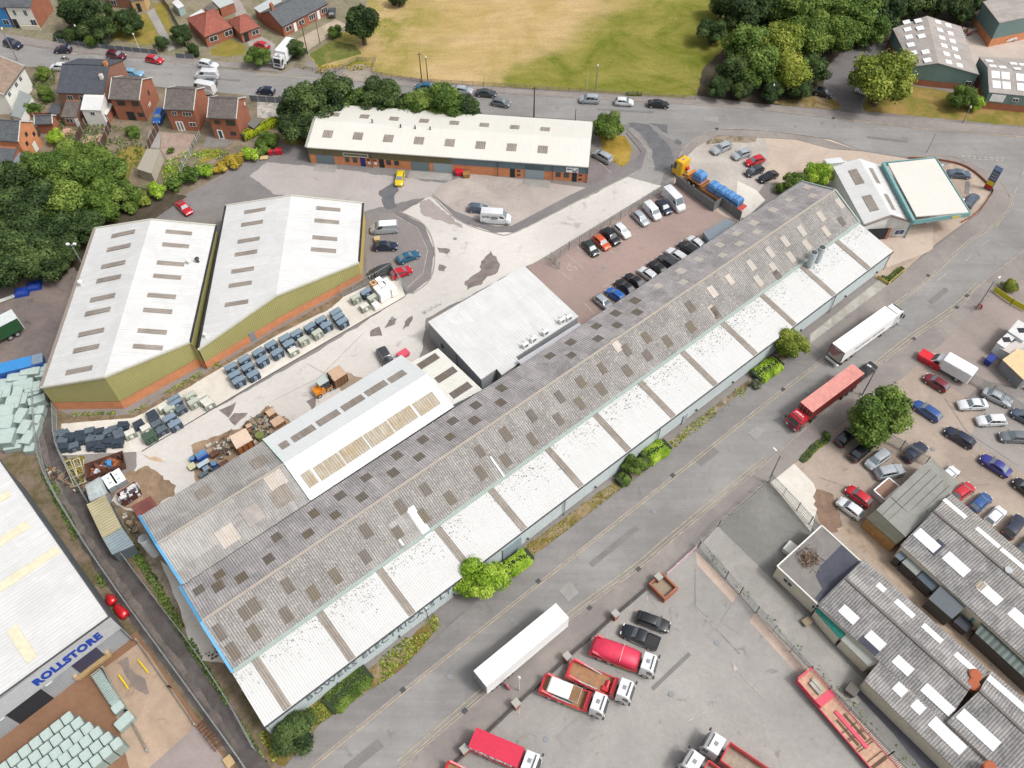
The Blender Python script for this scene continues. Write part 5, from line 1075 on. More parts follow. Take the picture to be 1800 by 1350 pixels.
g = h.q(L+.05, h.hd*1.6,4.6); m = MB(); m.cyl(g, g+h.U*.12,.35,.4,12); m.build('satellite_dish', OFFW, h.o)
h = House('slate_house', 'old house with dark slate roof, brown end wall and white rear extension', 'house', (99.5,162.4),(181.3,165),5.4,8.0, SLATE, BRICKD, rg=(98,112), left=BRICKD)
L = h.L; h.chimney(L-.5, h.hd, BRICKO, .9); h.chimney(L-.9, h.hd*.55, RENDER_W, -.3,.6); h.w(L*.16, L*.28,3.3,4.6); h.w(L*.42, L*.58,3.3,4.6)
# white rendered rear extension with conservatory
def block(name, label, cat, A, U, V, u0, u1, v0, v1, z1, mwall, mroof, z2=None, parent=None, roofnm='roof'):
 z2 = z1 if z2 is None else z2
 f = lambda u, v, z: Vector((A.x+U.x*u+V.x*v, A.y+U.y*u+V.y*v, z))
 o = parent or thing(name, label, cat, tuple(f((u0+u1)/2,(v0+v1)/2,0)))
 m = MB(); m.hexa([f(u0, v0,0), f(u1, v0,0), f(u1, v1,0), f(u0, v1,0), f(u0, v0, z1-.02), f(u1, v0, z1-.02), f(u1, v1, z2-.02), f(u0, v1, z2-.02)]); m.build('wall' if not parent else 'extension_wall', mwall, o)
 m = MB(); roofpoly(m, [f(u0-.12, v0-.15, z1), f(u1+.12, v0-.15, z1), f(u1+.12, v1+.1, z2), f(u0-.12, v1+.1, z2)],.12); m.build(roofnm, mroof, o)
 return o, f(u0, v0,0), f(u1, v0,0)
o, A_, B_ = block('', '', '', h.fa, h.U, h.V, L*.58, L-.05,-3.6,0,3.9, RENDER_W, WROOF2,5.3, parent=h.o, roofnm='extension_roof')
window(h.o, A_, B_, 1.6,2.6,2.6,3.4)
o, A_, B_ = block('', '', '', h.fa, h.U, h.V, L*.12, L*.42,-4.2,0,2.4, BRICKD, TILEG, 3.6, parent=h.o, roofnm='extension_roof'); window(h.o, A_, B_, .5,2.1,.9,2.0); panel(h.o, 'back_door', A_, B_, 2.4,3.2,0,2.1, WHITE)
ce = G(178,217,0)
o = thing('conservatory', 'white roofed conservatory with glazed doors behind the slate house', 'conservatory', tuple(ce)); U_, V_ = h.U, h.V
f = lambda u, v, z: Vector((ce.x+U_.x*u+V_.x*v, ce.y+U_.y*u+V_.y*v, z))
m = MB(); m.hexa([f(-2,0,0), f(2,0,0), f(2,3.4,0), f(-2,3.4,0), f(-2,0,2.3), f(2,0,2.3), f(2,3.4,2.3), f(-2,3.4,2.3)]); m.build('wall', BRICKR, o)
for s_ in (-1,1):
 m = MB(); roofpoly(m, [f(2.2*s_, -.2,2.35), f(2.2*s_, 3.6,2.35), f(0,3.6,3.2), f(0,-.2,3.2)],.1); m.build('roof', WROOF2, o)
for u in (-1.8,-.7,.3,1.1): window(o, f(-2,0,0), f(2,0,0), u+2, u+2.8,.1 if abs(u) < .8 else .9,2.2, mull=0)
# lower left houses
h = House('brick_house', 'orange brick house with slate-grey tiles on the left edge of the photo', 'house', (-42,244),(31,249),5.2,7.6, TILED, BRICKO, rg=(-40,208), trim=TRIM)
L = h.L
for u, z in ((2.6,5.0),(1.5,3.6),(4.6,3.6),(5.8,2.6)): h.w(u, u+.8, z-.9, z, DW, 'r', 0)
h.d(3.0,4.2,.1,2.1, OFFW, 'side_door', 'r')
block('', '', '', h.fa, h.U, h.V, 0, L-1.0,-4.5,0,2.5, BRICKR, TILED, 3.9, parent=h.o, roofnm='extension_roof')
shed('carport', 'flat grey carport roof beside the orange brick house', 'carport', [(14,292,2.6),(44,298,2.6),(52,271,2.6),(24,266,2.6)], plain('grey carport sheet', RGB(140,148,156,.8),.5), BRICKD)
h = House('brick_garage', 'small brick outbuilding with grey tiled roof in the gardens', 'outbuilding', (62,218.5),(91,217.5),2.5,3.6, TILED, BRICKR, rg=(63,203), trim=OFFW)
h = House('cream_house', 'cream rendered house with pinkish tiled roof at the left edge', 'house', (8,166),(43,117),5.0,7.4, TILEP, RENDER_W, hd=4.8, trim=TRIM)
L = h.L
for u in (1.0,4.4,6.6): h.w(u, u+1.1,3.4,4.4)
h.w(3.0,4.4,.9,2.1)
h.chimney(L-1.2, h.hd, BRICKR, .9)
shed('glazed_porch', 'grey roofed glazed porch on the cream house', 'porch', [(19,203,2.2),(36,208,2.2),(56,168,2.8),(34,158,2.8)], plain('grey porch sheet', RGB(150,156,154,.8),.5), RENDER_W)
h = House('white_house', 'white rendered house with dark roof and brick side at the top left', 'house', (7,12),(52,13.2),5.4,7.0, TILED, BRICKR, hd=4.5, front=RENDER_W)
L = h.L; h.w(L*.2, L*.32,3.2,4.6, OFFW); h.w(L*.62, L*.76,3.2,4.6, OFFW); h.w(L*.72, L*.95,.9,2.3, OFFW); h.d(L*.02, L*.2,0,2.3, NAVY, 'passage')
panel(h.o, 'roof_glazing', h.fa, h.fb, 1, L-1,6.0,6.02, DARK)
m = MB(); m.obox(h.fa, h.U, -h.V, L*.3, L+.2,.3,.5,0,1.0); tag(m.build('garden_wall', RENDER_C), 'cream garden wall in front of the white rendered house', 'wall')
h = House('blue_house', 'bright blue painted front of a house cut by the left edge', 'house', (-38,10),(6,14),5.0,6.8, TILED, BRICKR, hd=4.0, front=plain('bright blue render', RGB(60,146,212,.85),.7))
h.w(h.L-2.2, h.L-.7,.6,1.9)
h = House('brown_house', 'brown brick house behind the lawn, upper storey cut off by the top edge', 'house', (178,-22),(226,-18),5.0,7.0, TILEG, BRICKD, hd=4.0)
L = h.L
for u, z in ((.4,2.6),(.7,.6),(4.2,2.4)): h.w(u, u+1.4, z, z+1.3, mull=1)
A_, B_ = G(237,22,0), G(258,19,0)
o, A_, B_ = block('brick_porch', 'pale brick porch with dark door beside the garden path', 'porch', A_, (B_-A_).normalized(), Vector((0,1,0)),0,3.0,0,3,2.9, plain('buff brick', RGB(206,170,122,.8),.9), TILED); panel(o, 'front_door', A_, B_, .9,1.8,0,2.1, NAVY)
# red hipped bungalow
h = House('red_bungalow', 'red tiled hipped bungalow with the lawn in front', 'bungalow', (360,65),(408,47.5),2.7,5.2, TILER, BRICKR, hd=5.0, hip=3.6)
L = h.L; h.w(L*.12, L*.42,.9,2.1); h.w(L*.68, L*.97,.9,2.1)
h2 = House('bungalow_wing', 'lower red tiled wing of the bungalow beside the drive', 'bungalow', (423,59),(456,47),2.5,4.6, TILER, BRICKR, hd=3.6, hip=2.2)
L = h2.L; h2.w(L*.55, L*.92,.9,2.0); h2.d(L*.12, L*.35,0,2.1, NAVY, 'front_door')
h = House('brick_bungalow', 'long brick bungalow pair with slate-grey roof above the parked white lorry', 'bungalow', (497,47),(576,6),2.7,4.9, TILED, BRICKR, hd=4.3)
L = h.L; h.w(L*.05, L*.18,.9,2.1); h.d(L*.22, L*.28,0,2.1, WHITE, 'front_door'); h.w(L*.33, L*.45,.9,2.0); h.w(L*.56, L*.7,.7,2.1, mull=2); h.d(L*.74, L*.8,0,2.1, WHITE, 'front_door'); h.w(L*.84, L*.97,.7,2.1, mull=2); h.w(1.2,2.4,.9,2.0, side='r')
h.chimney(1.0, h.hd)
shed('garage_roof', 'white flat roofed garage behind the red bungalow', 'garage', [(333,28,2.5),(340,33,2.5),(362,22,2.5),(354,16,2.5)], WROOF2, BRICKR)
shed('garage_roof', 'brown tiled garage roof behind the red bungalow', 'garage', [(358,14,2.7),(370,22,2.7),(384,14,2.7),(372,4,2.7)], TILEG, BRICKD)
shed('garage_roof', 'pale flat garage roof with a light panel at the top edge', 'garage', [(372,0,2.5),(386,14,2.5),(412,4,2.5),(398,-10,2.5)], plain('pale garage felt', RGB(190,196,194,.8),.7), BRICKR)
shed('garage_roof', 'pale grey garage behind the long bungalow', 'garage', [(446,14,2.5),(456,22,2.5),(496,2,2.5),(484,-8,2.5)], plain('pale garage felt', RGB(190,196,194,.8),.7), BRICKR)
shed('garden_shed', 'pale shed with white roof in the garden at the top', 'shed', [(302,4,2.1),(313,15,2.1),(324,10,2.1),(312,-2,2.1)], WROOF2, plain('pale blue boards', RGB(170,190,188,.8),.8))
shed('garden_shed', 'large grey timber workshop in the back garden below the red brick houses', 'shed', [(240,297,2.4),(266,305,2.4),(282,263,2.4),(258,261,2.4)], plain('grey green felt', RGB(168,160,146,.8),.85), plain('pale boards', RGB(190,182,166,.8),.8))
shed('garden_shed', 'small dark greenhouse shed beside the last brick house', 'shed', [(434,218,2.2),(446,226,2.2),(458,214,2.2),(450,205,2.2)], plain('grey shed felt', RGB(118,118,114,.8),.8), plain('dark boards', RGB(92,84,76,.8),.8))
shed('garden_shed', 'dark flat shed between the slate house garden plots', 'shed', [(84,198,2.0),(104,201,2.0),(106,186,2.0),(92,180,2.0)], plain('slate felt', RGB(84,86,92,.8),.8), BRICKD)
# ------------------------------------------------------------------ gardens
flat('lawn', [(204,268),(232,256),(258,260),(243,290),(226,326),(206,300)],3, LAWN, rough=.2)
flat('lawn', [(358,262),(392,264),(378,278),(350,290)],3, LAWN, rough=.2)
flat('lawn', [(286,290),(322,292),(312,304),(284,306)],3, LAWNG, rough=.2)
flat('lawn', [(498,240),(545,232),(540,254),(500,254)],3, GRASSM, rough=.2)
flat('lawn', [(188,22),(210,30),(262,24),(280,68),(262,80),(196,68)],3, LAWN, rough=.2)
flat('lawn', [(268,8),(290,4),(306,52),(296,60)],3, LAWN, rough=.2)
flat('lawn', [(369,88),(402,68),(432,80),(430,96),(400,100),(372,97)],3, LAWN, rough=.1)
flat('lawn', [(545,96),(585,70),(625,80),(635,95),(575,112),(560,118)],3, LAWNG, rough=.3)
flat('lawn', [(1054,232),(1070,234),(1100,240),(1111,262),(1104,285),(1094,294),(1070,280),(1058,262)],6, grass('parched lawn', RGB(140,120,50,.7), RGB(176,146,66,.7), RGB(196,166,86,.7)), rough=.2)
flat('path', [(258,22),(270,14),(308,86),(296,90)],4, GREYC); flat('path', [(456,62),(484,78),(478,112),(452,118),(430,60),(400,0),(416,-10)],3, ground('drive concrete', RGB(178,170,164), RGB(158,152,146),.3,.1))
flat('path', [(520,70),(590,34),(610,44),(548,84),(538,92)],4, ground('beige track', RGB(196,180,160), RGB(170,156,136),.3,.1))
flat('patio', [(262,228),(284,232),(280,262),(258,258)],3, GREYC); flat('patio', [(284,232),(344,236),(330,268),(300,290),(282,262)],3, ground('pinkish paving', RGB(178,156,142), RGB(156,138,126),.5,.15)); flat('patio', [(366,236),(410,248),(398,258),(356,258)],3, FELT)
flat('patio', [(112,222),(140,232),(132,240),(108,236)],3, ground('pink patio', RGB(212,184,164), RGB(170,120,110),.8,.2)); flat('patio', [(150,240),(190,232),(180,260),(142,258)],3, ground('sandy patio', RGB(206,182,150), RGB(160,132,104),.6,.2)); flat('patio', [(452,176),(490,178),(488,212),(452,206)],3, ground('slab patio', RGB(206,198,186), RGB(150,146,140),.7,.15))
flat('road', [(1030,262),(1094,296),(1098,304),(1040,328),(1030,322)],6, ground('side parking', RGB(140,130,132), RGB(126,118,118),.15,.08))
def fence_run(name, label, px, hgt, mpanel, mpost, step=2.0, cat='fence', rails=False, pw=.09, group=None, gap=.05, smooth=False, bars=None, top=None):
 P = [G(*p) for p in px]
 if smooth: P = smoothline(P)
 o = thing(name, label, cat, tuple(P[0]), group=group)
 m = MB(); m2 = MB()
 for i in range(len(P)-1):
  a, b = P[i], P[i+1]; d = b-a; L = d.length
  if L < .05: continue
  d /= L
  if bars:
   k = 0
   while k*bars < L: p = a+d*(k*bars); m.bar(p+Vector((0,0, gap)), p+Vector((0,0, hgt)),.05,.05); k += 1
   for z in (.35, hgt-.3): m.bar(a+Vector((0,0, z)), b+Vector((0,0, z)),.05,.06)
  elif rails:
   for z in (hgt*.4, hgt*.68, hgt*.93): m.bar(a+Vector((0,0, z)), b+Vector((0,0, z)),.05,.09)
  else: m.bar(a+Vector((0,0, gap+(hgt-gap)/2)), b+Vector((0,0, gap+(hgt-gap)/2)),.05, hgt-gap)
  if not smooth or i % 3 == 0 or i == len(P)-2:
   n = max(1, round(L/step))
   for k in range(n+1): p = a+d*(L*k/n); m2.bar((p.x, p.y, 0),(p.x, p.y, hgt+.08), pw)
 if m.f: m.build('bars' if bars else ('rails' if rails else 'panels'), mpanel, o)
 m2.build('posts', mpost, o)
 return o
BOARD = plain('brown fence board', RGB(92,70,58,.8),.9, vary=.3); BOARDG = plain('grey fence board', RGB(112,118,124,.8),.8)
TIMB = plain('weathered timber', RGB(164,148,124,.8),.9, vary=.3); PALE = plain('palisade steel', RGB(176,182,180,.8),.5,.1); MESH = plain('mesh steel', RGB(180,182,178,.8),.5,.2); CPOST = plain('concrete post', RGB(206,204,198,.8),.8)
fence_run('panel_fence', 'grey panel fence with white posts along the pavement at the top left', [(103,76),(190,87),(278,96)],1.2, BOARDG, CPOST, 1.9)
fence_run('panel_fence', 'short grey panel fence with white posts by the garden path', [(310,102),(342,104)],1.2, BOARDG, CPOST, 1.9)
fence_run('garden_fence', 'dark brown board fence with white posts left of the sandy patio', [(157,212),(141,244),(132,262)],1.8, BOARD, CPOST, 1.9)
fence_run('garden_fence', 'dark brown board fence with white posts right of the sandy patio', [(196,222),(186,252),(172,280)],1.8, BOARD, CPOST, 1.9)
fence_run('garden_fence', 'brown board fence right of the vegetable plot', [(280,228),(262,264)],1.8, BOARD, CPOST, 1.9)
fence_run('garden_fence', 'low grey picket fence down the shared garden boundary', [(352,238),(340,262),(318,304)],1.3, PALE, OFFW, 1.8, bars=.5)
fence_run('garden_fence', 'timber fence beside the grey garden workshop', [(240,300),(224,350)],1.6, TIMB, TIMB, 1.8)
fence_run('garden_fence', 'leaning timber fence by the garage at the top', [(285,0),(300,20),(322,62),(330,84)],1.6, TIMB, CPOST, 1.8)
fence_run('garden_fence', 'board fence behind the pavement near the navy hatchback', [(440,178),(500,182)],1.5, BOARDG, CPOST, 1.9)
fence_run('garden_fence', 'red brick panel fence between lower gardens', [(22,208),(100,206)],1.2, plain('red brick panel', RGB(150,80,66,.8),.9), CPOST, 2.2)
fence_run('rail_fence', 'weathered timber rail fence round the field gateway', [(520,118),(565,130),(590,128),(628,108),(660,108),(655,128)],1.1, TIMB, TIMB, 2, rails=True)
fence_run('rail_fence', 'long low timber rail fence between the playing field and the road', [(655,132),(740,146),(850,152),(1000,162),(1120,170),(1222,176)],1.1, TIMB, TIMB, 2.4, rails=True)
fence_run('palisade_fence', 'grey mesh security fence on the north side of the car park', [(968,468),(1000,440),(1090,386),(1183,326)],2.2, MESH, MESH, 2.8, bars=.5)
fence_run('palisade_fence', 'short open gate panel at the car park entrance', [(968,456),(983,474)],2.0, MESH, MESH, 1.5, bars=.35, cat='gate')
fence_run('palisade_fence', 'tall grey screen fence between car park and low-loader', [(1187,324),(1252,372),(1266,362),(1300,388)],2.2, plain('grey fence mesh', RGB(128,130,130,.8),.6), MESH, 2.6)
fence_run('palisade_fence', 'grey palisade fence round the stored white crates', [(602,522),(660,492),(688,476),(716,515)],2.0, PALE, PALE, 2.5, bars=.3)
fence_run('palisade_fence', 'curving steel palisade fence on the west side of the track', [(66,700),(68,760),(84,838),(140,938),(214,1048),(316,1188),(408,1315),(440,1362)],2.2, PALE, PALE, 3, bars=.35, smooth=True)
fence_run('palisade_fence', 'curving steel palisade fence on the east side of the track', [(100,722),(106,790),(140,856),(205,960),(275,1055),(340,1140),(400,1230),(450,1320)],2.2, PALE, PALE, 3, bars=.35, smooth=True)
fence_run('palisade_fence', 'tall palisade fence along the empty concrete lane', [(1228,962),(1300,1045),(1420,1182),(1560,1330),(1620,1400)],2.4, PALE, PALE, 3, bars=.22)
fence_run('palisade_fence', 'tall palisade fence between empty lot and breakers yard', [(1352,848),(1400,898),(1444,946)],2.4, PALE, PALE, 3, bars=.22)
fence_run('palisade_fence', 'palisade fence along the pavement beside the empty lot', [(1228,962),(1262,926),(1350,850)],1.8, MESH, MESH, 3, bars=.6)
fence_run('palisade_fence', 'palisade fence behind the cars under the round tree', [(1556,776),(1582,790),(1625,818)],2.4, PALE, PALE, 3, bars=.22)
fence_run('palisade_fence', 'palisade fence beside the silver car on the right edge', [(1705,672),(1740,692),(1800,730),(1840,755)],2.2, PALE, PALE, 3, bars=.22)
fence_run('boundary_wall', 'low grey boundary wall with railings along the haulage yard', [(1160,1018),(1080,1086),(996,1160),(908,1242),(815,1330),(770,1372)],.9, plain('railing dark', RGB(90,88,86,.8),.7), GREY, 3.4, cat='wall')
for i, (p, lb) in enumerate((((1155,1022), 'brick gate pillar with stone cap beside the brick meter box'),((1080,1086), 'brick pillar with stone cap beside the black estate car'),((996,1160), 'brick pillar with stone cap behind the covered red skip lorry'),((907,1242), 'brick pillar with stone cap left of the skip lorry with a white skip'),((817,1322), 'brick pillar with stone cap nearest the bottom edge'))):
 g = G(*p); o = thing('brick_pillar', lb, 'pillar', tuple(g), math.radians(40), 'brick pillars of the haulage yard wall'); m = MB(); m.box(-.4,.4,-.4,.4,0,1.5); m.build('shaft', BRICKR, o); m = MB(); m.box(-.5,.5,-.5,.5,1.5,1.7, taper=.05); m.build('cap', plain('stone cap', RGB(176,174,166,.8),.8), o)
g = G(1164,1036); o = thing('brick_bunker', 'open-topped red brick enclosure beside the striped gate', 'enclosure', tuple(g), math.radians(40)); m = MB()
for a in ((-1.3,1.3,-1.5,-1.25),(-1.3,1.3,1.25,1.5),(-1.3,-1.05,-1.25,1.25),(1.05,1.3,-1.25,1.25)): m.box(a[0], a[1], a[2], a[3],0,1.3)
m.build('brick_walls', BRICKR, o); m = MB(); m.box(-1.05,1.05,-1.25,1.25,.02,.6); m.build('infill', plain('rubble infill', RGB(160,144,124,.8),.95), o)
o = fence_run('striped_gate', 'pink and white striped barrier gate at the haulage yard entrance', [(1172,1012),(1222,966)],1.1, plain('pink white gate', RGB(214,176,184,.8),.6), WHITE, 2.0, cat='gate', rails=True)
fence_run('crash_rail', 'yellow timber rail round the weeds at the corner of the long warehouse', [(1541,489),(1560,501),(1592,474)],.7, plain('yellow rail', RGB(206,184,110,.8),.8), plain('yellow rail', RGB(206,184,110,.8),.8),2.0, cat='barrier')
fence_run('railing', 'white access railing behind the square white block', [(748,552),(776,536)],1.1, OFFW, OFFW, 1.2, rails=True)
fence_run('low_wall', 'low brick wall with weeds round the garage corner', [(1597,279),(1652,283),(1700,296),(1741,331),(1740,346),(1718,374),(1690,392)],.5, BRICKR, BRICKR, 6, cat='wall', smooth=True, gap=0)
fence_run('ramp_wall', 'long concrete ramp wall beside the loading dock, right side', [(243,1128),(300,1210),(345,1276)],.9, CONC, CONC, 8, cat='wall', pw=.2, gap=0)
fence_run('ramp_wall', 'long concrete ramp wall beside the loading dock, left side', [(184,1176),(225,1252),(262,1322)],.9, CONC, CONC, 8, cat='wall', pw=.2, gap=0)
# ================================================================== VEHICLES
PAINTS = {}
def paint(name, rgb, rough=.32):
 if name not in PAINTS:
  m, nt, b = newmat('car paint '+name); b.inputs['Base Color'].default_value = RGB(*rgb, .8); b.inputs['Roughness'].default_value = rough; b.inputs['Coat Weight'].default_value = .8; b.inputs['Coat Roughness'].default_value = .06; b.inputs['Metallic'].default_value = .15
  co = coord(nt); c = mixc(nt, 1.0, RGB(*rgb, .8), ramp(nt, nz(nt, co, 2.2,4),.3,.7,(.88,)*3+(1,),(1.06,)*3+(1,)), 'MULTIPLY'); nt.links.new(c, b.inputs['Base Color'])
  PAINTS[name] = m
 return PAINTS[name]
P_ = dict(white=(236,238,240), silver=(178,184,190), grey=(112,118,124), dgrey=(62,66,72), black=(22,24,30), navy=(28,38,66), blue=(38,84,150), royal=(46,48,140), sky=(130,180,212), teal=(40,100,130), red=(204,24,44), dred=(124,20,40), maroon=(96,18,44), orange=(214,92,50), yellow=(240,208,20), cobalt=(24,104,190), plum=(44,34,56), green=(34,90,50), cream=(220,214,196), steelblue=(84,100,120), darkgreen=(44,56,54), pink=(220,60,90), lyellow=(250,196,10))
TYPES = {  # length, width, height, bonnet z, belt z, windscreen base x, roof front x, roof rear x, tail top x, tail z, side-window spans
 'hatch':  dict(L=4.05, W=1.74, H=1.46, hood=.93, belt=.95, xw=.93, xr=.28, xe=-1.45, xt=-1.92, tz=.98, side=((-.02,.47),(.50,.9))),
 'saloon': dict(L=4.6, W=1.80, H=1.43, hood=.92, belt=.94, xw=.92, xr=.25, xe=-.95, xt=-1.72, tz=1.0, side=((.05,.48),(.51,.9))),
 'estate': dict(L=4.65, W=1.80, H=1.47, hood=.93, belt=.95, xw=1.0, xr=.35, xe=-1.75, xt=-2.2, tz=1.0, side=((.02,.33),(.36,.65),(.68,.95))),
 'suv':    dict(L=4.5, W=1.88, H=1.68, hood=1.08, belt=1.08, xw=1.0, xr=.45, xe=-1.7, xt=-2.1, tz=1.1, side=((.04,.38),(.41,.72),(.75,.95))),
 'mpv':    dict(L=4.4, W=1.82, H=1.66, hood=1.0, belt=1.02, xw=1.35, xr=.55, xe=-1.75, xt=-2.05, tz=1.05, side=((.06,.38),(.41,.7),(.73,.95))),
 'coupe':  dict(L=4.4, W=1.78, H=1.36, hood=.88, belt=.9, xw=.75, xr=.1, xe=-.85, xt=-1.75, tz=.94, side=((.05,.6),)),
 'smallvan': dict(L=4.4, W=1.85, H=1.85, hood=1.05, belt=1.1, xw=1.3, xr=.7, xe=-2.05, xt=-2.15, tz=1.12, side=((.04,.3),)),
 'van':    dict(L=5.2, W=1.95, H=2.0, hood=1.15, belt=1.2, xw=1.75, xr=1.05, xe=-2.45, xt=-2.55, tz=1.2, side=((.04,.27),)),
 'bigvan': dict(L=5.8, W=2.05, H=2.6, hood=1.25, belt=1.35, xw=2.05, xr=1.3, xe=-2.7, xt=-2.82, tz=1.35, side=((.03,.2),)),
}
def wheel_mesh(r=.32, w_=.21):
 m = MB(); m.cyl((0,-w_/2,0),(0, w_/2,0), r, r, 16, True, 0); m.cyl((0, w_/2-.01,0),(0, w_/2+.015,0), r*.66, r*.58,12, True, 1); m.cyl((0,-w_/2-.015,0),(0,-w_/2+.01,0), r*.58, r*.66,12, True, 1)
 return m.mesh('wheel', [BLACK, ALLOY])
WHEELM = wheel_mesh(); WHEELT = wheel_mesh(.5,.32)
def add_mesh(name, me, parent, loc=(0,0,0), rz=0):
 o = bpy.data.objects.new(name, me); COL.objects.link(o); o.parent = parent; o.location = loc; o.rotation_euler = (0,0, rz); return o
def body_mesh(t, dark=False):
 L, Wd = t['L'], t['W']/2; xf, xb = L/2,-L/2; hood, belt = t['hood'], t['belt']
 st = [(xb, .80,.62,.34,.78),(xb+.06,.90,.78,.26, t['tz']-.1),(xb+.35,.97,.9,.2, t['tz']+.0),(xb+.9,1,.93,.18, belt),(-.2,1,.94,.18, belt),(t['xw'],1,.93,.18, belt+.0),(t['xw']+(xf-t['xw'])*.5,.985,.86,.2, hood-.04),(xf-.3,.93,.78,.22, hood-.13),(xf-.08,.84,.66,.28, hood-.28),(xf, .72,.52,.36, hood-.42)]
 rows = []
 for x, k, kt, z0, z1 in st:
  w1 = Wd*k; wt = Wd*kt; zm = z0+(z1-z0)*.62
  rows.append([(x, -w1*.9, z0),(x, -w1, z0+.12),(x, -w1, zm),(x, -wt, z1),(x, -wt*.6, z1+.035),(x, 0, z1+.05),(x, wt*.6, z1+.035),(x, wt, z1),(x, w1, zm),(x, w1, z0+.12),(x, w1*.9, z0),(x, 0, z0)])
 m = MB(); m.grid(rows, True, True)
 wb = Wd*.90; wr = Wd*.70; z0 = belt-.02; H = t['H']
 xw, xr, xe, xt = t['xw'], t['xr'], t['xe'], t['xt']
 if L > 5 or 'van' in t.get('n', ''): wr = Wd*.82
 zt = t['tz'] if abs(xt-xb) < .4 else t['tz']
 cab = [[(xt, -wb*.94, z0),(xe, -wr*.95, H-.06),(xe+.25,-wr, H),(xr-.1,-wr*.98, H),(xr, -wr*.94, H-.04),(xw, -wb*.94, z0)],
           [(xt-.03,-wb*.5, z0),(xe, -wr*.5, H-.02),(xe+.25,-wr*.5, H+.035),(xr-.1,-wr*.5, H+.035),(xr+.03,-wr*.5, H),(xw+.06,-wb*.5, z0)],
           [(xt-.03, wb*.5, z0),(xe, wr*.5, H-.02),(xe+.25, wr*.5, H+.035),(xr-.1, wr*.5, H+.035),(xr+.03, wr*.5, H),(xw+.06, wb*.5, z0)],
           [(xt, wb*.94, z0),(xe, wr*.95, H-.06),(xe+.25, wr, H),(xr-.1, wr*.98, H),(xr, wr*.94, H-.04),(xw, wb*.94, z0)]]
 m.grid(cab)
 for s in (0,3):
  r = cab[s]; f = [Vector(p) for p in r]
  m.face(f if s == 0 else f[::-1])
 me = m.mesh('car_body', paint('white', P_['white']), True)
 bm = bmesh.new(); bm.from_mesh(me); bmesh.ops.recalc_face_normals(bm, faces=bm.faces); bm.to_mesh(me); bm.free()
 me.set_sharp_from_angle(angle=math.radians(38))
 g = {}
 def lerp(a, b, k): return Vector(a)*(1-k)+Vector(b)*k
 def pane(name, a, b, c, d, off):   # a,b bottom; c,d top
  a, b, c, d = map(Vector, (a, b, c, d)); n = (b-a).cross(d-a).normalized(); off = n*off
  m = MB(); m.hexa([p-n*.01 for p in (a, b, c, d)]+[p+off for p in (a, b, c, d)]); return m.mesh(name, CARGLASS_D if dark else CARGLASS)
 B = cab
 def wq(r0, r1, i0, i1, k0=.08, k1=.93):
  a = lerp(B[r0][i0], B[r0][i1], k0); d_ = lerp(B[r0][i0], B[r0][i1], k1); b = lerp(B[r1][i0], B[r1][i1], k0); c = lerp(B[r1][i0], B[r1][i1], k1)
  a2, b2 = lerp(a, b, .06), lerp(a, b, .94); d2, c2 = lerp(d_, c, .06), lerp(d_, c, .94)
  return a2, b2, c2, d2
 g['windscreen'] = None;
 fr = [pane('windscreen', *wq(0,3,5,4),.055)]
 if t['side'][0][1] > .3 or L < 4.5: rr_ = pane('rear_window', *[wq(0,3,0,1)[k] for k in (1,0,3,2)],.055)
 else: rr_ = None
 sides = []
 for sgn, r in ((-1,0),(1,3)):
  for (s0, s1) in t['side']:
   bl0, bl1 = Vector(B[r][5]), Vector(B[r][0]); tp0, tp1 = Vector(B[r][4]), Vector(B[r][1])
   lo = lambda k: bl0.lerp(bl1, k*.96+.02); hi = lambda k: tp0.lerp(tp1, k*.96+.02)
   P = [lo(s0).lerp(hi(s0),.1), lo(s1).lerp(hi(s1),.1), lo(s1).lerp(hi(s1),.88), lo(s0).lerp(hi(s0),.88)]
   if sgn > 0: pass
   n = Vector((0, sgn, .25)).normalized(); m = MB(); m.hexa([p-n*.01 for p in P]+[p+n*.014 for p in P]); sides.append(m.mesh('side_window', CARGLASS_D))
 return me, fr[0], rr_, sides
def make_car(tn, dark=False):
 t = dict(TYPES[tn]); t['n'] = tn
 me, ws, rw, sides = body_mesh(t, dark)
 root = thing('car_proto', 'x', 'car')
 bo = add_mesh('body', me, root)
 for x in (t['L']/2-.82,-t['L']/2+.78):
  for s in (-1,1): add_mesh('wheel', WHEELM, root, (x, s*(t['W']/2-.1),.32))
 add_mesh('windscreen', ws, root)
 if rw: add_mesh('rear_window', rw, root)
 for sm in sides: add_mesh('side_window', sm, root)
 for s in (-1,1):
  m = MB(); x = t['L']/2-.16; m.box(x-.12, x+.09, s*t['W']*.3-.17, s*t['W']*.3+.17, t['hood']-.36, t['hood']-.2, taper=.03); add_mesh('headlight', m.mesh('headlight', LAMPW), root)
  x = -t['L']/2; m = MB(); m.box(x-.01, x+.14, s*t['W']*.36-.1, s*t['W']*.36+.1, t['tz']-.32, t['tz']-.1); add_mesh('tail_light', m.mesh('tail_light', LAMPR), root)
  x = t['xw']-.12; m = MB(); m.box(x-.08, x+.08, s*(t['W']/2+.07)-.09, s*(t['W']/2+.07)+.09, t['belt'], t['belt']+.13, taper=.02); o = add_mesh('wing_mirror', m.mesh('wing_mirror', DARK), root)
 return root
PROTO = {}
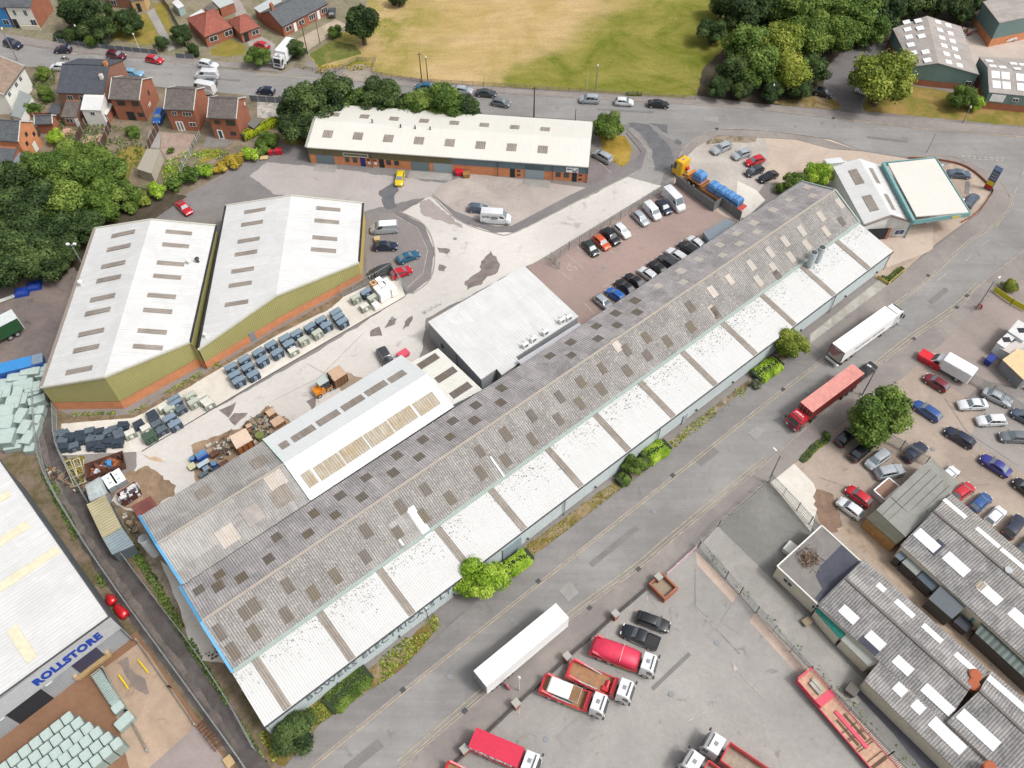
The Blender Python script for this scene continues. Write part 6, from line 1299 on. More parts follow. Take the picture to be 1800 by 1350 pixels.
def place_car(tn, colour, front, back, label, cat='car', name='parked_car', group=None, dark=False, z=.7, sc=1.0, zg=0.06):
 key = (tn, dark)
 if key not in PROTO: PROTO[key] = make_car(tn, dark)
 F, Bk = G(front[0], front[1], z), G(back[0], back[1], z); c = (F+Bk)/2; a = math.atan2(F.y-Bk.y, F.x-Bk.x)
 r = dup(PROTO[key],(c.x, c.y, zg), a, label, group); r.name = name; r['category'] = cat
 r.scale = (sc, sc, sc)
 for ch in r.children:
  if ch.name.startswith('body'):
   ch.material_slots[0].link = 'OBJECT'; ch.material_slots[0].material = paint(colour, P_[colour])
 return r
CARS = [
 ('suv', 'navy', (42,82),(4,73), 'dark blue car on the street at the far left, beside the cream garden wall'),
 ('hatch', 'plum', (95,87),(125,86.5), 'black hatchback facing left beside the grey panel fence'),
 ('suv', 'maroon', (222,101),(187,94), 'dark red car on the street below the lawn with the round bush'),
 ('hatch', 'red', (290,108),(253,101), 'bright red hatchback on the street at the end of the panel fence'),
 ('suv', 'white', (383,117),(350,111), 'white car on the street directly above the white van'),
 ('hatch', 'dgrey', (347,146),(383,146.5), 'dark grey car squeezed below the white van on the street'),
 ('estate', 'sky', (254,130),(213,126.5), 'light blue car on the street partly hidden behind the first red brick house'),
 ('hatch', 'white', (84,117),(122,118), 'white car on the street mostly hidden behind the slate roof'),
 ('suv', 'cobalt', (275,217),(284,193), 'bright blue car in the gap between the red brick houses'),
 ('hatch', 'navy', (451,157.5),(483,161), 'dark navy hatchback on the street left of the big hedge trees'),
 ('hatch', 'teal', (732,152),(758,153), 'teal blue car behind the trees at the field fence'),
 ('hatch', 'silver', (830,160),(800,157), 'pale car almost hidden behind the right end of the hedge trees'),
 ('saloon', 'dgrey', (874,165),(836,162), 'dark saloon on the far kerb just right of the hedge trees'),
 ('hatch', 'grey', (896,183),(866,178), 'grey hatchback on the near kerb just right of the hedge trees'),
 ('mpv', 'silver', (1019,174),(1054,175.5), 'silver car, first of three on the kerb by the field'),
 ('hatch', 'white', (1116,180),(1079,178), 'white hatchback, middle of three on the kerb by the field'),
 ('saloon', 'black', (1177,184),(1138,181), 'black car, last of three on the kerb by the field'),
 ('hatch', 'dgrey', (584,14),(583,28), 'small dark car at the end of the long bungalow at the top'),
 ('hatch', 'red', (449,76),(470,83), 'red car on the drive behind the round hedge'),
 ('hatch', 'yellow', (700.5,326),(705.8,301), 'yellow car in front of the orange brick units'),
 ('mpv', 'silver', (1044,267),(1075,284), 'silver people carrier beside the dry lawn at the end of the units'),
 ('estate', 'silver', (1253,267),(1283,253), 'silver-blue car at the top left of the worn car park'),
 ('hatch', 'silver', (1288,277),(1319,265), 'silver car next to the red car in the worn car park'),
 ('hatch', 'red', (1312,287),(1342,278), 'red car in the worn car park beside the low-loader'),
 ('hatch', 'dgrey', (1309,307),(1343,293), 'dark grey hatchback below the red car in the worn car park'),
 ('coupe', 'black', (1334,317),(1366,303), 'black car at the lower right of the worn car park'),
 ('hatch', 'black', (1465,168),(1429,158), 'black car on the factory lane beside the wood'),
 ('saloon', 'white', (1753,70),(1786,64), 'white saloon in the factory yard at the top right'),
 ('saloon', 'steelblue', (1709,307),(1664,304), 'old grey-blue saloon inside the garage corner wall'),
 ('estate', 'steelblue', (1717,341),(1699,363), 'grey-blue estate half hidden under the cream canopy'),
 ('coupe', 'red', (336,377),(311,353), 'red convertible with black interior beside the hedge behind the olive warehouse'),
 ('saloon', 'navy', (700,432),(655,433), 'dark blue saloon parked below the silver van'),
 ('coupe', 'teal', (739,443),(696,459), 'metallic blue coupe in the curved parking bay'),
 ('estate', 'dgrey', (651,482),(687,471), 'black car half hidden behind the palisade fence'),
 ('hatch', 'red', (725,471),(686,486), 'red hatchback at the end of the curved parking bay'),
 ('hatch', 'steelblue', (855,367),(827,365), 'grey-blue car in a marked bay behind the white signwritten van'),
 ('suv', 'dgrey', (687,644),(670,615), 'dark grey car alone in the yard beside the red cage'),
 ('hatch', 'darkgreen', (1052,451),(1025,422), 'dark green-grey hatchback, first in the upper car park row'),
 ('hatch', 'orange', (1071,438),(1044,414), 'orange hatchback in the upper car park row'),
 ('suv', 'black', (1088,430),(1059,403), 'black car between the orange and white cars in the upper car park row'),
 ('hatch', 'white', (1107,418),(1080,393), 'white hatchback right of the black car in the upper car park row'),
 ('hatch', 'silver', (1141,398),(1112,370), 'silver-white car beside the small white van in the upper row'),
 ('hatch', 'navy', (1179,377),(1155,351), 'dark blue car between the two white vans in the car park'),
 ('hatch', 'silver', (1075,543),(1048,521), 'silver car at the near end of the lower car park row'),
 ('hatch', 'cobalt', (1067,507),(1098,529), 'bright blue car in the lower car park row'),
 ('saloon', 'black', (1084,493),(1116,517), 'black saloon immediately right of the bright blue car'),
 ('saloon', 'black', (1100,482),(1133,506), 'black saloon two to the right of the bright blue car'),
 ('hatch', 'white', (1124,471),(1154,493), 'white car between black cars in the lower car park row'),
 ('saloon', 'black', (1144,461),(1172,483), 'glossy black car immediately right of the white one in the lower row'),
 ('estate', 'dgrey', (1160,451),(1189,472), 'dark grey estate left of the long white car in the lower row'),
 ('estate', 'white', (1172,437),(1208,461), 'long white car with dark side windows in the lower row'),
 ('estate', 'black', (1195,427),(1226,449), 'black estate right of the long white car in the lower row'),
 ('hatch', 'white', (1209,416),(1238,438), 'white car at the container end of the lower row'),
 ('saloon', 'black', (1506,663),(1534,643), 'black car driving close behind the red container lorry'),
 ('hatch', 'dred', (1627,661),(1664,684), 'dark red hatchback beside the red skip in the breakers yard'),
 ('estate', 'blue', (1607,707),(1652,737), 'blue estate in the open space right of the round tree'),
 ('saloon', 'white', (1681,712),(1738,710), 'white saloon nearest the palisade fence on the right'),
 ('estate', 'white', (1714,740),(1772,738), 'white estate below the white saloon on the right'),
 ('estate', 'grey', (1755,767),(1813,769), 'grey estate cut by the right edge'),
 ('saloon', 'silver', (1776,709),(1731,688), 'silver saloon behind the palisade fence near the right edge'),
 ('hatch', 'steelblue', (1780,722),(1822,745), 'blue-grey car behind the palisade fence cut by the right edge'),
 ('estate', 'navy', (1663,754),(1711,783), 'navy estate alone below the blue estate'),
 ('saloon', 'royal', (1725,802),(1775,834), 'royal blue saloon on the grey hardstanding'),
 ('hatch', 'black', (1787,846),(1822,872), 'black car cut by the right edge below the royal blue saloon'),
 ('saloon', 'black', (1504,752),(1472,781), 'black car under the left side of the round tree'),
 ('saloon', 'black', (1531,778),(1496,808), 'black saloon between the round tree and the silver hatchback'),
 ('mpv', 'silver', (1524,822),(1561,794), 'silver people carrier facing the open slab below the round tree'),
 ('suv', 'silver', (1590,824),(1538,835), 'silver estate car turned sideways beside the brown trailer'),
 ('suv', 'navy', (1627,780),(1590,809), 'navy blue pickup-like car behind the palisade fence'),
 ('hatch', 'red', (1487,855),(1532,889), 'red hatchback beside the white car with black roof'),
 ('hatch', 'white', (1472,877),(1517,910), 'white car with black glass roof at the yard entrance'),
 ('hatch', 'white', (1681,824),(1652,846), 'white car nose just showing past the felt roof garage'),
 ('hatch', 'red', (1709,852),(1677,875), 'red car, first of the row backed against the long workshop'),
 ('hatch', 'blue', (1740,869),(1708,897), 'blue car in the row backed against the long workshop'),
 ('hatch', 'white', (1764,893),(1735,921), 'white car in the row backed against the long workshop'),
 ('suv', 'navy', (1798,906),(1767,945), 'large navy vehicle in the row backed against the long workshop'),
 ('hatch', 'steelblue', (1822,944),(1794,972), 'grey-blue car at the right edge beyond the navy vehicle'),
 ('estate', 'black', (1176,1103),(1120,1083), 'black estate parked above the black pickup in the haulage yard'),
]
for c in CARS:
 dk = c[1] in ('black', 'navy', 'dgrey') and c[0] != 'hatch'
 place_car(*c, dark=dk)
VANS = [
 ('van', 'white', (342,130),(385,132), 'white van in the middle of the three white vehicles on the street', 'van', 'white_van'),
 ('bigvan', 'white', (332,151),(383,161), 'white van partly behind the second red brick house', 'van', 'white_van'),
 ('van', 'white', (1511,155),(1540,164), 'white van hidden under the big round tree by the factory', 'van', 'white_van'),
 ('van', 'white', (1488,288),(1450,292), 'white van behind the bushes at the garage', 'van', 'white_van'),
 ('van', 'silver', (651,402),(700,399), 'silver van with white roof and open side door', 'van', 'silver_van'),
 ('bigvan', 'white', (900,385),(843,381), 'white signwritten van parked across the marked bays', 'van', 'white_van'),
 ('smallvan', 'white', (1163,388),(1131,354), 'small white van in the upper car park row', 'van', 'white_van'),
 ('bigvan', 'white', (1202,371),(1167,335), 'large white van at the far end of the upper car park row', 'van', 'white_van'),
]
for v in VANS:
 r = place_car(v[0], v[1], v[2], v[3], v[4], cat=v[5], name=v[6], z=.9)
 if 'signwritten' in v[4]:
  for sx_, txt, ln, hh, xx, zz in ((1, 'tyres', 1.5,.6,-2.5,1.45),(1, 'MOBILE', 1.2,.3,-.75,1.7),(1, 'SERVICE', 1.3,.28,-.8,1.35)):
   me = lettering(None, txt, Vector((xx, -1.03, zz)), Vector((1,0,0)), Vector((0,-1,0)), Vector((0,0,1)), ln, hh, plain('dark sign paint', (.04,.04,.05,1),.5),.015); me.parent = r
 if 'open side door' in v[4]:
  m = MB(); m.box(-.2,.75,-1.0,-.9,.45,1.65); add_mesh('open_doorway', m.mesh('open_doorway', NAVY), r); m = MB(); m.box(-2.3,.8,-.75,.75,2.0,2.06, taper=.05); add_mesh('roof_panel', m.mesh('roof_panel', WHITE), r)
# pickup in the haulage yard
def make_pickup():
 t = dict(L=5.2, W=1.88, H=1.75, hood=1.1, belt=1.12, xw=1.05, xr=.45, xe=-.75, xt=-.95, tz=1.12, side=((.06,.48),(.52,.92)), n='pickup')
 me, ws, rw, sides = body_mesh(t, False); root = thing('pickup_truck', 'black double cab pickup truck parked beside the covered red skip lorry', 'pickup truck'); b = add_mesh('body', me, root); b.material_slots[0].link = 'OBJECT'; b.material_slots[0].material = paint('navyblack', (26,32,44))
 for x in (1.65,-1.6):
  for s in (-1,1): add_mesh('wheel', WHEELM, root, (x, s*.84,.34)).scale = (1.1,1.1,1.1)
 add_mesh('windscreen', ws, root)
 for sm in sides: add_mesh('side_window', sm, root)
 m = MB(); m.box(-2.5,-1.05,-.72,.72,1.1,1.19); add_mesh('bed_cover', m.mesh('bed_cover', BLACK), root)
 m = MB()
 for s in (-1,1): m.box(-2.55,-1.0, s*.84-.06, s*.84+.06,1.05,1.27)
 m.box(-2.6,-2.5,-.84,.84,.9,1.25); add_mesh('bed_side', m.mesh('bed_side', paint('navyblack', (26,32,44))), root)
 for s in (-1,1):
  m = MB(); m.box(2.3,2.5, s*.58-.18, s*.58+.18,.75,.92); add_mesh('headlight', m.mesh('headlight', LAMPW), root)
  m = MB(); m.bar((-.9, s*.93,.42),(1.0, s*.93,.42),.1); add_mesh('side_step', m.mesh('side_step', ALLOY), root)
 return root
pk_ = make_pickup(); F, B_ = G(1090.5,1104,.8), G(1159.5,1134.5,.8); c = (F+B_)/2; pk_.location = (c.x, c.y, .06); pk_.rotation_euler = (0,0, math.atan2(F.y-B_.y, F.x-B_.x))
# ------------------------------------------------------------------ lorries
def cab(root, x0, x1, w_=2.45, h=3.0, colour='white', z0=.5, sleeper=True, roofwin=True, nm='cab'):
 """forward-control cab, front at x1"""
 m = MB(); hw = w_/2
 rows = []
 for z, f, k in ((z0,.0,1),(z0+.7,.04,1),(z0+1.15,.03,1),(h-.25,-.28,.97),(h, -.55,.9)):
  xf = x1+f; rows.append([(x0,-hw*k, z),(xf-.12,-hw*k, z),(xf, -hw*k+.22, z),(xf, hw*k-.22, z),(xf-.12, hw*k, z),(x0, hw*k, z)])
 m.grid(rows, True, True); c = add_mesh(nm, m.mesh(nm, paint(colour, P_[colour])), root)
 g = MB(); a, b = rows[2], rows[3]; e = .012
 lo = [Vector(a[2])+Vector((.02,.1,.04)), Vector(a[3])+Vector((.02,-.1,.04))]; hi = [Vector(b[3])+Vector((.05,-.12,-.05)), Vector(b[2])+Vector((.05,.12,-.05))]
 P = [lo[0], lo[1], hi[0], hi[1]]; n = Vector((1,0,.25)).normalized(); g.hexa([p-n*.05 for p in P]+[p+n*e for p in P]); add_mesh('windscreen', g.mesh('windscreen', CARGLASS_D), c)
 for s in (-1,1):
  g = MB(); g.hexa([(x1-1.0, s*hw-.01*s, z0+1.2),(x1-.22, s*hw-.01*s, z0+1.2),(x1-.42, s*hw*.975, h-.45),(x1-1.0, s*hw*.975, h-.45),(x1-1.0, s*(hw+.012), z0+1.2),(x1-.22, s*(hw+.012), z0+1.2),(x1-.42, s*(hw*.975+.02), h-.45),(x1-1.0, s*(hw*.975+.02), h-.45)]); add_mesh('side_window', g.mesh('side_window', CARGLASS_D), c)
  g = MB(); g.box(x1-.15, x1+.1, s*(hw+.22)-.1, s*(hw+.22)+.1, z0+1.1, z0+1.9); g.bar((x1-.1, s*hw*.9, z0+1.8),(x1-.02, s*(hw+.2), z0+1.8),.05); add_mesh('wing_mirror', g.mesh('wing_mirror', DARK), c)
  g = MB(); g.box(x1-.02, x1+.07, s*.8-.22, s*.8+.22, z0+.15, z0+.4); add_mesh('headlight', g.mesh('headlight', LAMPW), c)
 g = MB(); g.box(x1-.05, x1+.06,-.7,.7, z0+.45, z0+.95); add_mesh('grille', g.mesh('grille', DARK), c)
 if roofwin: g = MB(); g.box((x0+x1)/2-.5,(x0+x1)/2-.05,-.25,.25, h, h+.04); add_mesh('roof_hatch', g.mesh('roof_hatch', GREY), c)
 g = MB(); g.box(x1-.75, x1-.6,-.9,.9, h, h+.09); add_mesh('sun_visor', g.mesh('sun_visor', DARK), c)
 return c
def chassis(root, x0, x1, axles, w_=2.4, z=.95):
 m = MB()
 for s in (-1,1): m.box(x0, x1, s*.42-.06, s*.42+.06, z-.28, z)
 for k in range(int((x1-x0)//1.4)+1): m.box(x0+k*1.4, x0+k*1.4+.1,-.42,.42, z-.2, z-.05)
 add_mesh('chassis', m.mesh('chassis', DARK), root)
 for x in axles:
  for s in (-1,1): add_mesh('wheel', WHEELT, root, (x, s*(w_/2-.18),.5))
 m = MB()
 for s in (-1,1):
  for x in axles[1:] if len(axles) > 1 else axles: m.box(x-.55, x+.55, s*(w_/2-.18)-.18, s*(w_/2-.18)+.18,1.03,1.08)
 add_mesh('mudguard', m.mesh('mudguard', BLACK), root)
def place(root, front, back, zref=1.2, z=.05, fx=0.0):
 F, Bk = G(front[0], front[1], zref), G(back[0], back[1], zref); c = (F+Bk)/2
 root.location = (c.x, c.y, z); root.rotation_euler = (0,0, math.atan2(F.y-Bk.y, F.x-Bk.x)); return root
def rib_box(x0, x1, hw, z0, z1, m=None, pitch=.28, dep=.05):
 m = m or MB(); n = int((x1-x0)/pitch)
 for s in (-1,1):
  row0, row1 = [],[]
  for k in range(n*4+1):
   x = x0+(x1-x0)*k/(n*4); o = dep if (k % 4) in (1,2) else 0; row0.append((x, s*(hw-dep+o), z0)); row1.append((x, s*(hw-dep+o), z1))
  m.grid([row0, row1] if s < 0 else [row1, row0])
 return m
# 1 white trailer parked at the kerb
t = thing('box_trailer', 'white box trailer parked without a tractor at the kerb outside the haulage yard', 'trailer')
m = MB(); m.box(-6.8,6.8,-1.27,1.27,1.15,4.0, taper=.0); add_mesh('box_body', m.mesh('box_body', plain('trailer white', (.82,.82,.81,1),.4, vary=.06)), t)
m = MB()
for s in (-1,1): m.bar((-6.8, s*1.26,4.0),(6.8, s*1.26,4.0),.08,.06); m.bar((-6.8, s*1.28,1.2),(6.8, s*1.28,1.2),.04,.14)
m.bar((6.8,-1.27,4.0),(6.8,1.27,4.0),.08,.06); m.bar((-6.8,-1.27,4.0),(-6.8,1.27,4.0),.1,.08); add_mesh('edge_rail', m.mesh('edge_rail', OFFW), t)
m = MB(); m.box(-6.86,-6.8,-1.2,-.02,1.2,3.9); m.box(-6.86,-6.8,.02,1.2,1.2,3.9); d_ = add_mesh('rear_door', m.mesh('rear_door', plain('trailer door grey', RGB(160,164,168,.8),.5)), t)
m = MB()
for y in (-.75,-.3,.3,.75): m.bar((-6.9, y, 1.25),(-6.9, y, 3.8),.04)
add_mesh('door_bar', m.mesh('door_bar', STEEL), d_)
chassis(t, -6.6,5.5,(-5.6,-4.3,-3.0),2.5,1.1); m = MB()
for s in (-1,1): m.bar((4.0, s*.8,.1),(4.0, s*.8,1.1),.14)
add_mesh('landing_leg', m.mesh('landing_leg', GREY), t)
place(t, (842.5,1194.5),(990,1072.4),4.0)
t.rotation_euler.z += math.pi
# 2 white articulated lorry driving north-east
t = thing('articulated_lorry', 'white articulated lorry with red striped rear driving up the main road', 'lorry')
m = MB(); m.box(-7.6,5.6,-1.27,1.27,1.15,3.95); tr = add_mesh('trailer_body', m.mesh('trailer_body', plain('trailer white', (.82,.82,.81,1),.4, vary=.06)), t)
m = MB(); m.box(-7.64,-7.6,-1.27,1.27,1.2,3.95,0); add_mesh('rear_door', m.mesh('rear_door', plain('pale door', RGB(214,204,196,.8),.5)), tr)
m = MB()
for k in range(4):
 P = [Vector((-7.66,1.2-t_*.35,3.75-k*.42-math.sin(t_*.5)*.5)) for t_ in range(7-k)]
 for i in range(len(P)-1): m.hexa([P[i], P[i+1], P[i+1]-Vector((0,0,.2)), P[i]-Vector((0,0,.2)), P[i]-Vector((.02,0,0)), P[i+1]-Vector((.02,0,0)), P[i+1]-Vector((.02,0,.2)), P[i]-Vector((.02,0,.2))])
add_mesh('red_stripe', m.mesh('red_stripe', plain('maroon stripe', RGB(170,30,60,.8),.5)), tr)
m = MB()
for a in ((-7.7,-1.3,3.95,-7.7,1.3,3.95),(-7.7,-1.3,1.2,-7.7,-1.3,3.95),(-7.7,1.3,1.2,-7.7,1.3,3.95)): m.bar(a[:3], a[3:],.08)
add_mesh('door_frame', m.mesh('door_frame', DARK), tr); m = MB(); m.box(-7.95,-7.6,-1.25,1.25,.55,.75); add_mesh('tail_lift', m.mesh('tail_lift', WHITE), t)
chassis(t, -7.4,6.8,(7.0,3.6,-6.4,-5.1,-3.8),2.5,1.1); cab(t, 6.0,8.2,2.45,3.5, 'white')
m = MB(); m.box(5.95,6.9,-1.1,1.1,3.4,3.8, taper=.12); add_mesh('air_deflector', m.mesh('air_deflector', WHITE), t)
lt_ = lettering(None, 'CHRISLEY', Vector((4.6,1.15,3.955)), Vector((0,-1,0)), Vector((0,0,1)), Vector((1,0,0)),2.3,.42, plain('faded grey print', RGB(196,198,202,.85),.6),.01); lt_.parent = tr
lt_ = lettering(None, 'TRANSPORT SERVICES', Vector((-4.5,-1.285,2.2)), Vector((1,0,0)), Vector((0,-1,0)), Vector((0,0,1)),7.5,.5, plain('side print', RGB(120,124,132,.85),.6),.01); lt_.parent = tr
place(t, (1576,548),(1464,628),2.0)
# 3 red container lorry driving south-west
t = thing('container_lorry', 'lorry with a faded red shipping container and bright red cab on the main road', 'lorry')
CR = plain('faded red container', RGB(226,156,146,.86),.75, vary=.2); CRD = plain('container side red', RGB(136,52,48,.8),.7, vary=.2)
m = MB(); m.box(-6.1,6.1,-1.15,1.15,1.35,3.9); rib_box(-6.1,6.1,1.22,1.35,3.9, m); cb = add_mesh('container', m.mesh('container', CRD), t)
m = MB(); n_ = 40
for k in range(n_): x = -6.05+12.1*k/n_; m.box(x, x+.2,-1.15,1.15,3.92,3.955)
m.box(-6.1,6.1,-1.22,1.22,3.9,3.925); add_mesh('container_top', m.mesh('container_top', CR), cb)
m = MB()
for y in (-.9,-.35,.35,.9): m.bar((6.16, y, 1.4),(6.16, y, 3.8),.05); m.box(6.1,6.16, y-.25, y+.25,2.2,2.5)
add_mesh('door_gear', m.mesh('door_gear', plain('door gear pink', RGB(206,150,150,.8),.6)), cb)
chassis(t, -6.0,7.0,(7.3,4.6,-5.2,-3.9,-2.6),2.5,1.15); c = cab(t, 6.45,8.4,2.45,2.75, 'red', roofwin=False)
lt_ = lettering(None, 'JOHN K', Vector((7.25,-.85,2.762)), Vector((0,1,0)), Vector((0,0,1)), Vector((-1,0,0)),1.5,.38, WHITE, .02); lt_.parent = c
place(t, (1398,738),(1516,650),2.2)
# 4 white box lorry on the top street
t = thing('box_lorry', 'white box lorry coming out of the side street at the top', 'lorry')
m = MB(); m.box(-3.6,2.0,-1.25,1.25,1.1,3.5); add_mesh('box_body', m.mesh('box_body', WHITE), t); chassis(t, -3.5,3.4,(2.9,-2.2),2.4); cab(t, 2.1,4.0,2.35,2.9, 'white'); m = MB()
for s in (-1,1): m.box(-1.6,1.6, s*1.2-.03, s*1.2+.03,.5,1.0)
add_mesh('side_guard', m.mesh('side_guard', DARK), t); place(t, (483,113),(519,72),2.0)
# 5 skip lorries
RP = paint('skipred', (214,22,46),.45)
def skip_lorry(label, front, back, load):
 t = thing('skip_lorry', label, 'lorry', group='red and white skip lorries'); chassis(t, -4.2,3.4,(3.1,-1.6,-2.9),2.45); cab(t, 2.3,4.2,2.4,2.95, 'white')
 m = MB(); m.box(-4.2,2.0,-1.2,1.2,1.0,1.15); add_mesh('flatbed', m.mesh('flatbed', plain('rusty bed', RGB(176,132,96,.8),.9, vary=.35)), t)
 m = MB()
 for s in (-1,1): m.box(-4.3,2.0, s*1.2-.07, s*1.2+.07,.95,1.3)
 m.box(-4.4,-4.1,-1.25,1.25,.8,1.35); m.box(1.4,2.1,-1.2,1.2,1.1,2.0, taper=.08); add_mesh('bed_frame', m.mesh('bed_frame', RP), t)
 for s in (-1,1):
  m = MB(); m.bar((-1.4, s*1.12,1.3),(-4.0, s*1.12,2.3),.22,.3); m.bar((-4.0, s*1.12,2.3),(-3.9, s*.8,2.35),.16); add_mesh('lift_arm', m.mesh('lift_arm', RP), t)
  m = MB(); m.cyl((-.2, s*1.0,1.25),(-2.6, s*1.12,1.9),.09,.07,8); add_mesh('lift_ram', m.mesh('lift_ram', STEEL), t)
  m = MB(); m.box(-.9,1.2, s*1.18-.04, s*1.18+.04,.5,.9); add_mesh('side_guard', m.mesh('side_guard', plain('hazard yellow', RGB(206,190,110,.8),.6)), t)
 if load == 'cover':
  m = MB(); rows = []
  for x, z, k in ((-4.1,2.0,.8),(-3.7,2.35,.95),(-2.0,2.6,1),(.0,2.65,1),(1.4,2.5,.98),(1.9,2.2,.9)):
   rows.append([(x, -1.2*k, 1.5),(x, -1.2*k, z-.35),(x, -.8*k, z),(x, 0, z+.08),(x, .8*k, z),(x, 1.2*k, z-.35),(x, 1.2*k, 1.5)])
  m.grid(rows); m.face([Vector(p) for p in rows[0]][::-1]); m.face([Vector(p) for p in rows[-1]]); add_mesh('tarpaulin', m.mesh('tarpaulin', plain('red tarpaulin', RGB(232,60,92,.8),.5, vary=.2), True), t)
  m = MB(); m.box(-.42,-.38,-1.21,1.21,2.5,2.72); add_mesh('cover_strap', m.mesh('cover_strap', OFFW), t)
 if load == 'skip':
  m = MB(); z0, z1 = 1.25,2.4; b = [(-2.6,-.8),(.1,-.8),(.1,.8),(-2.6,.8)]; T = [(-3.4,-1.0),(.7,-1.0),(.7,1.0),(-3.4,1.0)]
  m.hexa([(*p, z0) for p in b]+[(*p, z1) for p in T]); add_mesh('skip_on_bed', m.mesh('skip_on_bed', plain('skip grey white', RGB(196,200,200,.8),.6, vary=.2)), t)
  m = MB(); m.box(-3.3,-.5,-.95,.95,2.4,2.5, taper=.1); add_mesh('white_sheet', m.mesh('white_sheet', plain('white sheet', (.8,.81,.82,1),.7)), t)
  m = MB(); m.box(-.5,.65,-.95,.95,2.36,2.44); add_mesh('skip_contents', m.mesh('skip_contents', plain('skip dirt', RGB(150,116,84,.8),.95, vary=.4)), t)
 if load == 'empty':
  m = MB(); m.cyl((.9,-.4,1.2),(.9,.5,1.2),.35,.35,12); m.box(.3,1.3,-1.0,-.2,1.15,1.5, taper=.1); add_mesh('winch', m.mesh('winch', RP), t)
  rr = random.Random(4); m = MB()
  for k in range(14): x, y = rr.uniform(-3.5,1.0), rr.uniform(-.9,.9); m.bar((x, y, 1.17),(x+rr.uniform(-.6,.6), y+rr.uniform(-.4,.4),1.2),.05)
  add_mesh('chain', m.mesh('chain', GREY), t)
 if load == 'tarp2':
  m = MB(); m.hexa([(-4.2,-1.15,1.2),(1.9,-1.15,1.2),(1.9,1.15,1.2),(-4.2,1.15,1.2),(-4.4,-1.2,2.5),(1.9,-1.2,2.7),(1.9,1.2,2.7),(-4.4,1.2,2.5)]); b = add_mesh('red_body', m.mesh('red_body', paint('hopperred', (224,40,76),.5)), t)
  lt_ = lettering(None, 'NELSON', Vector((-4.2,-1.215,1.6)), Vector((1,0,0)), Vector((0,-1,0)), Vector((0,0,1)),5.4,.75, WHITE, .03); lt_.parent = b
 place(t, front, back, 1.5); return t
skip_lorry('skip lorry with a pink-red tarpaulin over its load', (1142,1171),(1053,1138), 'cover')
skip_lorry('skip lorry with an empty brown bed between two loaded ones', (1101,1217),(1012,1180), 'empty')
skip_lorry('skip lorry carrying a skip under a white sheet', (1054,1241),(966,1206), 'skip')
skip_lorry('red lorry with white lettering on its side at the bottom edge', (934,1344),(846,1306), 'tarp2')
skip_lorry('red bed of a skip lorry cut by the bottom edge left of the lettered lorry', (884,1398),(796,1362), 'empty')
# 6 tippers at the bottom
for lab, fr, bk in (('white cab tipper lorry with open red body at the bottom edge', (1248,1308),(1350,1378)),('white cab lorry in front of the tipper, cut by the bottom edge', (1212,1340),(1310,1412))):
 t = thing('tipper_lorry', lab, 'lorry'); chassis(t, -4.6,3.6,(3.4,-1.8,-3.1),2.5); cab(t, 2.5,4.6,2.45,3.1, 'white'); m = MB(); hw = 1.25
 for s in (-1,1): m.box(-4.8,2.0, s*hw-.06, s*hw+.06,1.2,2.7)
 m.box(1.9,2.05,-hw, hw, 1.2,2.8); m.box(-4.85,-4.75,-hw, hw, 1.2,2.6); add_mesh('tipper_body', m.mesh('tipper_body', RP), t)
 m = MB(); m.box(-4.75,1.9,-hw+.06, hw-.06,1.15,1.4); add_mesh('load_bed', m.mesh('load_bed', plain('dusty bed', RGB(176,164,148,.8),.95, vary=.3)), t)
 place(t, fr, bk, 1.6)
# 7 low loader trailer in the haulage yard
t = thing('low_loader_trailer', 'long red and rusty low-loader trailer beside the palisade fence', 'trailer')
PB_ = plain('pinkish boards', RGB(206,168,142,.8),.9, vary=.35); RF = plain('faded red frame', RGB(226,84,104,.8),.6, vary=.2)
m = MB(); m.box(3.4,7.0,-1.25,1.25,1.25,1.4); add_mesh('neck_deck', m.mesh('neck_deck', PB_), t)
m = MB(); m.box(-7.5,3.0,-1.3,1.3,.8,.95); add_mesh('main_deck', m.mesh('main_deck', PB_), t)
m = MB(); m.box(2.9,3.9,-1.28,1.28,.8,1.48); m.box(6.9,7.1,-1.3,1.3,1.1,1.9)
for s in (-1,1): m.box(-7.5,7.0, s*1.34-.06, s*1.34+.06,.6,.98); m.box(3.4,7.0, s*1.3-.05, s*1.3+.05,1.1,1.45)
m.box(-3.6,1.6,-.25,.25,.95,1.1); add_mesh('frame', m.mesh('frame', RF), t)
rr = random.Random(7); m = MB()
for k in range(9): x = rr.uniform(-6,2); m.bar((x, -1.2,1.02),(x+.1,1.2,1.02),.09)
m.box(-2.8,.8,-.8,-.45,.95,.99); m.box(-2.8,.8,.45,.8,.95,.99); add_mesh('deck_gap', m.mesh('deck_gap', plain('dark deck rust', RGB(112,84,70,.8),.9)), t)  # dark rust-coloured bars and strips laid over the deck boards
m = MB(); m.box(4.3,6.0,-.5,-.05,1.4,1.7); m.box(4.1,5.8,.05,.5,1.4,1.75); add_mesh('load_block', m.mesh('load_block', CONC), t)
for x in (-6.6,-5.3,-4.0):
 for s in (-1,1): add_mesh('wheel', WHEELT, t, (x, s*1.1,.5)).scale = (.9,.9,.9)
place(t, (1424,1198),(1552,1345),1.2)
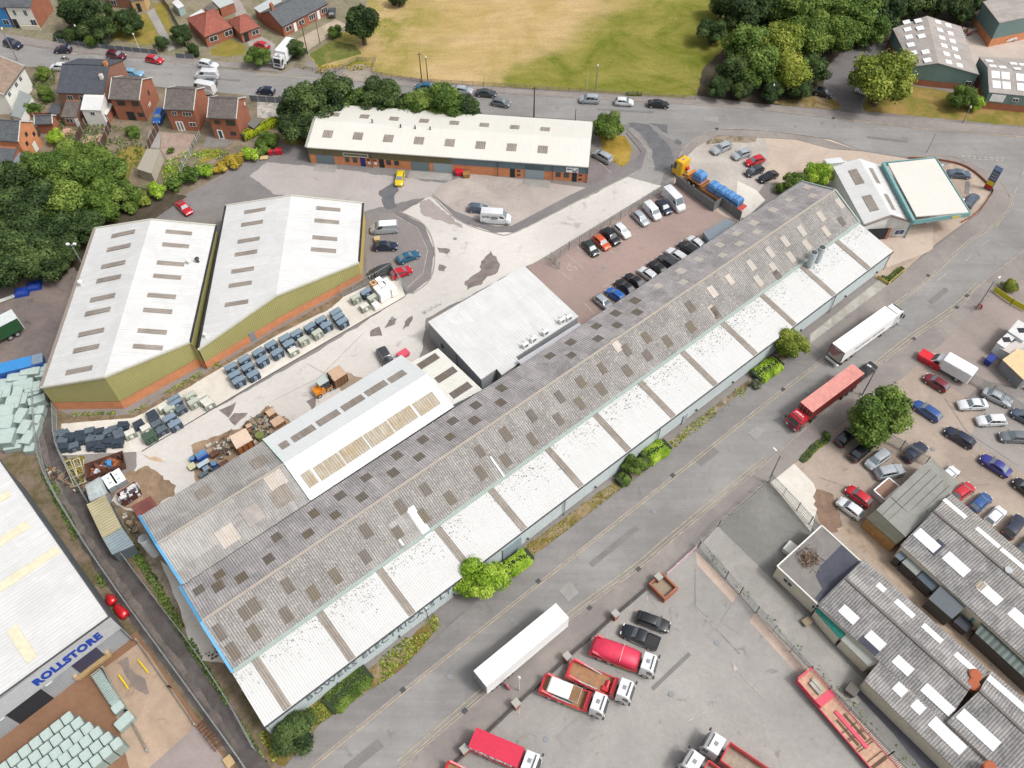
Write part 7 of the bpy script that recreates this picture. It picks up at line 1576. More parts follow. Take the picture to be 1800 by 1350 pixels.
# 8 yellow low-loader with blue wrapped crates
t = thing('low_loader', 'yellow tractor unit with an orange low-loader trailer carrying blue wrapped loads', 'lorry'); YP = paint('lyellow', P_['lyellow']); OR = plain('orange steel', RGB(214,140,60,.8),.6, vary=.2)
chassis(t, 2.5,8.0,(7.2,4.0,2.8),2.5); cab(t, 6.2,8.5,2.5,3.7, 'lyellow')
m = MB(); m.box(-7.5,1.2,-1.28,1.28,.75,.95); m.box(1.0,4.4,-1.2,1.2,1.25,1.45); m.box(.8,1.3,-1.25,1.25,.75,1.45); m.box(4.4,5.2,-1.2,1.2,1.3,1.9, taper=.1); add_mesh('trailer_frame', m.mesh('trailer_frame', OR), t)
m = MB(); m.box(-7.3,.9,-1.1,1.1,.95,.99); m.box(1.2,4.3,-1.0,1.0,1.45,1.48); add_mesh('trailer_deck', m.mesh('trailer_deck', plain('pink boards', RGB(190,128,112,.8),.9, vary=.25)), t)
m = MB(); m.box(-8.1,-7.4,-1.3,1.3,.7,1.0); add_mesh('rear_ramp', m.mesh('rear_ramp', plain('red ramp', RGB(220,80,70,.8),.6)), t)
for x in (-6.6,-5.3):
 for s in (-1,1): add_mesh('wheel', WHEELT, t, (x, s*1.12,.45)).scale = (.85,.85,.85)
m = MB(); m.cyl((6.1,-.7,1.9),(6.1,.0,1.9),.42,.42,14); add_mesh('hose_reel', m.mesh('hose_reel', plain('red reel', RGB(200,40,30,.8),.5)), t)
place(t, (1193,292),(1305,362),1.6)
mw = t.matrix_basis.copy(); rz = t.rotation_euler.z; loc = Vector(t.location)
BW = plain('blue shrink wrap', RGB(96,150,208,.85),.35, vary=.35); BW2 = plain('pale blue wrap side', RGB(120,150,200,.8),.35, vary=.3)
for x, w_, z0, lb in ((2.6,2.2,1.48, 'blue wrapped crate nearest the yellow cab'),(-.9,2.0,.99, 'blue wrapped crate, first of the four behind the step'),(-2.9,1.9,.99, 'blue wrapped crate, second of the four behind the step'),(-4.8,1.9,.99, 'blue wrapped crate, third of the four behind the step'),(-6.6,1.7,.99, 'blue wrapped crate at the tail of the low-loader')):
 p = loc+Vector((math.cos(rz)*x, math.sin(rz)*x, z0)); o = thing('wrapped_crate', lb, 'crate', tuple(p), rz, 'blue wrapped crates on the low-loader')
 m = MB(); hw = 1.02
 rows = [[(-w_/2*k, -hw*k, z),(w_/2*k, -hw*k, z),(w_/2*k, hw*k, z),(-w_/2*k, hw*k, z)] for z, k in ((0,.86),(.25,.97),(1.1,1),(1.35,.98),(1.8,.72))]
 m.grid(rows, True, True); add_mesh('wrapping', m.build('x', BW, None, bevel=.08).data, o)
 bpy.data.objects.remove(bpy.data.objects['x'])
 m = MB()
 for y in (-.35,.4): m.box(-w_/2-.03, w_/2+.03, y-.05, y+.05,.3,1.32)
 m.box(-.05,.05,-.75,.75,1.75,1.83); add_mesh('strap', m.mesh('strap', plain('navy strap', (.03,.06,.16,1),.6)), o)
# 9 white high-roofed van body in the side yard and red skip
t = thing('luton_van', 'large white high-sided van in the side yard by the main road', 'van'); chassis(t, -3.2,2.6,(2.3,-1.9),2.2,.8)
m = MB(); m.box(-3.6,1.3,-1.15,1.15,.8,3.1); b = add_mesh('box_body', m.build('x', WHITE, None, bevel=.12).data, t); bpy.data.objects.remove(bpy.data.objects['x'])
m = MB(); rows = [[(1.2,-1.0*k, z),(xf, -.98*k, z),(xf+.1,0, z),(xf, .98*k, z),(1.2,1.0*k, z)] for z, xf, k in ((.5,3.5,1),(1.1,3.4,1),(1.3,2.8,.98),(2.0,2.1,.88),(2.5,1.3,.8))]; m.grid(rows, True, True); c = add_mesh('cab', m.mesh('cab', paint('white', P_['white']), True), t); c.data.set_sharp_from_angle(angle=.6)
m = MB(); m.hexa([(2.74,-.8,1.38),(2.74,.8,1.38),(2.2,.7,1.98),(2.2,-.7,1.98),(2.84,-.8,1.42),(2.84,.8,1.42),(2.3,.7,2.02),(2.3,-.7,2.02)]); add_mesh('windscreen', m.mesh('windscreen', CARGLASS_D), c)
for s in (-1,1): m = MB(); m.hexa([(1.5, s*.98,1.35),(2.5, s*.98,1.35),(2.1, s*.9,1.9),(1.5, s*.9,1.9),(1.5, s*1.0,1.35),(2.5, s*1.0,1.35),(2.1, s*.93,1.9),(1.5, s*.93,1.9)]); add_mesh('side_window', m.mesh('side_window', CARGLASS_D), c)
m = MB(); m.box(-2.2,.4,-1.17,-1.16,1.6,2.3); add_mesh('side_window', m.mesh('side_panel', GREY), t)
place(t, (1638,625),(1703,662),1.5)
g = G(1633,638,0); o = thing('red_skip', 'long bright red covered skip with white shapes on its lid beside the dark red hatchback', 'skip', tuple(g), t.rotation_euler.z)
m = MB(); m.hexa([(-1.7,-.8,0),(1.7,-.8,0),(1.7,.8,0),(-1.7,.8,0),(-2.0,-.95,1.3),(2.0,-.95,1.3),(2.0,.95,1.3),(-2.0,.95,1.3)]); add_mesh('skip_body', m.mesh('skip_body', paint('skipred', (214,22,46),.45)), o)
m = MB(); m.box(-1.95,1.95,-.9,.9,1.3,1.38); lid = add_mesh('lid', m.mesh('lid', plain('red lid', RGB(222,30,44,.8),.5)), o)
m = MB(); m.cyl((-.3,.15,1.38),(-.3,.15,1.4),.22,.22,12); m.box(-1.2,-.6,-.35,.3,1.38,1.4); m.box(-1.5,-1.0,.0,.55,1.38,1.395); add_mesh('white_marking', m.mesh('white_marking', plain('pink white', RGB(240,200,204,.8),.6)), lid)
# 10 green curtain-sided lorry, left edge
t = thing('green_lorry', 'green sided box lorry with white roof at the left edge of the dark yard', 'lorry'); chassis(t, -4,4,(-2.8,-1.6,3.2),2.4); GP = paint('green', P_['green'],.5)
m = MB(); m.box(-4.2,4.2,-1.25,1.25,1.1,3.7); b = add_mesh('box_body', m.mesh('box_body', GP), t); m = MB(); m.box(-4.25,4.25,-1.28,1.28,3.7,3.78); add_mesh('roof', m.mesh('roof', plain('lorry roof', RGB(214,220,218,.8),.5)), b)
for x in (-4.22,): m = MB(); m.bar((x, -1.25,1.1),(x, -1.25,3.7),.1); m.bar((x, 1.25,1.1),(x, 1.25,3.7),.1); add_mesh('corner_post', m.mesh('corner_post', OFFW), b)
place(t, (-62,608),(36,558),2.5)
# 11 forklift
t = thing('forklift', 'orange forklift truck holding a brown crate in the yard', 'forklift'); OP = paint('forkorange', (246,150,20))
m = MB(); rows = [[(-1.5+a, -.62*k, z),(-.1,-.62, z),(-.1,.62, z),(-1.5+a, .62*k, z)] for z, a, k in ((.35,.1,.8),(.8,0,.95),(1.15,.12,.85))]; m.grid(rows, True, True); m.box(.1,1.0,-.62,-.3,.35,.75); m.box(.1,1.0,.3,.62,.35,.75); add_mesh('body', m.mesh('body', OP), t)
m = MB(); m.box(-.5,.9,-.55,.55,.3,.8); m.box(-.35,.1,-.25,.25,.8,1.3); add_mesh('operator_deck', m.mesh('operator_deck', DARK), t)
m = MB()
for x in (-.55,.65):
 for y in (-.5,.5): m.bar((x, y, .8),(x, y, 2.1),.07)
add_mesh('overhead_guard', m.mesh('overhead_guard', DARK), t); m = MB(); m.box(-.65,.75,-.56,.56,2.1,2.16); add_mesh('guard_roof', m.mesh('guard_roof', plain('guard roof', RGB(190,200,196,.8),.4)), t)
m = MB()
for y in (-.32,.32): m.bar((1.15, y, .1),(1.15, y, 2.5),.12); m.box(1.2,2.4, y-.06, y+.06,.28,.33)
m.bar((1.15,-.32,2.4),(1.15,.32,2.4),.1); add_mesh('mast', m.mesh('mast', DARK), t)
for x in (-1.05,.75):
 for s in (-1,1): add_mesh('wheel', WHEELM, t, (x, s*.52,.32))
place(t, (586,671),(552,692),.9); t.scale = (1.25,1.25,1.25)
rz = t.rotation_euler.z; loc = Vector(t.location); p = loc+Vector((math.cos(rz)*2.75, math.sin(rz)*2.75,.42)); o = thing('wooden_crate', 'large brown slatted crate on the forks of the orange forklift', 'crate', tuple(p), rz)
CRT = plain('crate ply', RGB(206,172,144,.8),.8, vary=.15); CRS = plain('crate slats', RGB(150,112,82,.8),.85, vary=.2)
def crate(o, lx, ly, lz, n=4):
 m = MB(); m.box(-lx/2+.04, lx/2-.04,-ly/2+.04, ly/2-.04,0, lz-.02); add_mesh('crate_side', m.mesh('crate_side', CRS), o); m = MB(); m.box(-lx/2, lx/2,-ly/2, ly/2, lz-.02, lz+.06); add_mesh('crate_lid', m.mesh('crate_lid', CRT), o); m = MB()
 for k in range(n+1):
  x = -lx/2+.05+(lx-.1)*k/n
  for s in (-1,1): m.box(x-.05, x+.05, s*ly/2-.04, s*ly/2+.04,0, lz)
 add_mesh('crate_batten', m.mesh('crate_batten', CRS), o)
crate(o, 2.4,2.3,1.9)
# 12 motorbike near the slate roof
g = G(115,106); o = thing('motorbike', 'parked motorbike on the street behind the slate roof', 'motorbike', tuple(g)); m = MB(); m.box(-.5,.5,-.12,.12,.5,.85, taper=.06); m.bar((.5,-.3,1.0),(.5,.3,1.0),.05); add_mesh('frame', m.mesh('frame', DARK), o); m = MB(); m.box(-.1,.3,-.16,.16,.8,.98, taper=.05); add_mesh('fuel_tank', m.mesh('fuel_tank', WHITE), o)
for x in (-.65,.65): add_mesh('wheel', WHEELM, o, (x, 0,.32)).scale = (1,.5,1)
for k in list(PROTO.values()):
 for ch in list(k.children): bpy.data.objects.remove(ch)
 bpy.data.objects.remove(k)
# ================================================================== TREES
def leafmat(name, c1, c2, c3):
 m, nt, b = newmat(name)
 at = nt.nodes.new('ShaderNodeAttribute'); at.attribute_name = 'tint'; oi = nt.nodes.new('ShaderNodeObjectInfo')
 r = nt.nodes.new('ShaderNodeValToRGB'); e = r.color_ramp.elements; e[0].position = .1; e[0].color = c1; e[1].position = .9; e[1].color = c3; k = e.new(.5); k.color = c2
 nt.links.new(at.outputs['Fac'], r.inputs[0])
 v = ramp(nt, oi.outputs['Random'],0,1,(.82,.86,.84,1),(1.15,1.08,1.0,1)); col = mixc(nt, 1.0, r.outputs[0], v, 'MULTIPLY')
 nt.links.new(col, b.inputs['Base Color']); b.inputs['Roughness'].default_value = .6; b.inputs['Specular IOR Level'].default_value = .25
 tr = nt.nodes.new('ShaderNodeBsdfTranslucent'); nt.links.new(col, tr.inputs[0]); mx = nt.nodes.new('ShaderNodeMixShader'); mx.inputs[0].default_value = .28
 nt.links.new(b.outputs[0], mx.inputs[1]); nt.links.new(tr.outputs[0], mx.inputs[2]); nt.links.new(mx.outputs[0], nt.nodes['Material Output'].inputs[0])
 return m
K = .9
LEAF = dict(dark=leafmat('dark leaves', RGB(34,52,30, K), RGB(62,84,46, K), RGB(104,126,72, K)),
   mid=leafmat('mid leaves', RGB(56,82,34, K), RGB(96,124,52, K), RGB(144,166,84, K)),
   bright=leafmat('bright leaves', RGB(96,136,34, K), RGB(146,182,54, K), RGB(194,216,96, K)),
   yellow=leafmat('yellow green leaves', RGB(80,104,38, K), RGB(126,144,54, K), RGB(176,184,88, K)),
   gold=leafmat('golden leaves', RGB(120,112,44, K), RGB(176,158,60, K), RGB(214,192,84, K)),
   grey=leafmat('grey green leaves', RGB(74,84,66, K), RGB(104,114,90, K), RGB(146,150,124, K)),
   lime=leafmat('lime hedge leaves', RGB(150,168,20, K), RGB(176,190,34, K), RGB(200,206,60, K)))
BARK = plain('bark', (.12,.09,.065,1),.95, vary=.4)
def leaves(name, pts, size, rnd, flatk=1.0):
 """many separate leaf-clump quads; pts = (pos, outward, clump tint)"""
 v, f, tint = [],[],[]
 for p, n, tt in pts:
  n = (n+Vector((rnd.uniform(-.8,.8), rnd.uniform(-.8,.8), rnd.uniform(-.3,.9)))).normalized()
  a = n.orthogonal().normalized(); ang = rnd.uniform(0,6.28); a = Matrix.Rotation(ang, 3, n) @ a; b = n.cross(a); s = size*rnd.uniform(.55,1.3); e = rnd.uniform(.5,.9)
  k = len(v); v += [p-a*s, p-b*s*e+n*s*.15, p+a*s, p+b*s*e+n*s*.1]; f.append((k, k+1, k+2, k+3)); tint.append(max(0, min(1, tt+rnd.gauss(0,.13))))
 me = bpy.data.meshes.new(name); me.from_pydata([tuple(q) for q in v],[], f)
 at = me.attributes.new('tint', 'FLOAT', 'FACE'); at.data.foreach_set('value', tint); me.materials.append(LEAF['mid']); me.update(); return me
def crown_mesh(seed, n=12000, lobes=26, size=.046, zs=.85, spread=.62, core=.3):
 r = random.Random(seed); L = []
 for k in range(lobes):
  while True:
   d = Vector((r.gauss(0,1), r.gauss(0,1), r.gauss(.25,.8)))
   if d.length > .1: break
  d.normalize(); rr = r.uniform(.16,.4); c = d*spread*r.uniform(.7,1.3); c.z *= zs; L.append((c, rr, r.uniform(.25,.75)))
 L.append((Vector((0,0,0)),.58,.4))
 pts = []; tot = sum(l[1]**2 for l in L)
 for c, rr, tt in L:
  for q in range(int(n*rr**2/tot)):
   d = Vector((r.gauss(0,1), r.gauss(0,1), r.gauss(.35,1))).normalized()
   rad = rr*(1+.28*noise.noise(d*2.3+c*5))*(1-abs(r.gauss(0,.1))); p = c+Vector((d.x*rad, d.y*rad, d.z*rad*zs))
   if p.z < -.9*zs: continue
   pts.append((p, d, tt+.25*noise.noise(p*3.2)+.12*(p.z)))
 for q in range(int(n*.14)):       # stray sprays beyond the lobes
  c, rr, tt = r.choice(L[:-1]); d = Vector((r.gauss(0,1), r.gauss(0,1), r.gauss(.3,.8))).normalized(); pts.append((c+d*rr*r.uniform(1.0,1.25), d, tt+.15))
 return leaves('crown', pts, size, r)
CROWNS = [crown_mesh(s) for s in (1,2,3,4)]; CONIF = crown_mesh(9,9000,16,.05,1.25,.5)
SHRUB = [crown_mesh(20+s, 2600,10,.09,.75,.55) for s in (1,2,3)]
def core_mesh():
 m = MB(); R = []
 for i in range(7):
  t_ = math.pi*i/6; R.append([(math.sin(t_)*.52*math.cos(a*.7854)*(1+.2*math.sin(a*2.3+i)), math.sin(t_)*.52*math.sin(a*.7854)*(1+.2*math.cos(a*1.7+i)),-math.cos(t_)*.48) for a in range(8)])
 m.grid(R, True); return m
def trunk_mesh():
 m = MB(); rr = random.Random(5); m.cyl((0,0,-2.0),(.03,.02,-.5),.11,.075,8); m.cyl((.03,.02,-.5),(0,.05,.35),.075,.03,7)
 for k in range(7):
  a = k*.9; z = -.55+.09*k; m.cyl((.02,.02, z),(math.cos(a)*.5, math.sin(a)*.5, z+.55),.045,.012,5)
 return m.mesh('trunk', BARK)
TRUNK = trunk_mesh()
def depth_at(p): d = p-Vector((0,0, CH)); return d.y*math.cos(PITCH)-d.z*math.sin(PITCH)
TN = [0]
def tree(px, py, rpx, kind, label, cat='tree', name='broadleaf_tree', zk=.95, sz=.95, mesh=None, group=None, sx=1, sy=1, shrub=False, rz=None):
 """crown centre at a survey pixel; its height above ground is zk crown radii"""
 TN[0] += 1; r = rpx*depth_at(G(px, py, 3))/FPX; zc = r*zk*(1 if not shrub else .55)
 p = G(px, py, zc); rr = random.Random(TN[0]); o = thing(name, label, cat, (p.x, p.y, 0),0, group)
 me = mesh or (rr.choice(SHRUB) if shrub else rr.choice(CROWNS))
 c = add_mesh('foliage' if shrub else 'crown', me, o, (0,0, zc), rr.uniform(0,6.28) if rz is None else rz); c.scale = (r*1.02*sx, r*1.02*sy, r*sz); c.material_slots[0].link = 'OBJECT'; c.material_slots[0].material = LEAF[kind]
 t_ = add_mesh('stem' if shrub else 'trunk', TRUNK, o, (0,0, zc), rr.uniform(0,6)); k = zc/2.0; t_.scale = (r, r, k)
 return o
# --- the wood on the left
W1 = 'trees of the wood behind the olive warehouse'
for i, (x, y, r, k) in enumerate([(28,318,44, 'dark'),(85,300,40, 'mid'),(142,312,44, 'mid'),(196,306,36, 'mid'),(10,372,46, 'dark'),(68,362,50, 'dark'),(130,360,46, 'mid'),(186,352,40, 'mid'),(36,425,50, 'dark'),(98,412,46, 'dark'),(150,398,34, 'dark'),(12,478,46, 'dark'),(74,462,38, 'dark'),(112,440,30, 'dark'),(224,340,26, 'mid'),(120,270,30, 'mid'),(166,280,30, 'mid'),(62,290,28, 'mid'),(-20,430,40, 'dark'),(104,470,22, 'dark')]):
 lab = 'dense dark green tree of the wood behind the olive warehouse' if k == 'dark' else 'lighter green tree on the garden side of the wood behind the olive warehouse'
 tree(x, y, r, k, lab, group=W1+(' (dark)' if k == 'dark' else ' (light)'), zk=.9)
W2 = 'trees of the wood at the upper right'
for x, y, r, k in [(1300,18,40, 'dark'),(1350,5,40, 'dark'),(1402,18,44, 'mid'),(1452,12,40, 'mid'),(1502,22,44, 'mid'),(1552,22,40, 'dark'),(1602,2,36, 'dark'),(1655,2,34, 'dark'),(1705,-2,30, 'dark'),(1312,80,40, 'mid'),(1425,62,44, 'mid'),(1475,58,38, 'mid'),(1530,52,34, 'mid'),(1292,128,32, 'dark'),(1340,120,40, 'mid'),(1430,122,30, 'dark'),(1262,152,22, 'dark'),(1304,160,20, 'dark'),(1358,162,22, 'dark'),(1408,158,22, 'dark'),(1270,10,26, 'dark'),(1690,20,22, 'dark')]:
 lab = 'dark green tree of the wood at the upper right' if k == 'dark' else 'mid green tree of the wood at the upper right'
 tree(x, y, r, k, lab, group=W2+(' (dark)' if k == 'dark' else ' (mid)'), zk=.95)
tree(1252,55,27, 'dark', 'dark rounded tree standing forward at the field edge of the wood'); tree(1372,78,42, 'yellow', 'yellow-green tree in the middle of the upper right wood'); tree(1385,128,38, 'yellow', 'large yellowish tree at the road side of the upper right wood')
# --- row behind the unit terrace
for i, (x, y, r, k, lb) in enumerate([(527,222,36, 'dark', 'dark tree at the left end of the terrace screen, lowest of them'),(545,185,44, 'dark', 'large dark tree left of the terrace'),(592,165,42, 'dark', 'tall dark tree above the left end of the terrace'),(622,178,30, 'mid', 'olive-toned tree in the gap of the terrace screen'),(668,172,38, 'dark', 'rounded tree over the third terrace rooflight'),(705,188,26, 'dark', 'small dark tree in the middle of the terrace screen'),(742,186,32, 'mid', 'tree in the right half of the terrace screen, left one'),(782,180,40, 'mid', 'broad tree in the right half of the terrace screen'),(822,192,30, 'dark', 'tree at the right end of the terrace screen'),(508,195,26, 'dark', 'dark tree at the street corner of the terrace screen')]):
 tree(x, y, r, k, lb, group='screen of trees behind the unit terrace', zk=1.0)
# --- single trees
tree(1071,222,29, 'mid', 'single round tree on the dry lawn at the end of the terrace', zk=.9)
tree(1556,137,56, 'yellow', 'big round yellow-green tree by the factory lane', zk=.95)
tree(1549,733,60, 'mid', 'round green tree in front of the breakers yard by the red lorry', zk=.9, sz=1.0)
tree(845,1020,50, 'bright', 'bright green street tree against the long white wall', zk=.8, sy=.9)
tree(512,1284,44, 'dark', 'dark spreading shrub at the near end of the long warehouse', name='large_shrub', cat='shrub', zk=.7, sz=.6)
tree(1390,608,32, 'yellow', 'yellow-green willow-like tree by the long warehouse wall', zk=1.0); tree(1114,818,23, 'mid', 'small tree between clipped hedges by the white wall', zk=1.0)
tree(635,38,37, 'dark', 'tall dark tree standing alone at the corner of the field', mesh=CONIF, zk=1.15, sz=1.0); tree(520,88,19, 'dark', 'dark bushy tree beside the white box lorry', zk=.9)
tree(143,22,38, 'dark', 'big dark grey-green tree in the upper left garden', zk=.95); tree(170,48,30, 'dark', 'dark tree in front of the larger one in the upper left garden', zk=.9)
tree(222,38,27, 'dark', 'round clipped tree in the middle of the upper left lawn', zk=.9); tree(190,20,11, 'dark', 'narrow dark cypress beside the brown house', mesh=CONIF, name='cypress_tree', zk=2.0, sz=1.8)
tree(316,60,20, 'dark', 'dark tree by the leaning timber fence', zk=.9); tree(453,100,22, 'mid', 'round hedge bush beside the red car on the drive', zk=.8); tree(282,76,14, 'dark', 'small round tree at the end of the garden path', zk=1.0)
tree(1693,170,25, 'mid', 'two-part bushy tree on the grass before the teal factory', zk=.9); tree(1715,180,16, 'bright', 'brighter bush joined to the tree before the teal factory', zk=.8)
tree(1440,306,26, 'bright', 'bright feathery bush between the long roof and the garage', zk=1.0); tree(1396,322,22, 'mid', 'green bush behind the top of the long grey roof', zk=.8); tree(1372,332,12, 'mid', 'low bush at the top end of the long grey roof', zk=.7)
tree(1774,502,15, 'yellow', 'ragged yellowish bush by the pale forecourt on the right', zk=.8); tree(700,-4,18, 'dark', 'dark tree cut by the top edge above the field'); tree(340,88,14, 'dark', 'shrub over the short grey panel fence', zk=.7)
tree(125,62,18, 'dark', 'low dark bush behind the grey panel fence, left', zk=.6); tree(165,72,16, 'mid', 'low bush behind the grey panel fence, right', zk=.6); tree(588,56,15, 'mid', 'clipped dark bush at the end of the beige track', zk=.6)
tree(76,130,14, 'mid', 'bush in the side garden of the cream house, upper', zk=.8); tree(82,165,15, 'mid', 'bush in the side garden of the cream house, lower', zk=.8); tree(54,192,16, 'mid', 'bush by the glazed porch', zk=.7)
tree(98,240,16, 'bright', 'bright green bush below the brick outbuilding', zk=.9); tree(120,262,24, 'grey', 'greyish tree with white blossom between garden and wood', zk=1.0); tree(234,234,14, 'mid', 'leafy vegetable plot shrub behind the first brick house', zk=.4)
tree(470,246,20, 'mid', 'dark rounded shrub beside the lime hedge', zk=.6); tree(300,264,7, 'mid', 'small clipped bush on the pink paving', zk=.8)
# --- planted hedge between estate and gardens
for x, y, r, k, lb in [(252,350,17, 'yellow', 'yellowish hedge shrub at the lower end of the estate hedge'),(276,334,20, 'bright', 'bright hedge shrub above the red convertible'),(305,322,22, 'mid', 'green hedge shrub, third from the lower end of the estate hedge'),(335,310,22, 'mid', 'green hedge shrub near the middle of the estate hedge'),(362,300,18, 'bright', 'light green hedge shrub left of the golden ones'),(388,294,15, 'gold', 'smaller golden shrub in the estate hedge'),(414,281,20, 'gold', 'larger golden shrub in the estate hedge'),(440,270,18, 'bright', 'light green hedge shrub right of the golden ones'),(462,262,16, 'mid', 'green shrub at the top of the estate hedge by the red bins'),(232,362,18, 'mid', 'green shrub where the estate hedge meets the wood')]:
 tree(x, y, r, k, lb, cat='shrub', name='hedge_shrub', zk=1.1, shrub=True, group='shrubs of the hedge between estate and gardens')
def hedge(label, px, w_, h_, kind, n=2600, size=.13):
 P = [G(*p) for p in px]; r = random.Random(len(label)); pts = []; o = thing('clipped_hedge', label, 'hedge', tuple(P[0])); tot = sum((P[i+1]-P[i]).length for i in range(len(P)-1))
 for i in range(len(P)-1):
  a, b = P[i], P[i+1]; d = (b-a).normalized(); nn = Vector((-d.y, d.x, 0)); L = (b-a).length
  for k in range(int(n*L/tot)):
   u = r.uniform(0, L); ang = r.uniform(0, math.pi); c, s = math.cos(ang), math.sin(ang); q = .5; cx = math.copysign(abs(c)**q, c)*w_/2; cz = abs(s)**q*h_
   e = min(1,.55+min(u if i == 0 else 9, L-u if i == len(P)-2 else 9)*.6); w2 = 1+.18*noise.noise(Vector((u*.6, i, ang)))
   p = a+d*u+nn*cx*e*w2+Vector((0,0, cz*e*w2)); pts.append((p-P[0], nn*c+Vector((0,0, s)),.5+.4*noise.noise(p*.8)))
 me = leaves('foliage', pts, size, r); me.materials[0] = LEAF[kind]; add_mesh('foliage', me, o); m = MB()
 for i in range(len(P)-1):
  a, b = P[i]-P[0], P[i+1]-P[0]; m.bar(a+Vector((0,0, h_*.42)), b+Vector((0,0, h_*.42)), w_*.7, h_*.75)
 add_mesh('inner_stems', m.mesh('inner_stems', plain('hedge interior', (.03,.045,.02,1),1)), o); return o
hedge('bright lime clipped hedge between the last house and the estate', [(428,248),(460,232),(490,216)],1.6,1.8, 'lime', 2600,.12)
hedge('clipped green hedge beside the bright street tree', [(888,1008),(932,978)],2.6,1.6, 'bright', 2200)
hedge('clipped green hedge right of the small tree by the white wall', [(1130,812),(1172,786)],2.8,1.5, 'bright', 2200)
hedge('clipped green hedge left of the small tree by the white wall', [(1086,852),(1104,838)],2.2,1.2, 'mid', 1200)
hedge('mossy green hedge left of the willow-like tree', [(1326,668),(1368,640)],3.0,1.4, 'bright', 2000)
hedge('straggly flowering hedge between warehouse and road', [(578,1246),(610,1212),(648,1180)],3.4,.9, 'mid', 4200,.1)
hedge('dark low hedge behind the grey panel fence', [(100,66),(140,72),(190,80)],2.2,1.6, 'dark', 2400)
hedge('grassy weedy strip inside the breakers yard wall', [(1408,812),(1432,786),(1455,772)],1.2,.3, 'yellow', 900,.08)
hedge('hedge along the street corner of the playing field', [(1100,167),(1128,168)],1.0,.8, 'yellow', 500); hedge('weeds round the yellow timber rail', [(1548,488),(1562,494),(1586,472)],1.2,.5, 'yellow', 700,.1)
tree(1328,676,12, 'grey', 'small round grey shrub beside the mossy hedge', cat='shrub', name='round_shrub', shrub=True); tree(1452,765,10, 'mid', 'weedy bush below the round tree near the kerb', cat='shrub', name='weedy_bush', shrub=True)
rr = random.Random(77)
def tufts(name, poly, n, size, kind, hz=.25):
 P = [G(*p) for p in poly]; xs = [p.x for p in P]; ys = [p.y for p in P]; pts = []; k = 0
 def inside(x, y):
  c = False; j = len(P)-1
  for i in range(len(P)):
   if (P[i].y > y) != (P[j].y > y) and x < (P[j].x-P[i].x)*(y-P[i].y)/(P[j].y-P[i].y)+P[i].x: c = not c
   j = i
  return c
 while len(pts) < n and k < n*30:
  k += 1; x, y = rr.uniform(min(xs), max(xs)), rr.uniform(min(ys), max(ys))
  if inside(x, y) and noise.noise(Vector((x*.35, y*.35,0))) > -.15: pts.append((Vector((x, y, rr.uniform(.05, hz))), Vector((0,0,1)), rr.random()))
 me = leaves(name, pts, size, rr); me.materials[0] = LEAF[kind]; o = bpy.data.objects.new(name, me); COL.objects.link(o); tag(o, kind='stuff')
tufts('grass', [(455,1290),(640,1180),(765,1080),(775,1100),(705,1178),(560,1275),(480,1340)],1500,.16, 'yellow')
tufts('grass', [(870,1000),(1090,838),(1122,838),(945,972),(905,1005)],500,.1, 'yellow', .12)
tufts('grass', [(1122,838),(1180,772),(1300,680),(1320,690),(1300,700)],500,.14, 'yellow')
tufts('weeds', [(225,940),(262,990),(330,1110),(420,1260),(470,1340),(440,1300),(330,1140),(235,980)],1600,.16, 'mid')
tufts('weeds', [(130,733),(235,728),(387,642),(384,634),(236,722),(120,726)],500,.14, 'yellow')
tufts('weeds', [(70,830),(100,850),(150,960),(190,1030),(176,1035),(120,930)],600,.16, 'mid')
tufts('weeds', [(108,800),(150,800),(150,850),(130,850)],300,.16, 'gold')
tufts('weeds', [(1238,975),(1440,1188),(1620,1380),(1636,1372),(1446,1176),(1246,968)],160,.12, 'mid'); tufts('weeds', [(520,118),(655,112),(655,122),(560,130)],300,.2, 'gold')
tufts('garden_weeds', [(100,215),(250,225),(250,300),(90,300)],1500,.2, 'mid', .6); tufts('garden_weeds', [(60,120),(98,120),(98,200),(50,215)],900,.2, 'mid', .6); tufts('garden_weeds', [(300,270),(420,262),(360,296),(280,320)],500,.2, 'bright', .5)
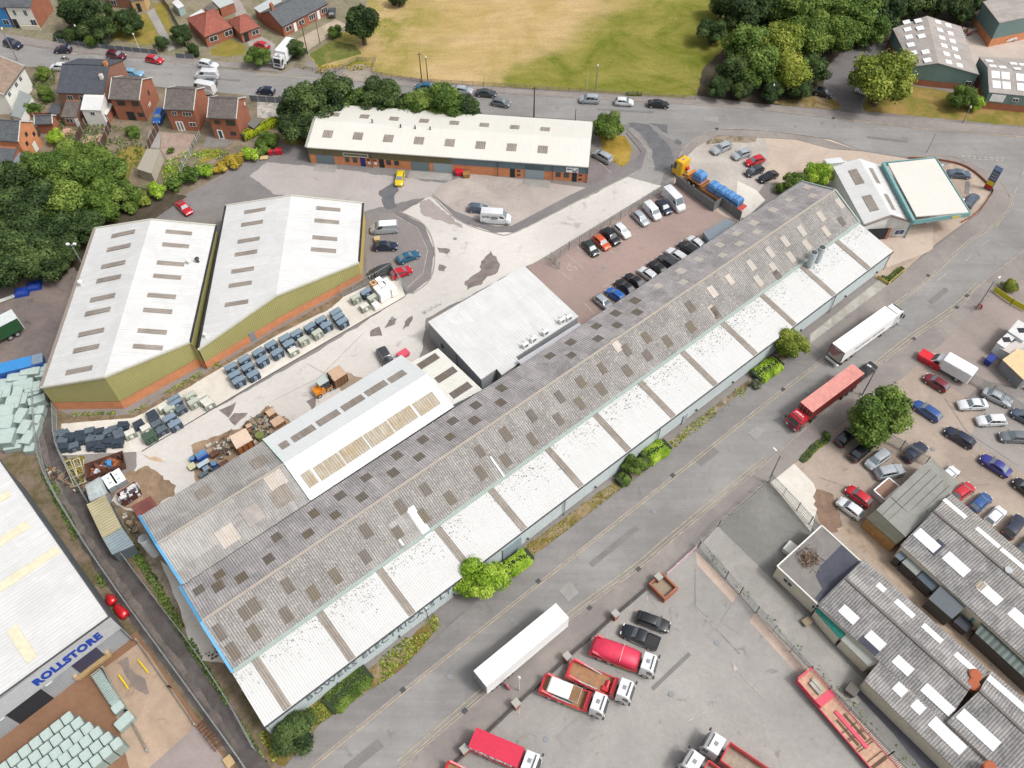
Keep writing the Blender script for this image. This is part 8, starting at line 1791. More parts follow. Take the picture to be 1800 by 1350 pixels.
# ================================================================== YARD GOODS AND STREET FURNITURE
UA = math.atan2((G(712,521.5)-G(249,794)).y, (G(712,521.5)-G(249,794)).x)
UB = plain('unit lid blue grey', RGB(132,150,166,.8),.45, vary=.2); UD = plain('unit body dark', RGB(66,80,96,.8),.6, vary=.2); UG = plain('unit green grey', RGB(150,156,140,.8),.6, vary=.2); UGL = plain('unit lid pale', RGB(190,194,180,.8),.6); UW = plain('unit white', RGB(222,220,210,.8),.6, vary=.2); UDK = plain('case dark', RGB(62,74,88,.8),.55, vary=.3); UDL = plain('case slate', RGB(104,116,126,.8),.55, vary=.3); UGD = plain('unit deep green', RGB(70,92,76,.8),.6)
def unit_proto(name, lid, body, lx=1.9, ly=1.0, h=1.35, slats=False):
 o = thing(name, 'x', 'cabinet'); m = MB(); m.box(-lx/2, lx/2,-ly/2, ly/2,.12, h); m.box(-lx/2+.1,-lx/2+.3,-ly/2, ly/2,0,.12); m.box(lx/2-.3, lx/2-.1,-ly/2, ly/2,0,.12); add_mesh('body', m.mesh('body', body), o)
 m = MB(); m.box(-lx/2-.04, lx/2+.04,-ly/2-.02, ly/2+.04, h, h+.08, taper=.03)
 if slats:
  for k in range(7): x = -lx/2+.15+k*(lx-.3)/6; m.box(x-.05, x+.05,-ly/2, ly/2, h+.08, h+.13)
 add_mesh('lid', m.mesh('lid', lid), o)
 m = MB(); m.box(-.28,.28,-ly/2-.3,-ly/2,.35, h-.25); add_mesh('front_panel', m.mesh('front_panel', lid), o)
 for s in (-1,1): m = MB(); m.box(s*.62-.22, s*.62+.22,-ly/2-.22,-ly/2,.15, h-.1); add_mesh('side_box', m.mesh('side_box', body), o)
 return o
protos = dict(u=unit_proto('a', UB, UD), g=unit_proto('b', UGL, UG, 1.6,.9,1.3), w=unit_proto('c', UW, UG, 1.4,1.0,1.0), d=unit_proto('d', UDK, UDK, 1.5,1.0,1.0, True), e=unit_proto('e', UDL, UDK, 1.5,1.0,.95, True), G=unit_proto('f', UGD, UGD, 2.0,1.3,1.3))
def put(k, x, y, label, cat, name, group, z=1.3, da=0, sc=1, zg=.06):
 p = G(x, y, z); r = dup(protos[k],(p.x, p.y, zg), UA+da, label, group, (sc, sc, sc)); r.name = name; r['category'] = cat; return r
ORD = ['first', 'second', 'third', 'fourth', 'fifth', 'sixth', 'seventh', 'eighth', 'ninth', 'tenth', 'eleventh', 'twelfth', 'thirteenth', 'fourteenth', 'fifteenth', 'sixteenth', 'seventeenth', 'eighteenth', 'nineteenth', 'twentieth']
q8 = lambda x, y: (400+x/8.182,560+y/8.182); q9 = lambda x, y: (230+x/9.474,700+y/9.474); q2 = lambda x, y: (450+x/3.971,320+y/3.971)
rows = [[(q2(555,905), 'u'),(q2(575,938), 'u'),(q2(602,972), 'u')],[(q8(1340,15), 'u'),(q8(1420,90), 'u')],[(q8(1180,110), 'u'),(q8(1285,195), 'g')],[(q8(985,205), 'u'),(q8(1085,295), 'g')],[(q8(820,275), 'u'),(q8(880,355), 'u'),(q8(930,435), 'w')],[(q8(620,370), 'u'),(q8(710,480), 'u')],[(q8(440,475), 'u'),(q8(495,590), 'u')],[(q8(235,580), 'u'),(q8(285,690), 'u'),(q8(365,795), 'u')],[(q8(45,690), 'u'),(q8(100,800), 'u'),(q8(155,885), 'u')],
  [(q9(1180,-40), 'w'),(q9(1210,0), 'w'),(q9(1275,60), 'w')],[(q9(980,-60), 'g'),(q9(1035,50), 'g')],[(q9(720,10), 'u'),(q9(740,60), 'u'),(q9(810,150), 'e')],[(q9(520,120), 'w'),(q9(640,160), 'g'),(q9(640,320), 'u'),(q9(730,420), 'u')],[(q9(330,240), 'd'),(q9(370,320), 'd'),(q9(410,400), 'e'),(q9(490,500), 'e')],[(q9(110,400), 'd'),(q9(230,470), 'w'),(q9(300,620), 'G')]]
CN = dict(u='blue-grey switch cabinet', g='pale green-grey switch cabinet', w='whitish switch cabinet', d='dark slatted cabinet', e='slate grey slatted cabinet', G='deep green transformer box')
for ri, row in enumerate(rows):
 for ci, (p, k) in enumerate(row):
  pos = ('back' if ci == 0 else 'front' if ci == len(row)-1 else 'middle') if len(row) < 4 else ORD[ci]
  put(k, p[0], p[1], f'{CN[k]}, {pos} one in the {ORD[ri]} row counting from the fenced white crates', 'cabinet', 'switch_cabinet', 'grey cabinets standing in rows on the pale strip', da=random.Random(ri).uniform(-.06,.06))
q13 = lambda x, y: (600+x/13.5,470+y/13.5)
put('u', *q13(580,570), 'dark blue-grey cabinet inside the fence left of the white crates', 'cabinet', 'switch_cabinet', None); put('g', *q13(330,700), 'pale green-grey cabinet at the left inside the fence', 'cabinet', 'switch_cabinet', None); put('g', *q13(730,700), 'pale cabinet touching the white crates inside the fence', 'cabinet', 'switch_cabinet', None); put('w', *q13(540,880), 'rusty grey cabinet in front of the fenced row', 'cabinet', 'switch_cabinet', None)
WC = plain('white wrap', (.82,.82,.80,1),.4, vary=.15)
for i, (x, y, h, lb) in enumerate([(890,285,1.9, 'white wrapped crate at the back next to the tan one'),(1040,320,1.9, 'white wrapped crate at the back right with two labels'),(980,400,1.9, 'white wrapped crate in the centre of the fenced stack'),(850,480,1.9, 'white wrapped crate left of the centre in the fenced stack'),(1130,405,1.9, 'white wrapped crate right of the centre in the fenced stack'),(1060,515,2.1, 'tall white wrapped crate, second from the front right corner'),(945,590,2.1, 'tall white wrapped crate at the front with black underside'),(1210,470,2.0, 'white wrapped crate at the far right by the palisade'),(815,870,1.1, 'single white wrapped crate standing apart at the front'),(760,365,1.6, 'tan topped open crate in the corner of the fenced stack')]):
 p = G(*q13(x, y), h); o = thing('wrapped_crate', lb, 'crate', (p.x, p.y, .06), UA, 'white wrapped crates inside the palisade'); m = MB(); m.box(-.56,.56,-.56,.56,.14, h, taper=.03); b = add_mesh('wrapping', m.mesh('wrapping', WC if i < 9 else plain('tan board', RGB(226,190,150,.8),.8)), o); m = MB(); m.box(-.55,.55,-.55,.55,0,.14); add_mesh('pallet', m.mesh('pallet', WOODM), o)
 m = MB(); m.box(-.1,.1,-.08,.08, h, h+.012) if i < 9 else m.box(-.3,.3,-.3,.3, h, h+.02); add_mesh('label_patch', m.mesh('label_patch', plain('brown hollow box', RGB(140,84,40,.8),.8) if i == 9 else GREY), b)
q11 = lambda x, y: (100+x/11.25,740+y/11.25)
heap = [(40,235, 'e'),(130,235, 'e'),(110,380, 'e'),(260,290, 'd'),(345,290, 'd'),(450,245, 'd'),(470,350, 'd'),(325,480, 'e'),(140,500, 'd'),(640,185, 'e'),(830,200, 'd'),(1000,200, 'e'),(1110,150, 'e'),(1200,195, 'e'),(670,350, 'e'),(830,335, 'e'),(690,460, 'd'),(1000,400, 'd'),(1190,410, 'd'),(850,490, 'd'),(1300,70, 'd'),(1440,230, 'w'),(1230,280, 'e')]
heap.sort(key=lambda t: t[0])
for i, (x, y, k) in enumerate(heap):
 p = q11(x, y); bk = 'back' if y < 300 else 'front'
 put(k, p[0], p[1], f'{ORD[i] if i < 20 else ["last but two", "last but one", "last"][i-20]} slatted case from the track in the crowded patch, in its {bk} half', 'case', 'slatted_case', 'dark slatted cases crowded by the track', z=1.0, da=random.Random(i).uniform(-.4,.25)-.35, zg=.06+(.0 if i % 3 else .02))
for k in protos.values():
 for ch in list(k.children): bpy.data.objects.remove(ch)
 bpy.data.objects.remove(k)
# --- open skips and oddments at the south-west corner of the yard
def skip(label, corners, z, mat, junk, name='skip'):
 o = btn(name, label, 'skip', (sum(c[0] for c in corners)/4, sum(c[1] for c in corners)/4,0)); P = [G(x, y, z) for x, y in corners]; c = centroid(P); m = MB()
 for i in range(4):
  a, b = P[i], P[(i+1) % 4]; a0, b0 = [Vector((q.x+(c.x-q.x)*.12, q.y+(c.y-q.y)*.12,.05)) for q in (a, b)]; ia, ib = [Vector((q.x+(c.x-q.x)*.05, q.y+(c.y-q.y)*.05, q.z-.02)) for q in (a, b)]; ja, jb = [Vector((q.x+(c.x-q.x)*.16, q.y+(c.y-q.y)*.16,.2)) for q in (a, b)]
  m.face([a0, b0, b, a]); m.face([a, b, ib, ia]); m.face([ib, jb, ja, ia])
 m.face([Vector((q.x+(c.x-q.x)*.14, q.y+(c.y-q.y)*.14,.22)) for q in P]); m.build('skip_body', mat, o)
 r = random.Random(len(label)); m = MB(); mats = [plain('junk '+n, RGB(*cc, .8),.8, vary=.3) for n, cc in junk]
 e1, e2 = P[1]-P[0], P[3]-P[0]
 for k in range(30):
  u, v = r.uniform(.12,.88), r.uniform(.15,.85); q = P[0]+e1*u+e2*v; s = r.uniform(.15,.6); a = r.uniform(0,3); m.obox(q, Vector((math.cos(a), math.sin(a),0)), Vector((-math.sin(a), math.cos(a),0)),-s, s, -s*.5, s*.5,.3, z*r.uniform(.5,.95), r.randrange(len(mats)))
 tag(m.build('skip_contents', mats, o), kind='stuff'); return o
skip('long rust-brown open skip with blue and white rubbish', [(147,816),(215.6,791.6),(220,814),(150,840)],1.6, RUST, [('rust', (120,70,56)),('blue', (60,150,214)),('white', (210,214,220)),('orange', (170,100,60)),('brown', (96,64,52))])
skip('small brown skip with white rubbish beside the reddish plate', [(204,868),(236,846),(247,862),(214,884)],1.4, plain('maroon skip', RGB(96,52,50,.8),.7, vary=.3),[('whitej', (226,226,224)),('slate', (84,70,76)),('greyj', (170,172,176))])
o = btn('steel_plate', 'flat reddish brown steel tank lid beside the annexe corner', 'steel plate', (252,890,0)); m = MB(); m.prism([tuple(G(x, y, 1.0))[:2] for x, y in ((231.7,889),(264.4,871.5),(275.7,889),(241.7,911.8))],.05,1.0); m.build('plate_body', plain('reddish plate', RGB(134,78,70,.8),.8, vary=.2), o); m = MB(); g = G(256,889,1.0); m.cyl(g, g+Vector((0,0,.03)),.9,.9,18); m.build('hatch_cover', plain('plate hatch', RGB(120,70,66,.8),.8), o)
for i, (x, y, lb) in enumerate(((193,845, 'white chest unit, left of the pair beside the long brown skip'),(207,838, 'white chest unit, right of the pair beside the long brown skip'))):
 g = G(x, y, 1.2); o = thing('chest_unit', lb, 'chest', (g.x, g.y, 0), UA, 'white chest units by the brown skip'); m = MB(); m.box(-.8,.8,-1.3,1.3,.1,1.25, taper=.04); add_mesh('body', m.mesh('body', plain('chest grey', RGB(150,154,158,.8),.6)), o); m = MB(); m.box(-.78,.78,-1.28,1.28,1.25,1.35, taper=.05); l = add_mesh('lid', m.mesh('lid', WHITE), o); m = MB(); m.box(-.15,.15,.3,.5,1.35,1.38); m.box(-.3,.2,-.6,-.45,1.35,1.38); add_mesh('hinge', m.mesh('hinge', GREY), l)
for a, b, lb in (((112.4,813.8),(131,855.5), 'pale steel frame lying on the weeds, left one'),((128.4,809),(141,851), 'pale steel frame lying on the weeds, right one'),((147,808),(149,848), 'single pale steel beam beside the long brown skip')):
 A_, B_ = G(*a, .4), G(*b, .4); d_ = (B_-A_); L = d_.length; d_.normalize(); n_ = Vector((-d_.y, d_.x, 0)); o = thing('metal_trestle', lb, 'trestle', (A_.x, A_.y, 0)); m = MB(); w_ = .9 if 'beam' not in lb else 0
 m.bar(A_, B_, .12)
 if w_:
  m.bar(A_+n_*w_, B_+n_*w_, .12)
  for k in range(4): m.bar(A_+d_*L*k/3, A_+d_*L*k/3+n_*w_, .1)
 m.build('frame_bars', plain('frame cream', RGB(206,196,166,.8),.7), o)
q14 = lambda x, y: (310+x/13.5,750+y/13.5)
BLU = plain('blue drum', RGB(24,70,150,.85),.45, vary=.2); BLL = plain('blue tank top', RGB(96,140,180,.8),.5)
for x, y, r_, h, lb in ((370,745,.42,1.0, 'small blue barrel left of the blue tank'),(890,880,.45,1.1, 'small blue barrel right of the pale table')):
 g = G(*q14(x, y),1.0); o = thing('barrel', lb, 'barrel', (g.x, g.y, 0)); m = MB(); m.cyl((0,0,0),(0,0, h), r_, r_, 14); add_mesh('barrel_body', m.mesh('barrel_body', BLU, True), o); o.children[0].data.set_sharp_from_angle(angle=.7); m = MB(); m.cyl((0,0, h),(0,0, h+.04), r_*.9, r_*.9,14); add_mesh('barrel_lid', m.mesh('barrel_lid', BLL), o)
g = G(*q14(590,660),1.1); o = thing('blue_tank', 'large dark blue ribbed tank in the scrap corner', 'tank', (g.x, g.y, 0), UA); m = MB(); m.cyl((-.85,0,.7),(.85,0,.7),.7,.7,16); add_mesh('tank_body', m.mesh('tank_body', BLU), o); m = MB(); m.box(-.8,.8,-.35,.45,1.3,1.42); add_mesh('tank_top', m.mesh('tank_top', BLL), o)
for x, y, lx, ly, h, mt, lb in ((630,860,1.9,.8,1.1, plain('pale bench', RGB(186,200,204,.8),.5), 'pale grey bench machine in front of the blue tank'),(700,980,1.0,.8,1.0, UB, 'small blue-grey box below the pale bench'),(360,930,1.1,1.1,.7, plain('cream frame', RGB(206,200,160,.8),.7), 'cream metal frame at the edge of the scrap corner'),(640,1110,1.4,.7,.8, UDL, 'slate cabinet against the annexe wall'),(900,620,1.4,.9,.9, RUST, 'rusty machine right of the blue tank'),(1120,870,1.5,1.0,1.0, RUST, 'rusty winding drum by the annexe wall'),(920,1000,1.2,.8,.8, UDK, 'dark box beside the right blue barrel')):
 g = G(*q14(x, y), h); o = thing('scrap_machine', lb, 'machine', (g.x, g.y, 0), UA); m = MB(); m.box(-lx/2, lx/2,-ly/2, ly/2, h-.14, h, taper=.02); add_mesh('top', m.mesh('top', mt), o); m = MB(); m.box(-lx/2+.12, lx/2-.12,-ly/2+.1, ly/2-.1,.0, h-.14); add_mesh('base', m.mesh('base', UDK if mt != RUST else RUST), o)
o = btn('large_crate', 'large square pale topped orange-sided crate among the scrap', 'crate', (423,771,0)); Q = [G(x, y, 2.0) for x, y in ((403,767.4),(431.9,752.6),(444.4,773),(415.6,789.6))]; m = MB(); m.prism([tuple(q)[:2] for q in Q],1.95,2.05); m.build('crate_lid', plain('pale ply', RGB(226,202,180,.8),.8), o); m = MB(); c = centroid(Q); m.prism([(q.x+(c.x-q.x)*.04, q.y+(c.y-q.y)*.04) for q in Q],0,1.95); m.build('crate_side', plain('orange ply', RGB(184,116,62,.8),.8, vary=.3), o)
m = MB()
for k in range(4): q = Q[3].lerp(Q[2],(k+.15)/3.3); m.bar((q.x, q.y, 0),(q.x, q.y, 1.95),.16)
m.build('crate_batten', plain('orange batten', RGB(150,92,50,.8),.8), o)
for x, y, lx, ly, h, lb in ((475.6,724.4,1.3,1.2,1.1, 'pale timber crate at the top of the scrap pile'),(487.4,740,1.9,1.5,.9, 'wide slatted timber crate with a dark hole'),(437,748,.9,.7,.6, 'small tan crate right of the large square crate')):
 g = G(x, y, h); o = thing('timber_crate', lb, 'crate', (g.x, g.y, 0), UA); crate(o, lx, ly, h, 3)
g = G(456,764,.9); o = thing('green_drum', 'mossy green round drum in the scrap pile', 'drum', (g.x, g.y, 0)); m = MB(); m.cyl((0,0,0),(0,0,.9),.75,.7,16); add_mesh('drum_body', m.mesh('drum_body', plain('mossy green', RGB(128,136,76,.8),.8, vary=.3)), o)
def scrap(label, poly, n, seed, cols, h=.7, s0=.1, s1=.45):
 r = random.Random(seed); P = [G(*p) for p in poly]; m = MB(); mats = [plain('scrap %d %d' % (seed, i), RGB(*c, .8),.8, vary=.3) for i, c in enumerate(cols)]
 for k in range(n):
  w_ = [r.random() for _ in P]; s = sum(w_); q = Vector((0,0,0))
  for a, b in zip(w_, P): q += b*(a/s)
  q = P[0].lerp(P[1], r.random()).lerp(P[3].lerp(P[2], r.random()), r.random()); a = r.uniform(0,3); s = r.uniform(s0, s1)
  if k % 3: m.obox(q, Vector((math.cos(a), math.sin(a),0)), Vector((-math.sin(a), math.cos(a),0)),-s, s, -s*.6, s*.6,.0, r.uniform(.1, h), r.randrange(len(mats)))
  else: m.bar(q+Vector((0,0,.1)), q+Vector((math.cos(a)*s*3, math.sin(a)*s*3, r.uniform(.1, h))),.07, None, r.randrange(len(mats)))
 o = m.build('scrap', mats); tag(o, kind='stuff'); return o
SC = [(96,80,66),(150,130,106),(70,62,58),(120,84,60),(166,160,148),(104,108,96),(196,190,180)]
scrap('', [(430,750),(480,718),(505,742),(450,785)],150,11, SC); scrap('', [(368,785),(400,765),(416,790),(384,812)],80,12, SC); scrap('', [(1660,55),(1705,45),(1712,58),(1694,70)],70,13, SC+[(200,120,110)],.9,.2,.7)
scrap('', [(1576,985),(1586,975),(1846,1215),(1830,1240)],170,14,[(50,52,60),(90,90,96),(140,130,116),(60,50,110)],.6,.1,.4); scrap('', [(80,815),(110,830),(120,850),(84,840)],50,15, SC, .6); scrap('', [(110,850),(150,850),(150,870),(130,862)],40,16, SC, .4); scrap('', [(214,900),(240,920),(245,950),(228,930)],50,17, SC, .6); scrap('', [(375,1130),(395,1150),(380,1165),(362,1150)],30,18, SC, .3,.05,.2); scrap('', [(1755,640),(1800,650),(1810,690),(1770,670)],60,19,[(40,60,110),(160,170,180),(60,62,66),(196,180,140)],.9); scrap('', [(150,225),(188,225),(180,262),(150,262)],60,20, SC, .3,.05,.25)
# --- wrapped cages of the storage warehouse stock yard
CW = plain('pale green wrap', RGB(160,178,172,.8),.45, vary=.22); CWT = plain('pale lit wrap', RGB(188,204,198,.82),.4, vary=.15)  # top light painted in: wrap sides darker, upper frames paler
def cage(p, ang, lx, ly, h, label, z0=0, grp='pale wrapped cages in the stock yard'):
 o = thing('wrapped_cage', label, 'cage', (p.x, p.y, z0), ang, grp); m = MB(); m.box(-lx/2, lx/2,-ly/2, ly/2,.1, h, taper=.03); b = add_mesh('wrapping', m.mesh('wrapping', CW), o); m = MB()
 for s in (-1,1): m.box(-lx/2, lx/2, s*(ly/2-.05)-.04, s*(ly/2-.05)+.04, h, h+.04); m.box(s*(lx/2-.05)-.04, s*(lx/2-.05)+.04,-ly/2, ly/2, h, h+.04)
 m.box(-lx/2+.1, lx/2-.1,-ly/2+.1, ly/2-.1, h-.02, h+.01); add_mesh('top_frame', m.mesh('top_frame', CWT), o); return o
sa = math.atan2(SU.y, SU.x); base = G(118,1262,2.6)
for j in range(6):
 for i in range(10):
  p = Vector((base.x, base.y, 0))-SU*(i*1.36-j*.55)-SV*(j*1.36)
  cage(p, sa, 1.25,1.25,2.55-(j % 3)*.12, f'pale wrapped cage, {ORD[i]} from the brown yard in the {ORD[j]} row from the warehouse')
lst = [(10,672,3.2,1.6,1.2,.1),(30,662,3.2,1.6,1.6,.1),(52,652,3.0,1.5,1.8,.1),(74,646,2.0,1.6,1.4,.1),(70,655,1.4,1.8,1.3,.2),(40,676,3,2.2,1.7,.3),(57,680,2.4,2.0,1.6,.3),(30,690,1.6,3.0,1.8,.1),(38,700,1.6,2.2,1.6,.1),(55,690,2.4,1.2,1.4,.35),(64,702,2.6,1.5,1.4,.45),(6,688,2.2,2.4,1.6,.2),(22,706,2.2,2.6,1.9,.1),(56,722,1.4,1.4,1.2,-.2),(70,720,1.2,1.6,1.2,.1),(64,738,1.1,2.0,1.2,.0),(61,752,1.1,1.8,1.2,0),(8,722,2.6,2.6,2.0,.15),(34,730,1.6,2.8,1.8,-.15),(6,742,2.6,2.6,2.2,.15),(42,750,1.6,2.6,1.6,-.15),(8,766,2.6,2.8,2.2,.1),(48,768,1.6,2.4,1.5,-.15),(22,782,2.6,1.6,1.0,.2),(52,786,1.6,1.6,.9,.1),(-14,700,2.6,2.6,1.8,.1),(-14,735,2.6,2.6,1.8,.1),(-14,768,2.6,2.8,2.0,.1)]
for i, (x, y, lx, ly, h, a) in enumerate(lst):
 p = G(x, y, h); rw = 'by the blue trailer' if y < 680 else 'against the track fence' if x > 50 else 'in the middle stack' if x > 18 else 'at the left edge'
 cage(p, a, lx, ly, h, f'pale green wrapped stack {rw}, {["lowest", "second lowest", "third lowest", "fourth lowest", "fifth lowest", "sixth lowest", "seventh lowest", "eighth lowest"][sum(1 for q in lst if q[1] > y and (("a" if q[1] < 680 else "b" if q[0] > 50 else "c" if q[0] > 18 else "d") == ("a" if y < 680 else "b" if x > 50 else "c" if x > 18 else "d")))]} there')
g = G(22,652,1.0); t = thing('blue_trailer', 'bright blue flat trailer body above the wrapped stacks', 'trailer', (g.x, g.y, 0),.33); m = MB(); m.box(-5,5,-1.1,1.1,.7,2.2); add_mesh('side_panel', m.mesh('side_panel', plain('mid blue sheet', RGB(34,84,160,.85),.5)), t); m = MB(); m.box(-5,3.4,-1.12,1.12,2.2,2.26); add_mesh('deck', m.mesh('deck', plain('light blue sheet', RGB(60,140,206,.85),.5)), t); m = MB(); m.box(3.5,5.2,-1.0,1.0,2.2,2.4); add_mesh('end_box', m.mesh('end_box', UB), t)
for (x, y), lb in (((35,510), 'blue sheeted heap under the trees, left'),((57,499), 'blue sheeted heap under the trees, right')):
 g = G(x, y, .8); o = thing('tarpaulin_heap', lb, 'tarpaulin', (g.x, g.y, 0),.3); m = MB(); m.grid([[(-1.3*k, -1*k, z),(1.3*k, -1.1*k, z),(1.4*k, 1.0*k, z),(-1.2*k, 1.1*k, z)] for k, z in ((1,0),(.85,.6),(.4,.95))], True, True); add_mesh('sheet', m.mesh('sheet', plain('royal blue sheet', RGB(30,62,150,.85),.5)), o)
g = G(14,523,.5); o = thing('white_beam', 'long white beam lying in the dark yard at the left', 'beam', (g.x, g.y, 0)); m = MB(); m.bar(G(-10,533,.4)-Vector((g.x, g.y, 0)), G(30,518,.4)-Vector((g.x, g.y, 0)),.5,.3); add_mesh('beam_body', m.mesh('beam_body', OFFW), o)
# nested roll cages and racks by the loading ramp
A_, B_ = G(168,1182,1.2), G(203,1236,1.2); d_ = B_-A_; L = d_.length; o = thing('nested_cage_row', 'long row of nested pale wire roll cages beside the ramp', 'roll cages', (A_.x, A_.y, 0), math.atan2(d_.y, d_.x)); m = MB(); m.box(0, L, -.55,.55,.1,1.0); add_mesh('cage_core', m.mesh('cage_core', CW), o); m = MB()
for k in range(int(L/.28)): x = k*.28; m.bar((x, -.6,.1),(x, -.6,1.3),.05); m.bar((x, .6,.1),(x, .6,1.3),.05); m.bar((x, -.6,1.3),(x, .6,1.3),.07)
add_mesh('cage_hoops', m.mesh('cage_hoops', CWT), o)
cage(G(207,1243,1.0), sa, 1.4,1.2,1.0, 'small wrapped cage at the end of the nested cage row', grp=None); cage(G(218,1267,1.0), sa+.1,2.2,1.4,1.0, 'large wrapped cage with dark slots beside the ramp wall', grp=None)
for a, b, lb in (((243,1160),(261,1183), 'yellow guide rail on the ramp, right one'),((209,1187),(226,1211), 'yellow guide rail on the ramp, left one')):
 A_, B_ = G(*a, .3), G(*b, .3); o = thing('guide_rail', lb, 'guide rail', (A_.x, A_.y, 0), group='yellow guide rails on the ramp'); m = MB(); m.cyl(Vector((0,0,.3)), B_-Vector((A_.x, A_.y, 0)),.11,.11,8); m.cyl((0,0,0),(0,0,.35),.1,.1,8); add_mesh('rail', m.mesh('rail', plain('safety yellow', RGB(236,206,30,.85),.5)), o)
g = G(368,1293,.6); o = thing('rusty_rack', 'tangle of rusty steel racks beside the mauve yard', 'racks', (g.x, g.y, 0), math.radians(-45)); m = MB(); r = random.Random(3)
for k in range(9):
 x = -2+k*.5
 for y in (-.5,.5): m.bar((x, y, 0),(x, y, 1.0),.06)
 m.bar((x, -.6, r.uniform(.3,1)),(x+.1,.6, r.uniform(.3,1)),.07)
for y in (-.5,0,.5): m.bar((-2.1, y, .9),(2.1, y, .95),.07)
add_mesh('rack_bars', m.mesh('rack_bars', RUST), o)
g = G(402,1338,.4); o = thing('pallet_stack', 'stack of pale timber pallets at the bottom edge by the track', 'pallets', (g.x, g.y, 0), math.radians(-48)); m = MB()
for z in range(4):
 for k in range(6): m.box(-.6+k*.21,-.45+k*.21,-.5,.5, z*.15+.1, z*.15+.13)
 for y in (-.45,0,.4): m.box(-.6,.6, y, y+.08, z*.15, z*.15+.1)
add_mesh('boards', m.mesh('boards', plain('new pallet', RGB(214,184,136,.8),.8)), o)
for a, b, lb in (((188,1044),(199,1060), 'small red covered boat-like machine by the storage warehouse'),((201,1063),(221,1083), 'larger red covered boat-like machine by the storage warehouse')):
 A_, B_ = G(*a, .6), G(*b, .6); d_ = B_-A_; L = d_.length; c_ = (A_+B_)/2; o = thing('red_machine', lb, 'machine', (c_.x, c_.y, 0), math.atan2(d_.y, d_.x)); m = MB(); m.grid([[(x, -w_*k, z) for k in (1,)]+[(x, -w_*.6, z+.25),(x, w_*.6, z+.25),(x, w_, z),(x, w_*.8,0),(x, -w_*.8,0)] for x, w_, z in ((-L/2,.15,.35),(-L/2+.5,.5,.6),(L*.2,.65,.8),(L/2,.6,.7))], True, True); add_mesh('cover', m.mesh('cover', paint('machinered', (224,26,40)), True), o)
# bins, kiosks and totem
def bin_(x, y, mat, label, lx=1.2, ly=.9, h=1.1, rz=.1, cat='bin'):
 g = G(x, y, h*.6); o = thing('wheeled_bin', label, cat, (g.x, g.y, 0), rz); m = MB(); m.hexa([(-lx*.42,-ly*.42,.12),(lx*.42,-ly*.42,.12),(lx*.42, ly*.42,.12),(-lx*.42, ly*.42,.12),(-lx/2,-ly/2, h),(lx/2,-ly/2, h),(lx/2, ly/2, h),(-lx/2, ly/2, h)]); add_mesh('bin_body', m.mesh('bin_body', mat), o); m = MB(); m.box(-lx/2-.03, lx/2+.03,-ly/2-.03, ly/2+.03, h, h+.1, taper=.06); add_mesh('lid', m.mesh('lid', mat), o)
BR = plain('bin red', RGB(200,28,54,.85),.5)
bin_(476,268, BR, 'red bin left of the pair beside the terrace', .9,.7); bin_(490,266, BR, 'large red bin right of the pair beside the terrace', 1.4,1.0); bin_(807,303, BR, 'red bin against the blue clad unit', 1.5,1.1); bin_(820,307, plain('bin brown', RGB(166,120,70,.8),.7), 'brown wooden box beside the red bin at the terrace', 1.4,1.2,1.0); bin_(709,623, plain('pinkish red cage', RGB(226,90,110,.8),.6), 'pinkish red cage trolley beside the painted annexe', 1.9,1.3,.9, UA, 'cage'); bin_(97,68, plain('bin green', RGB(50,80,60,.8),.6), 'dark green wheelie bin at the end of the grey panel fence', .7,.7); bin_(464,278, plain('tan timber', RGB(206,184,134,.8),.8), 'low tan timber box at the hedge end', 1.6,1.0,.4); bin_(1740,633, plain('bin blue', RGB(34,56,140,.85),.5), 'dark blue cabinet against the side yard fence', 1.8,1.1,1.3,.7); bin_(1497,1213, plain('stained grey', RGB(108,102,98,.8),.8), 'dark grey box against the lean-to store', 1.5,1.4,1.0,.8); bin_(1418,1093, plain('tan crate', RGB(150,134,110,.8),.8), 'tilted small tan crate beside the teal canopy', 1.3,1.0,.5,.5)
bin_(663,421, plain('tan box', RGB(206,180,134,.8),.8), 'tan box against the ochre wall beside the dark blue saloon', 1.0,1.0,.8)
g = G(1735,333); o = thing('totem_sign', 'tall leaning totem sign with yellow and red panels at the garage corner', 'sign', (g.x, g.y, 0), math.radians(-50)); m = MB(); m.box(-.75,.75,-.14,.14,0,5.4); add_mesh('sign_body', m.mesh('sign_body', plain('totem slate', RGB(84,100,124,.8),.5)), o)
for z0, z1, mt, nm in ((.3,1.2, plain('totem red', RGB(190,50,26,.85),.5), 'red_panel'),(1.2,2.1, plain('totem yellow', RGB(232,206,40,.85),.5), 'yellow_panel'),(4.6,5.3, plain('totem pale blue', RGB(150,180,226,.8),.5), 'logo_panel')): m = MB(); m.box(-.68,.68,-.16,.16, z0, z1); add_mesh(nm, m.mesh(nm, mt), o)
for k in range(3): m = MB(); m.box(-.6,.6,-.165,.165,2.5+k*.65,2.85+k*.65); add_mesh('price_panel', m.mesh('price_panel', plain('price grey', RGB(150,158,170,.8),.5)), o)
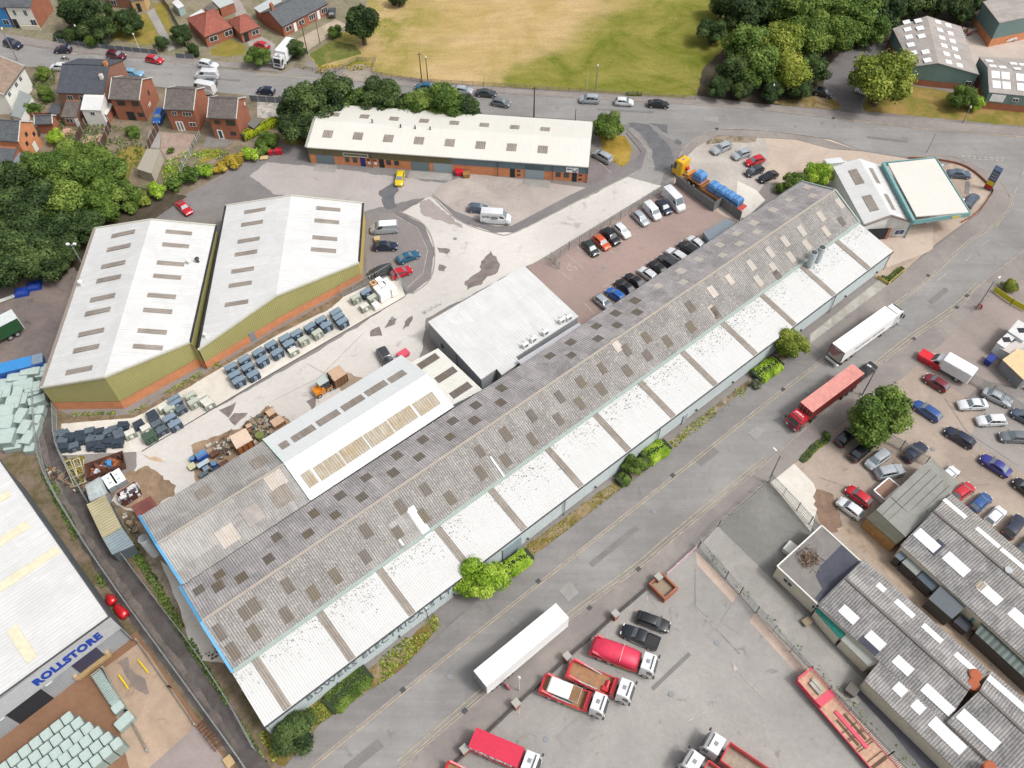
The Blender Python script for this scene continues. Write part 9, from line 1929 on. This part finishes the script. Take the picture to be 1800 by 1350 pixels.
for (x, y), lb in (((1723,538), 'small red and white warning sign on the pavement by the side yard'),((893,1206), 'red triangular road sign lying by the white trailer')):
 g = G(x, y, .6); o = thing('road_sign', lb, 'sign', (g.x, g.y, 0),.6); m = MB(); m.bar((0,-.35,0),(0,-.1,1.1),.07); m.bar((0,.35,0),(0,.1,1.1),.07); add_mesh('stand', m.mesh('stand', GREY), o); m = MB(); m.hexa([(-.05,-.5,.2),(.05,-.5,.2),(.05,.5,.2),(-.05,.5,.2),(-.25,-.4,1.2),(-.15,-.4,1.2),(-.15,.4,1.2),(-.25,.4,1.2)]); b = add_mesh('sign_plate', m.mesh('sign_plate', plain('sign red', RGB(210,50,74,.85),.5)), o); m = MB(); m.hexa([(-.1,-.25,.45),(-.09,-.25,.45),(-.09,.25,.45),(-.1,.25,.45),(-.25,-.2,.95),(-.24,-.2,.95),(-.24,.2,.95),(-.25,.2,.95)]); m.box(.0,.06,-.3,.3,.5,.6); add_mesh('sign_face', m.mesh('sign_face', WHITE), b)
# --- poles and lamps
WPOLE = plain('timber pole', RGB(86,72,62,.8),.9)
def pole(base, h, label, lamp=None, mat=None, r=.13, cat='street lamp', name='street_lamp', ang=0):
 g = G(*base); o = thing(name, label, cat, (g.x, g.y, 0), ang); m = MB(); m.cyl((0,0,0),(0,0, h), r, r*.6,10); add_mesh('post', m.mesh('post', mat or STEEL), o); m = MB()
 if lamp == 'arm': m.bar((0,0, h),(1.1,0, h+.15),.07); add_mesh('arm', m.mesh('arm', mat or STEEL), o); m = MB(); m.box(.8,1.5,-.14,.14, h+.08, h+.24, taper=.03); add_mesh('lamp_head', m.mesh('lamp_head', OFFW), o)
 elif lamp == 'top': m.cyl((0,0, h),(0,0, h+.35),.2,.14,10); add_mesh('lamp_head', m.mesh('lamp_head', OFFW), o)
 elif lamp == 'flood':
  m.bar((-.6,0, h),(.6,0, h),.07); add_mesh('crossbar', m.mesh('crossbar', STEEL), o)
  for s in (-1,1): m = MB(); m.box(s*.6-.25, s*.6+.25,-.15,.25, h, h+.25); add_mesh('floodlight', m.mesh('floodlight', WHITE), o)
 elif lamp == 'wood': m.bar((-.5,0, h-.4),(.5,0, h-.4),.09); add_mesh('crossbar', m.mesh('crossbar', WPOLE), o)
 return o
pole((741.7,145),7.2, 'taller dark timber pole at the field fence above the terrace trees', 'wood', WPOLE, name='telegraph_pole', cat='pole'); pole((752.5,146),6.2, 'shorter timber pole beside the taller one at the field fence', 'top', WPOLE); pole((938.5,208),7.6, 'tall dark telegraph pole behind the terrace roof', 'wood', WPOLE, name='telegraph_pole', cat='pole', r=.17)
pole((1047,161),6.2, 'street lamp at the field fence right of the terrace', 'top', GREY); pole((1032,158),4.2, 'thin pale post at the field fence', None, OFFW, .06, 'post', 'marker_post'); pole((1011,214),3.2, 'short dark post at the back right of the terrace', None, DARK, .1, 'post', 'dark_post')
pole((1715,545),7.2, 'street lamp leaning over the pavement by the side yard', 'arm', GREY, ang=.6); pole((1350,848),7.5, 'street lamp beside the open slab entrance', 'arm', GREY, ang=2.2); pole((912.6,1214),5.0, 'slim lamp post beside the road sign by the white trailer', 'top', OFFW, .08)
pole((1629,268),4.5, 'signpost at the garage corner of the upper road', None, GREY, .07, 'post', 'sign_post'); pole((1352,181),4.2, 'street lamp at the edge of the upper right wood', 'top', GREY, .1); pole((1693,215),3.6, 'small lamp on the grass before the teal factory', 'top', GREY, .1)
pole((31,106),7.0, 'street lamp at the far left over the pink tiled roof', 'arm', GREY, ang=2.0); pole((146,78),4.5, 'street lamp behind the grey panel fence', 'top', DARK, .1); pole((244,85),3.4, 'lamp post with yellow board on the upper left lawn', 'top', OFFW, .08); pole((541,95),7.5, 'dark timber pole beside the small tree by the lorry', 'wood', WPOLE, name='telegraph_pole', cat='pole'); pole((562.6,76),5.6, 'thin dark pole by the beige track', None, WPOLE, .09, 'pole', 'timber_pole')
pole((150,473),6.0, 'twin floodlight mast behind the olive warehouse', 'flood', STEEL); pole((1515,695),6.5, 'street lamp beside the round tree and red lorry', 'arm', GREY, ang=2.4); pole((1252,372),4.0, 'pole at the corner of the grey screen fence', None, DARK, .08, 'pole', 'fence_pole'); pole((752,1085),3.2, 'short lamp at the weedy verge by the loading gate', 'top', DARK, .07)
# white cabins in the side yard at the right edge
for q, z, mt, lb in (([(1752,602),(1766,612),(1786,592),(1773,583)],2.5, WROOF2, 'small white cabin with dark window at the right edge, front'),([(1772,582),(1800,600),(1822,580),(1790,562)],2.8, WROOF2, 'larger white cabin with blue rooflight at the right edge')):
 o, P = shed('white_cabin', lb, 'cabin', [(x, y, z) for x, y in q], mt, WHITE); m = MB(); g = centroid([W((x, y, z)) for x, y in q]); m.box(g.x-.6, g.x+.6, g.y-.5, g.y+.5, z, z+.06); m.build('roof_window', NAVY, o)
shed('awning_shed', 'cream flat awning roof at the right edge of the side yard', 'awning', [(1762,632,2.6),(1800,668,2.6),(1850,640,2.6),(1790,612,2.6)], plain('cream sheet', RGB(226,200,156,.8),.7), GREY)
shed('pale_shed', 'pale grey low roof between the white cabins and the cream awning', 'shed', [(1758,612,2.2),(1776,622,2.2),(1820,600,2.2),(1800,592,2.2)], plain('pale lilac roof', RGB(206,198,192,.8),.7), OFFW)
fence_run('advert_board', 'yellow and white advertising fence at the right edge', [(1744,512),(1776,535),(1800,548)],1.3, plain('advert yellow', RGB(206,200,40,.8),.6), OFFW, 3, cat='board', gap=.2)
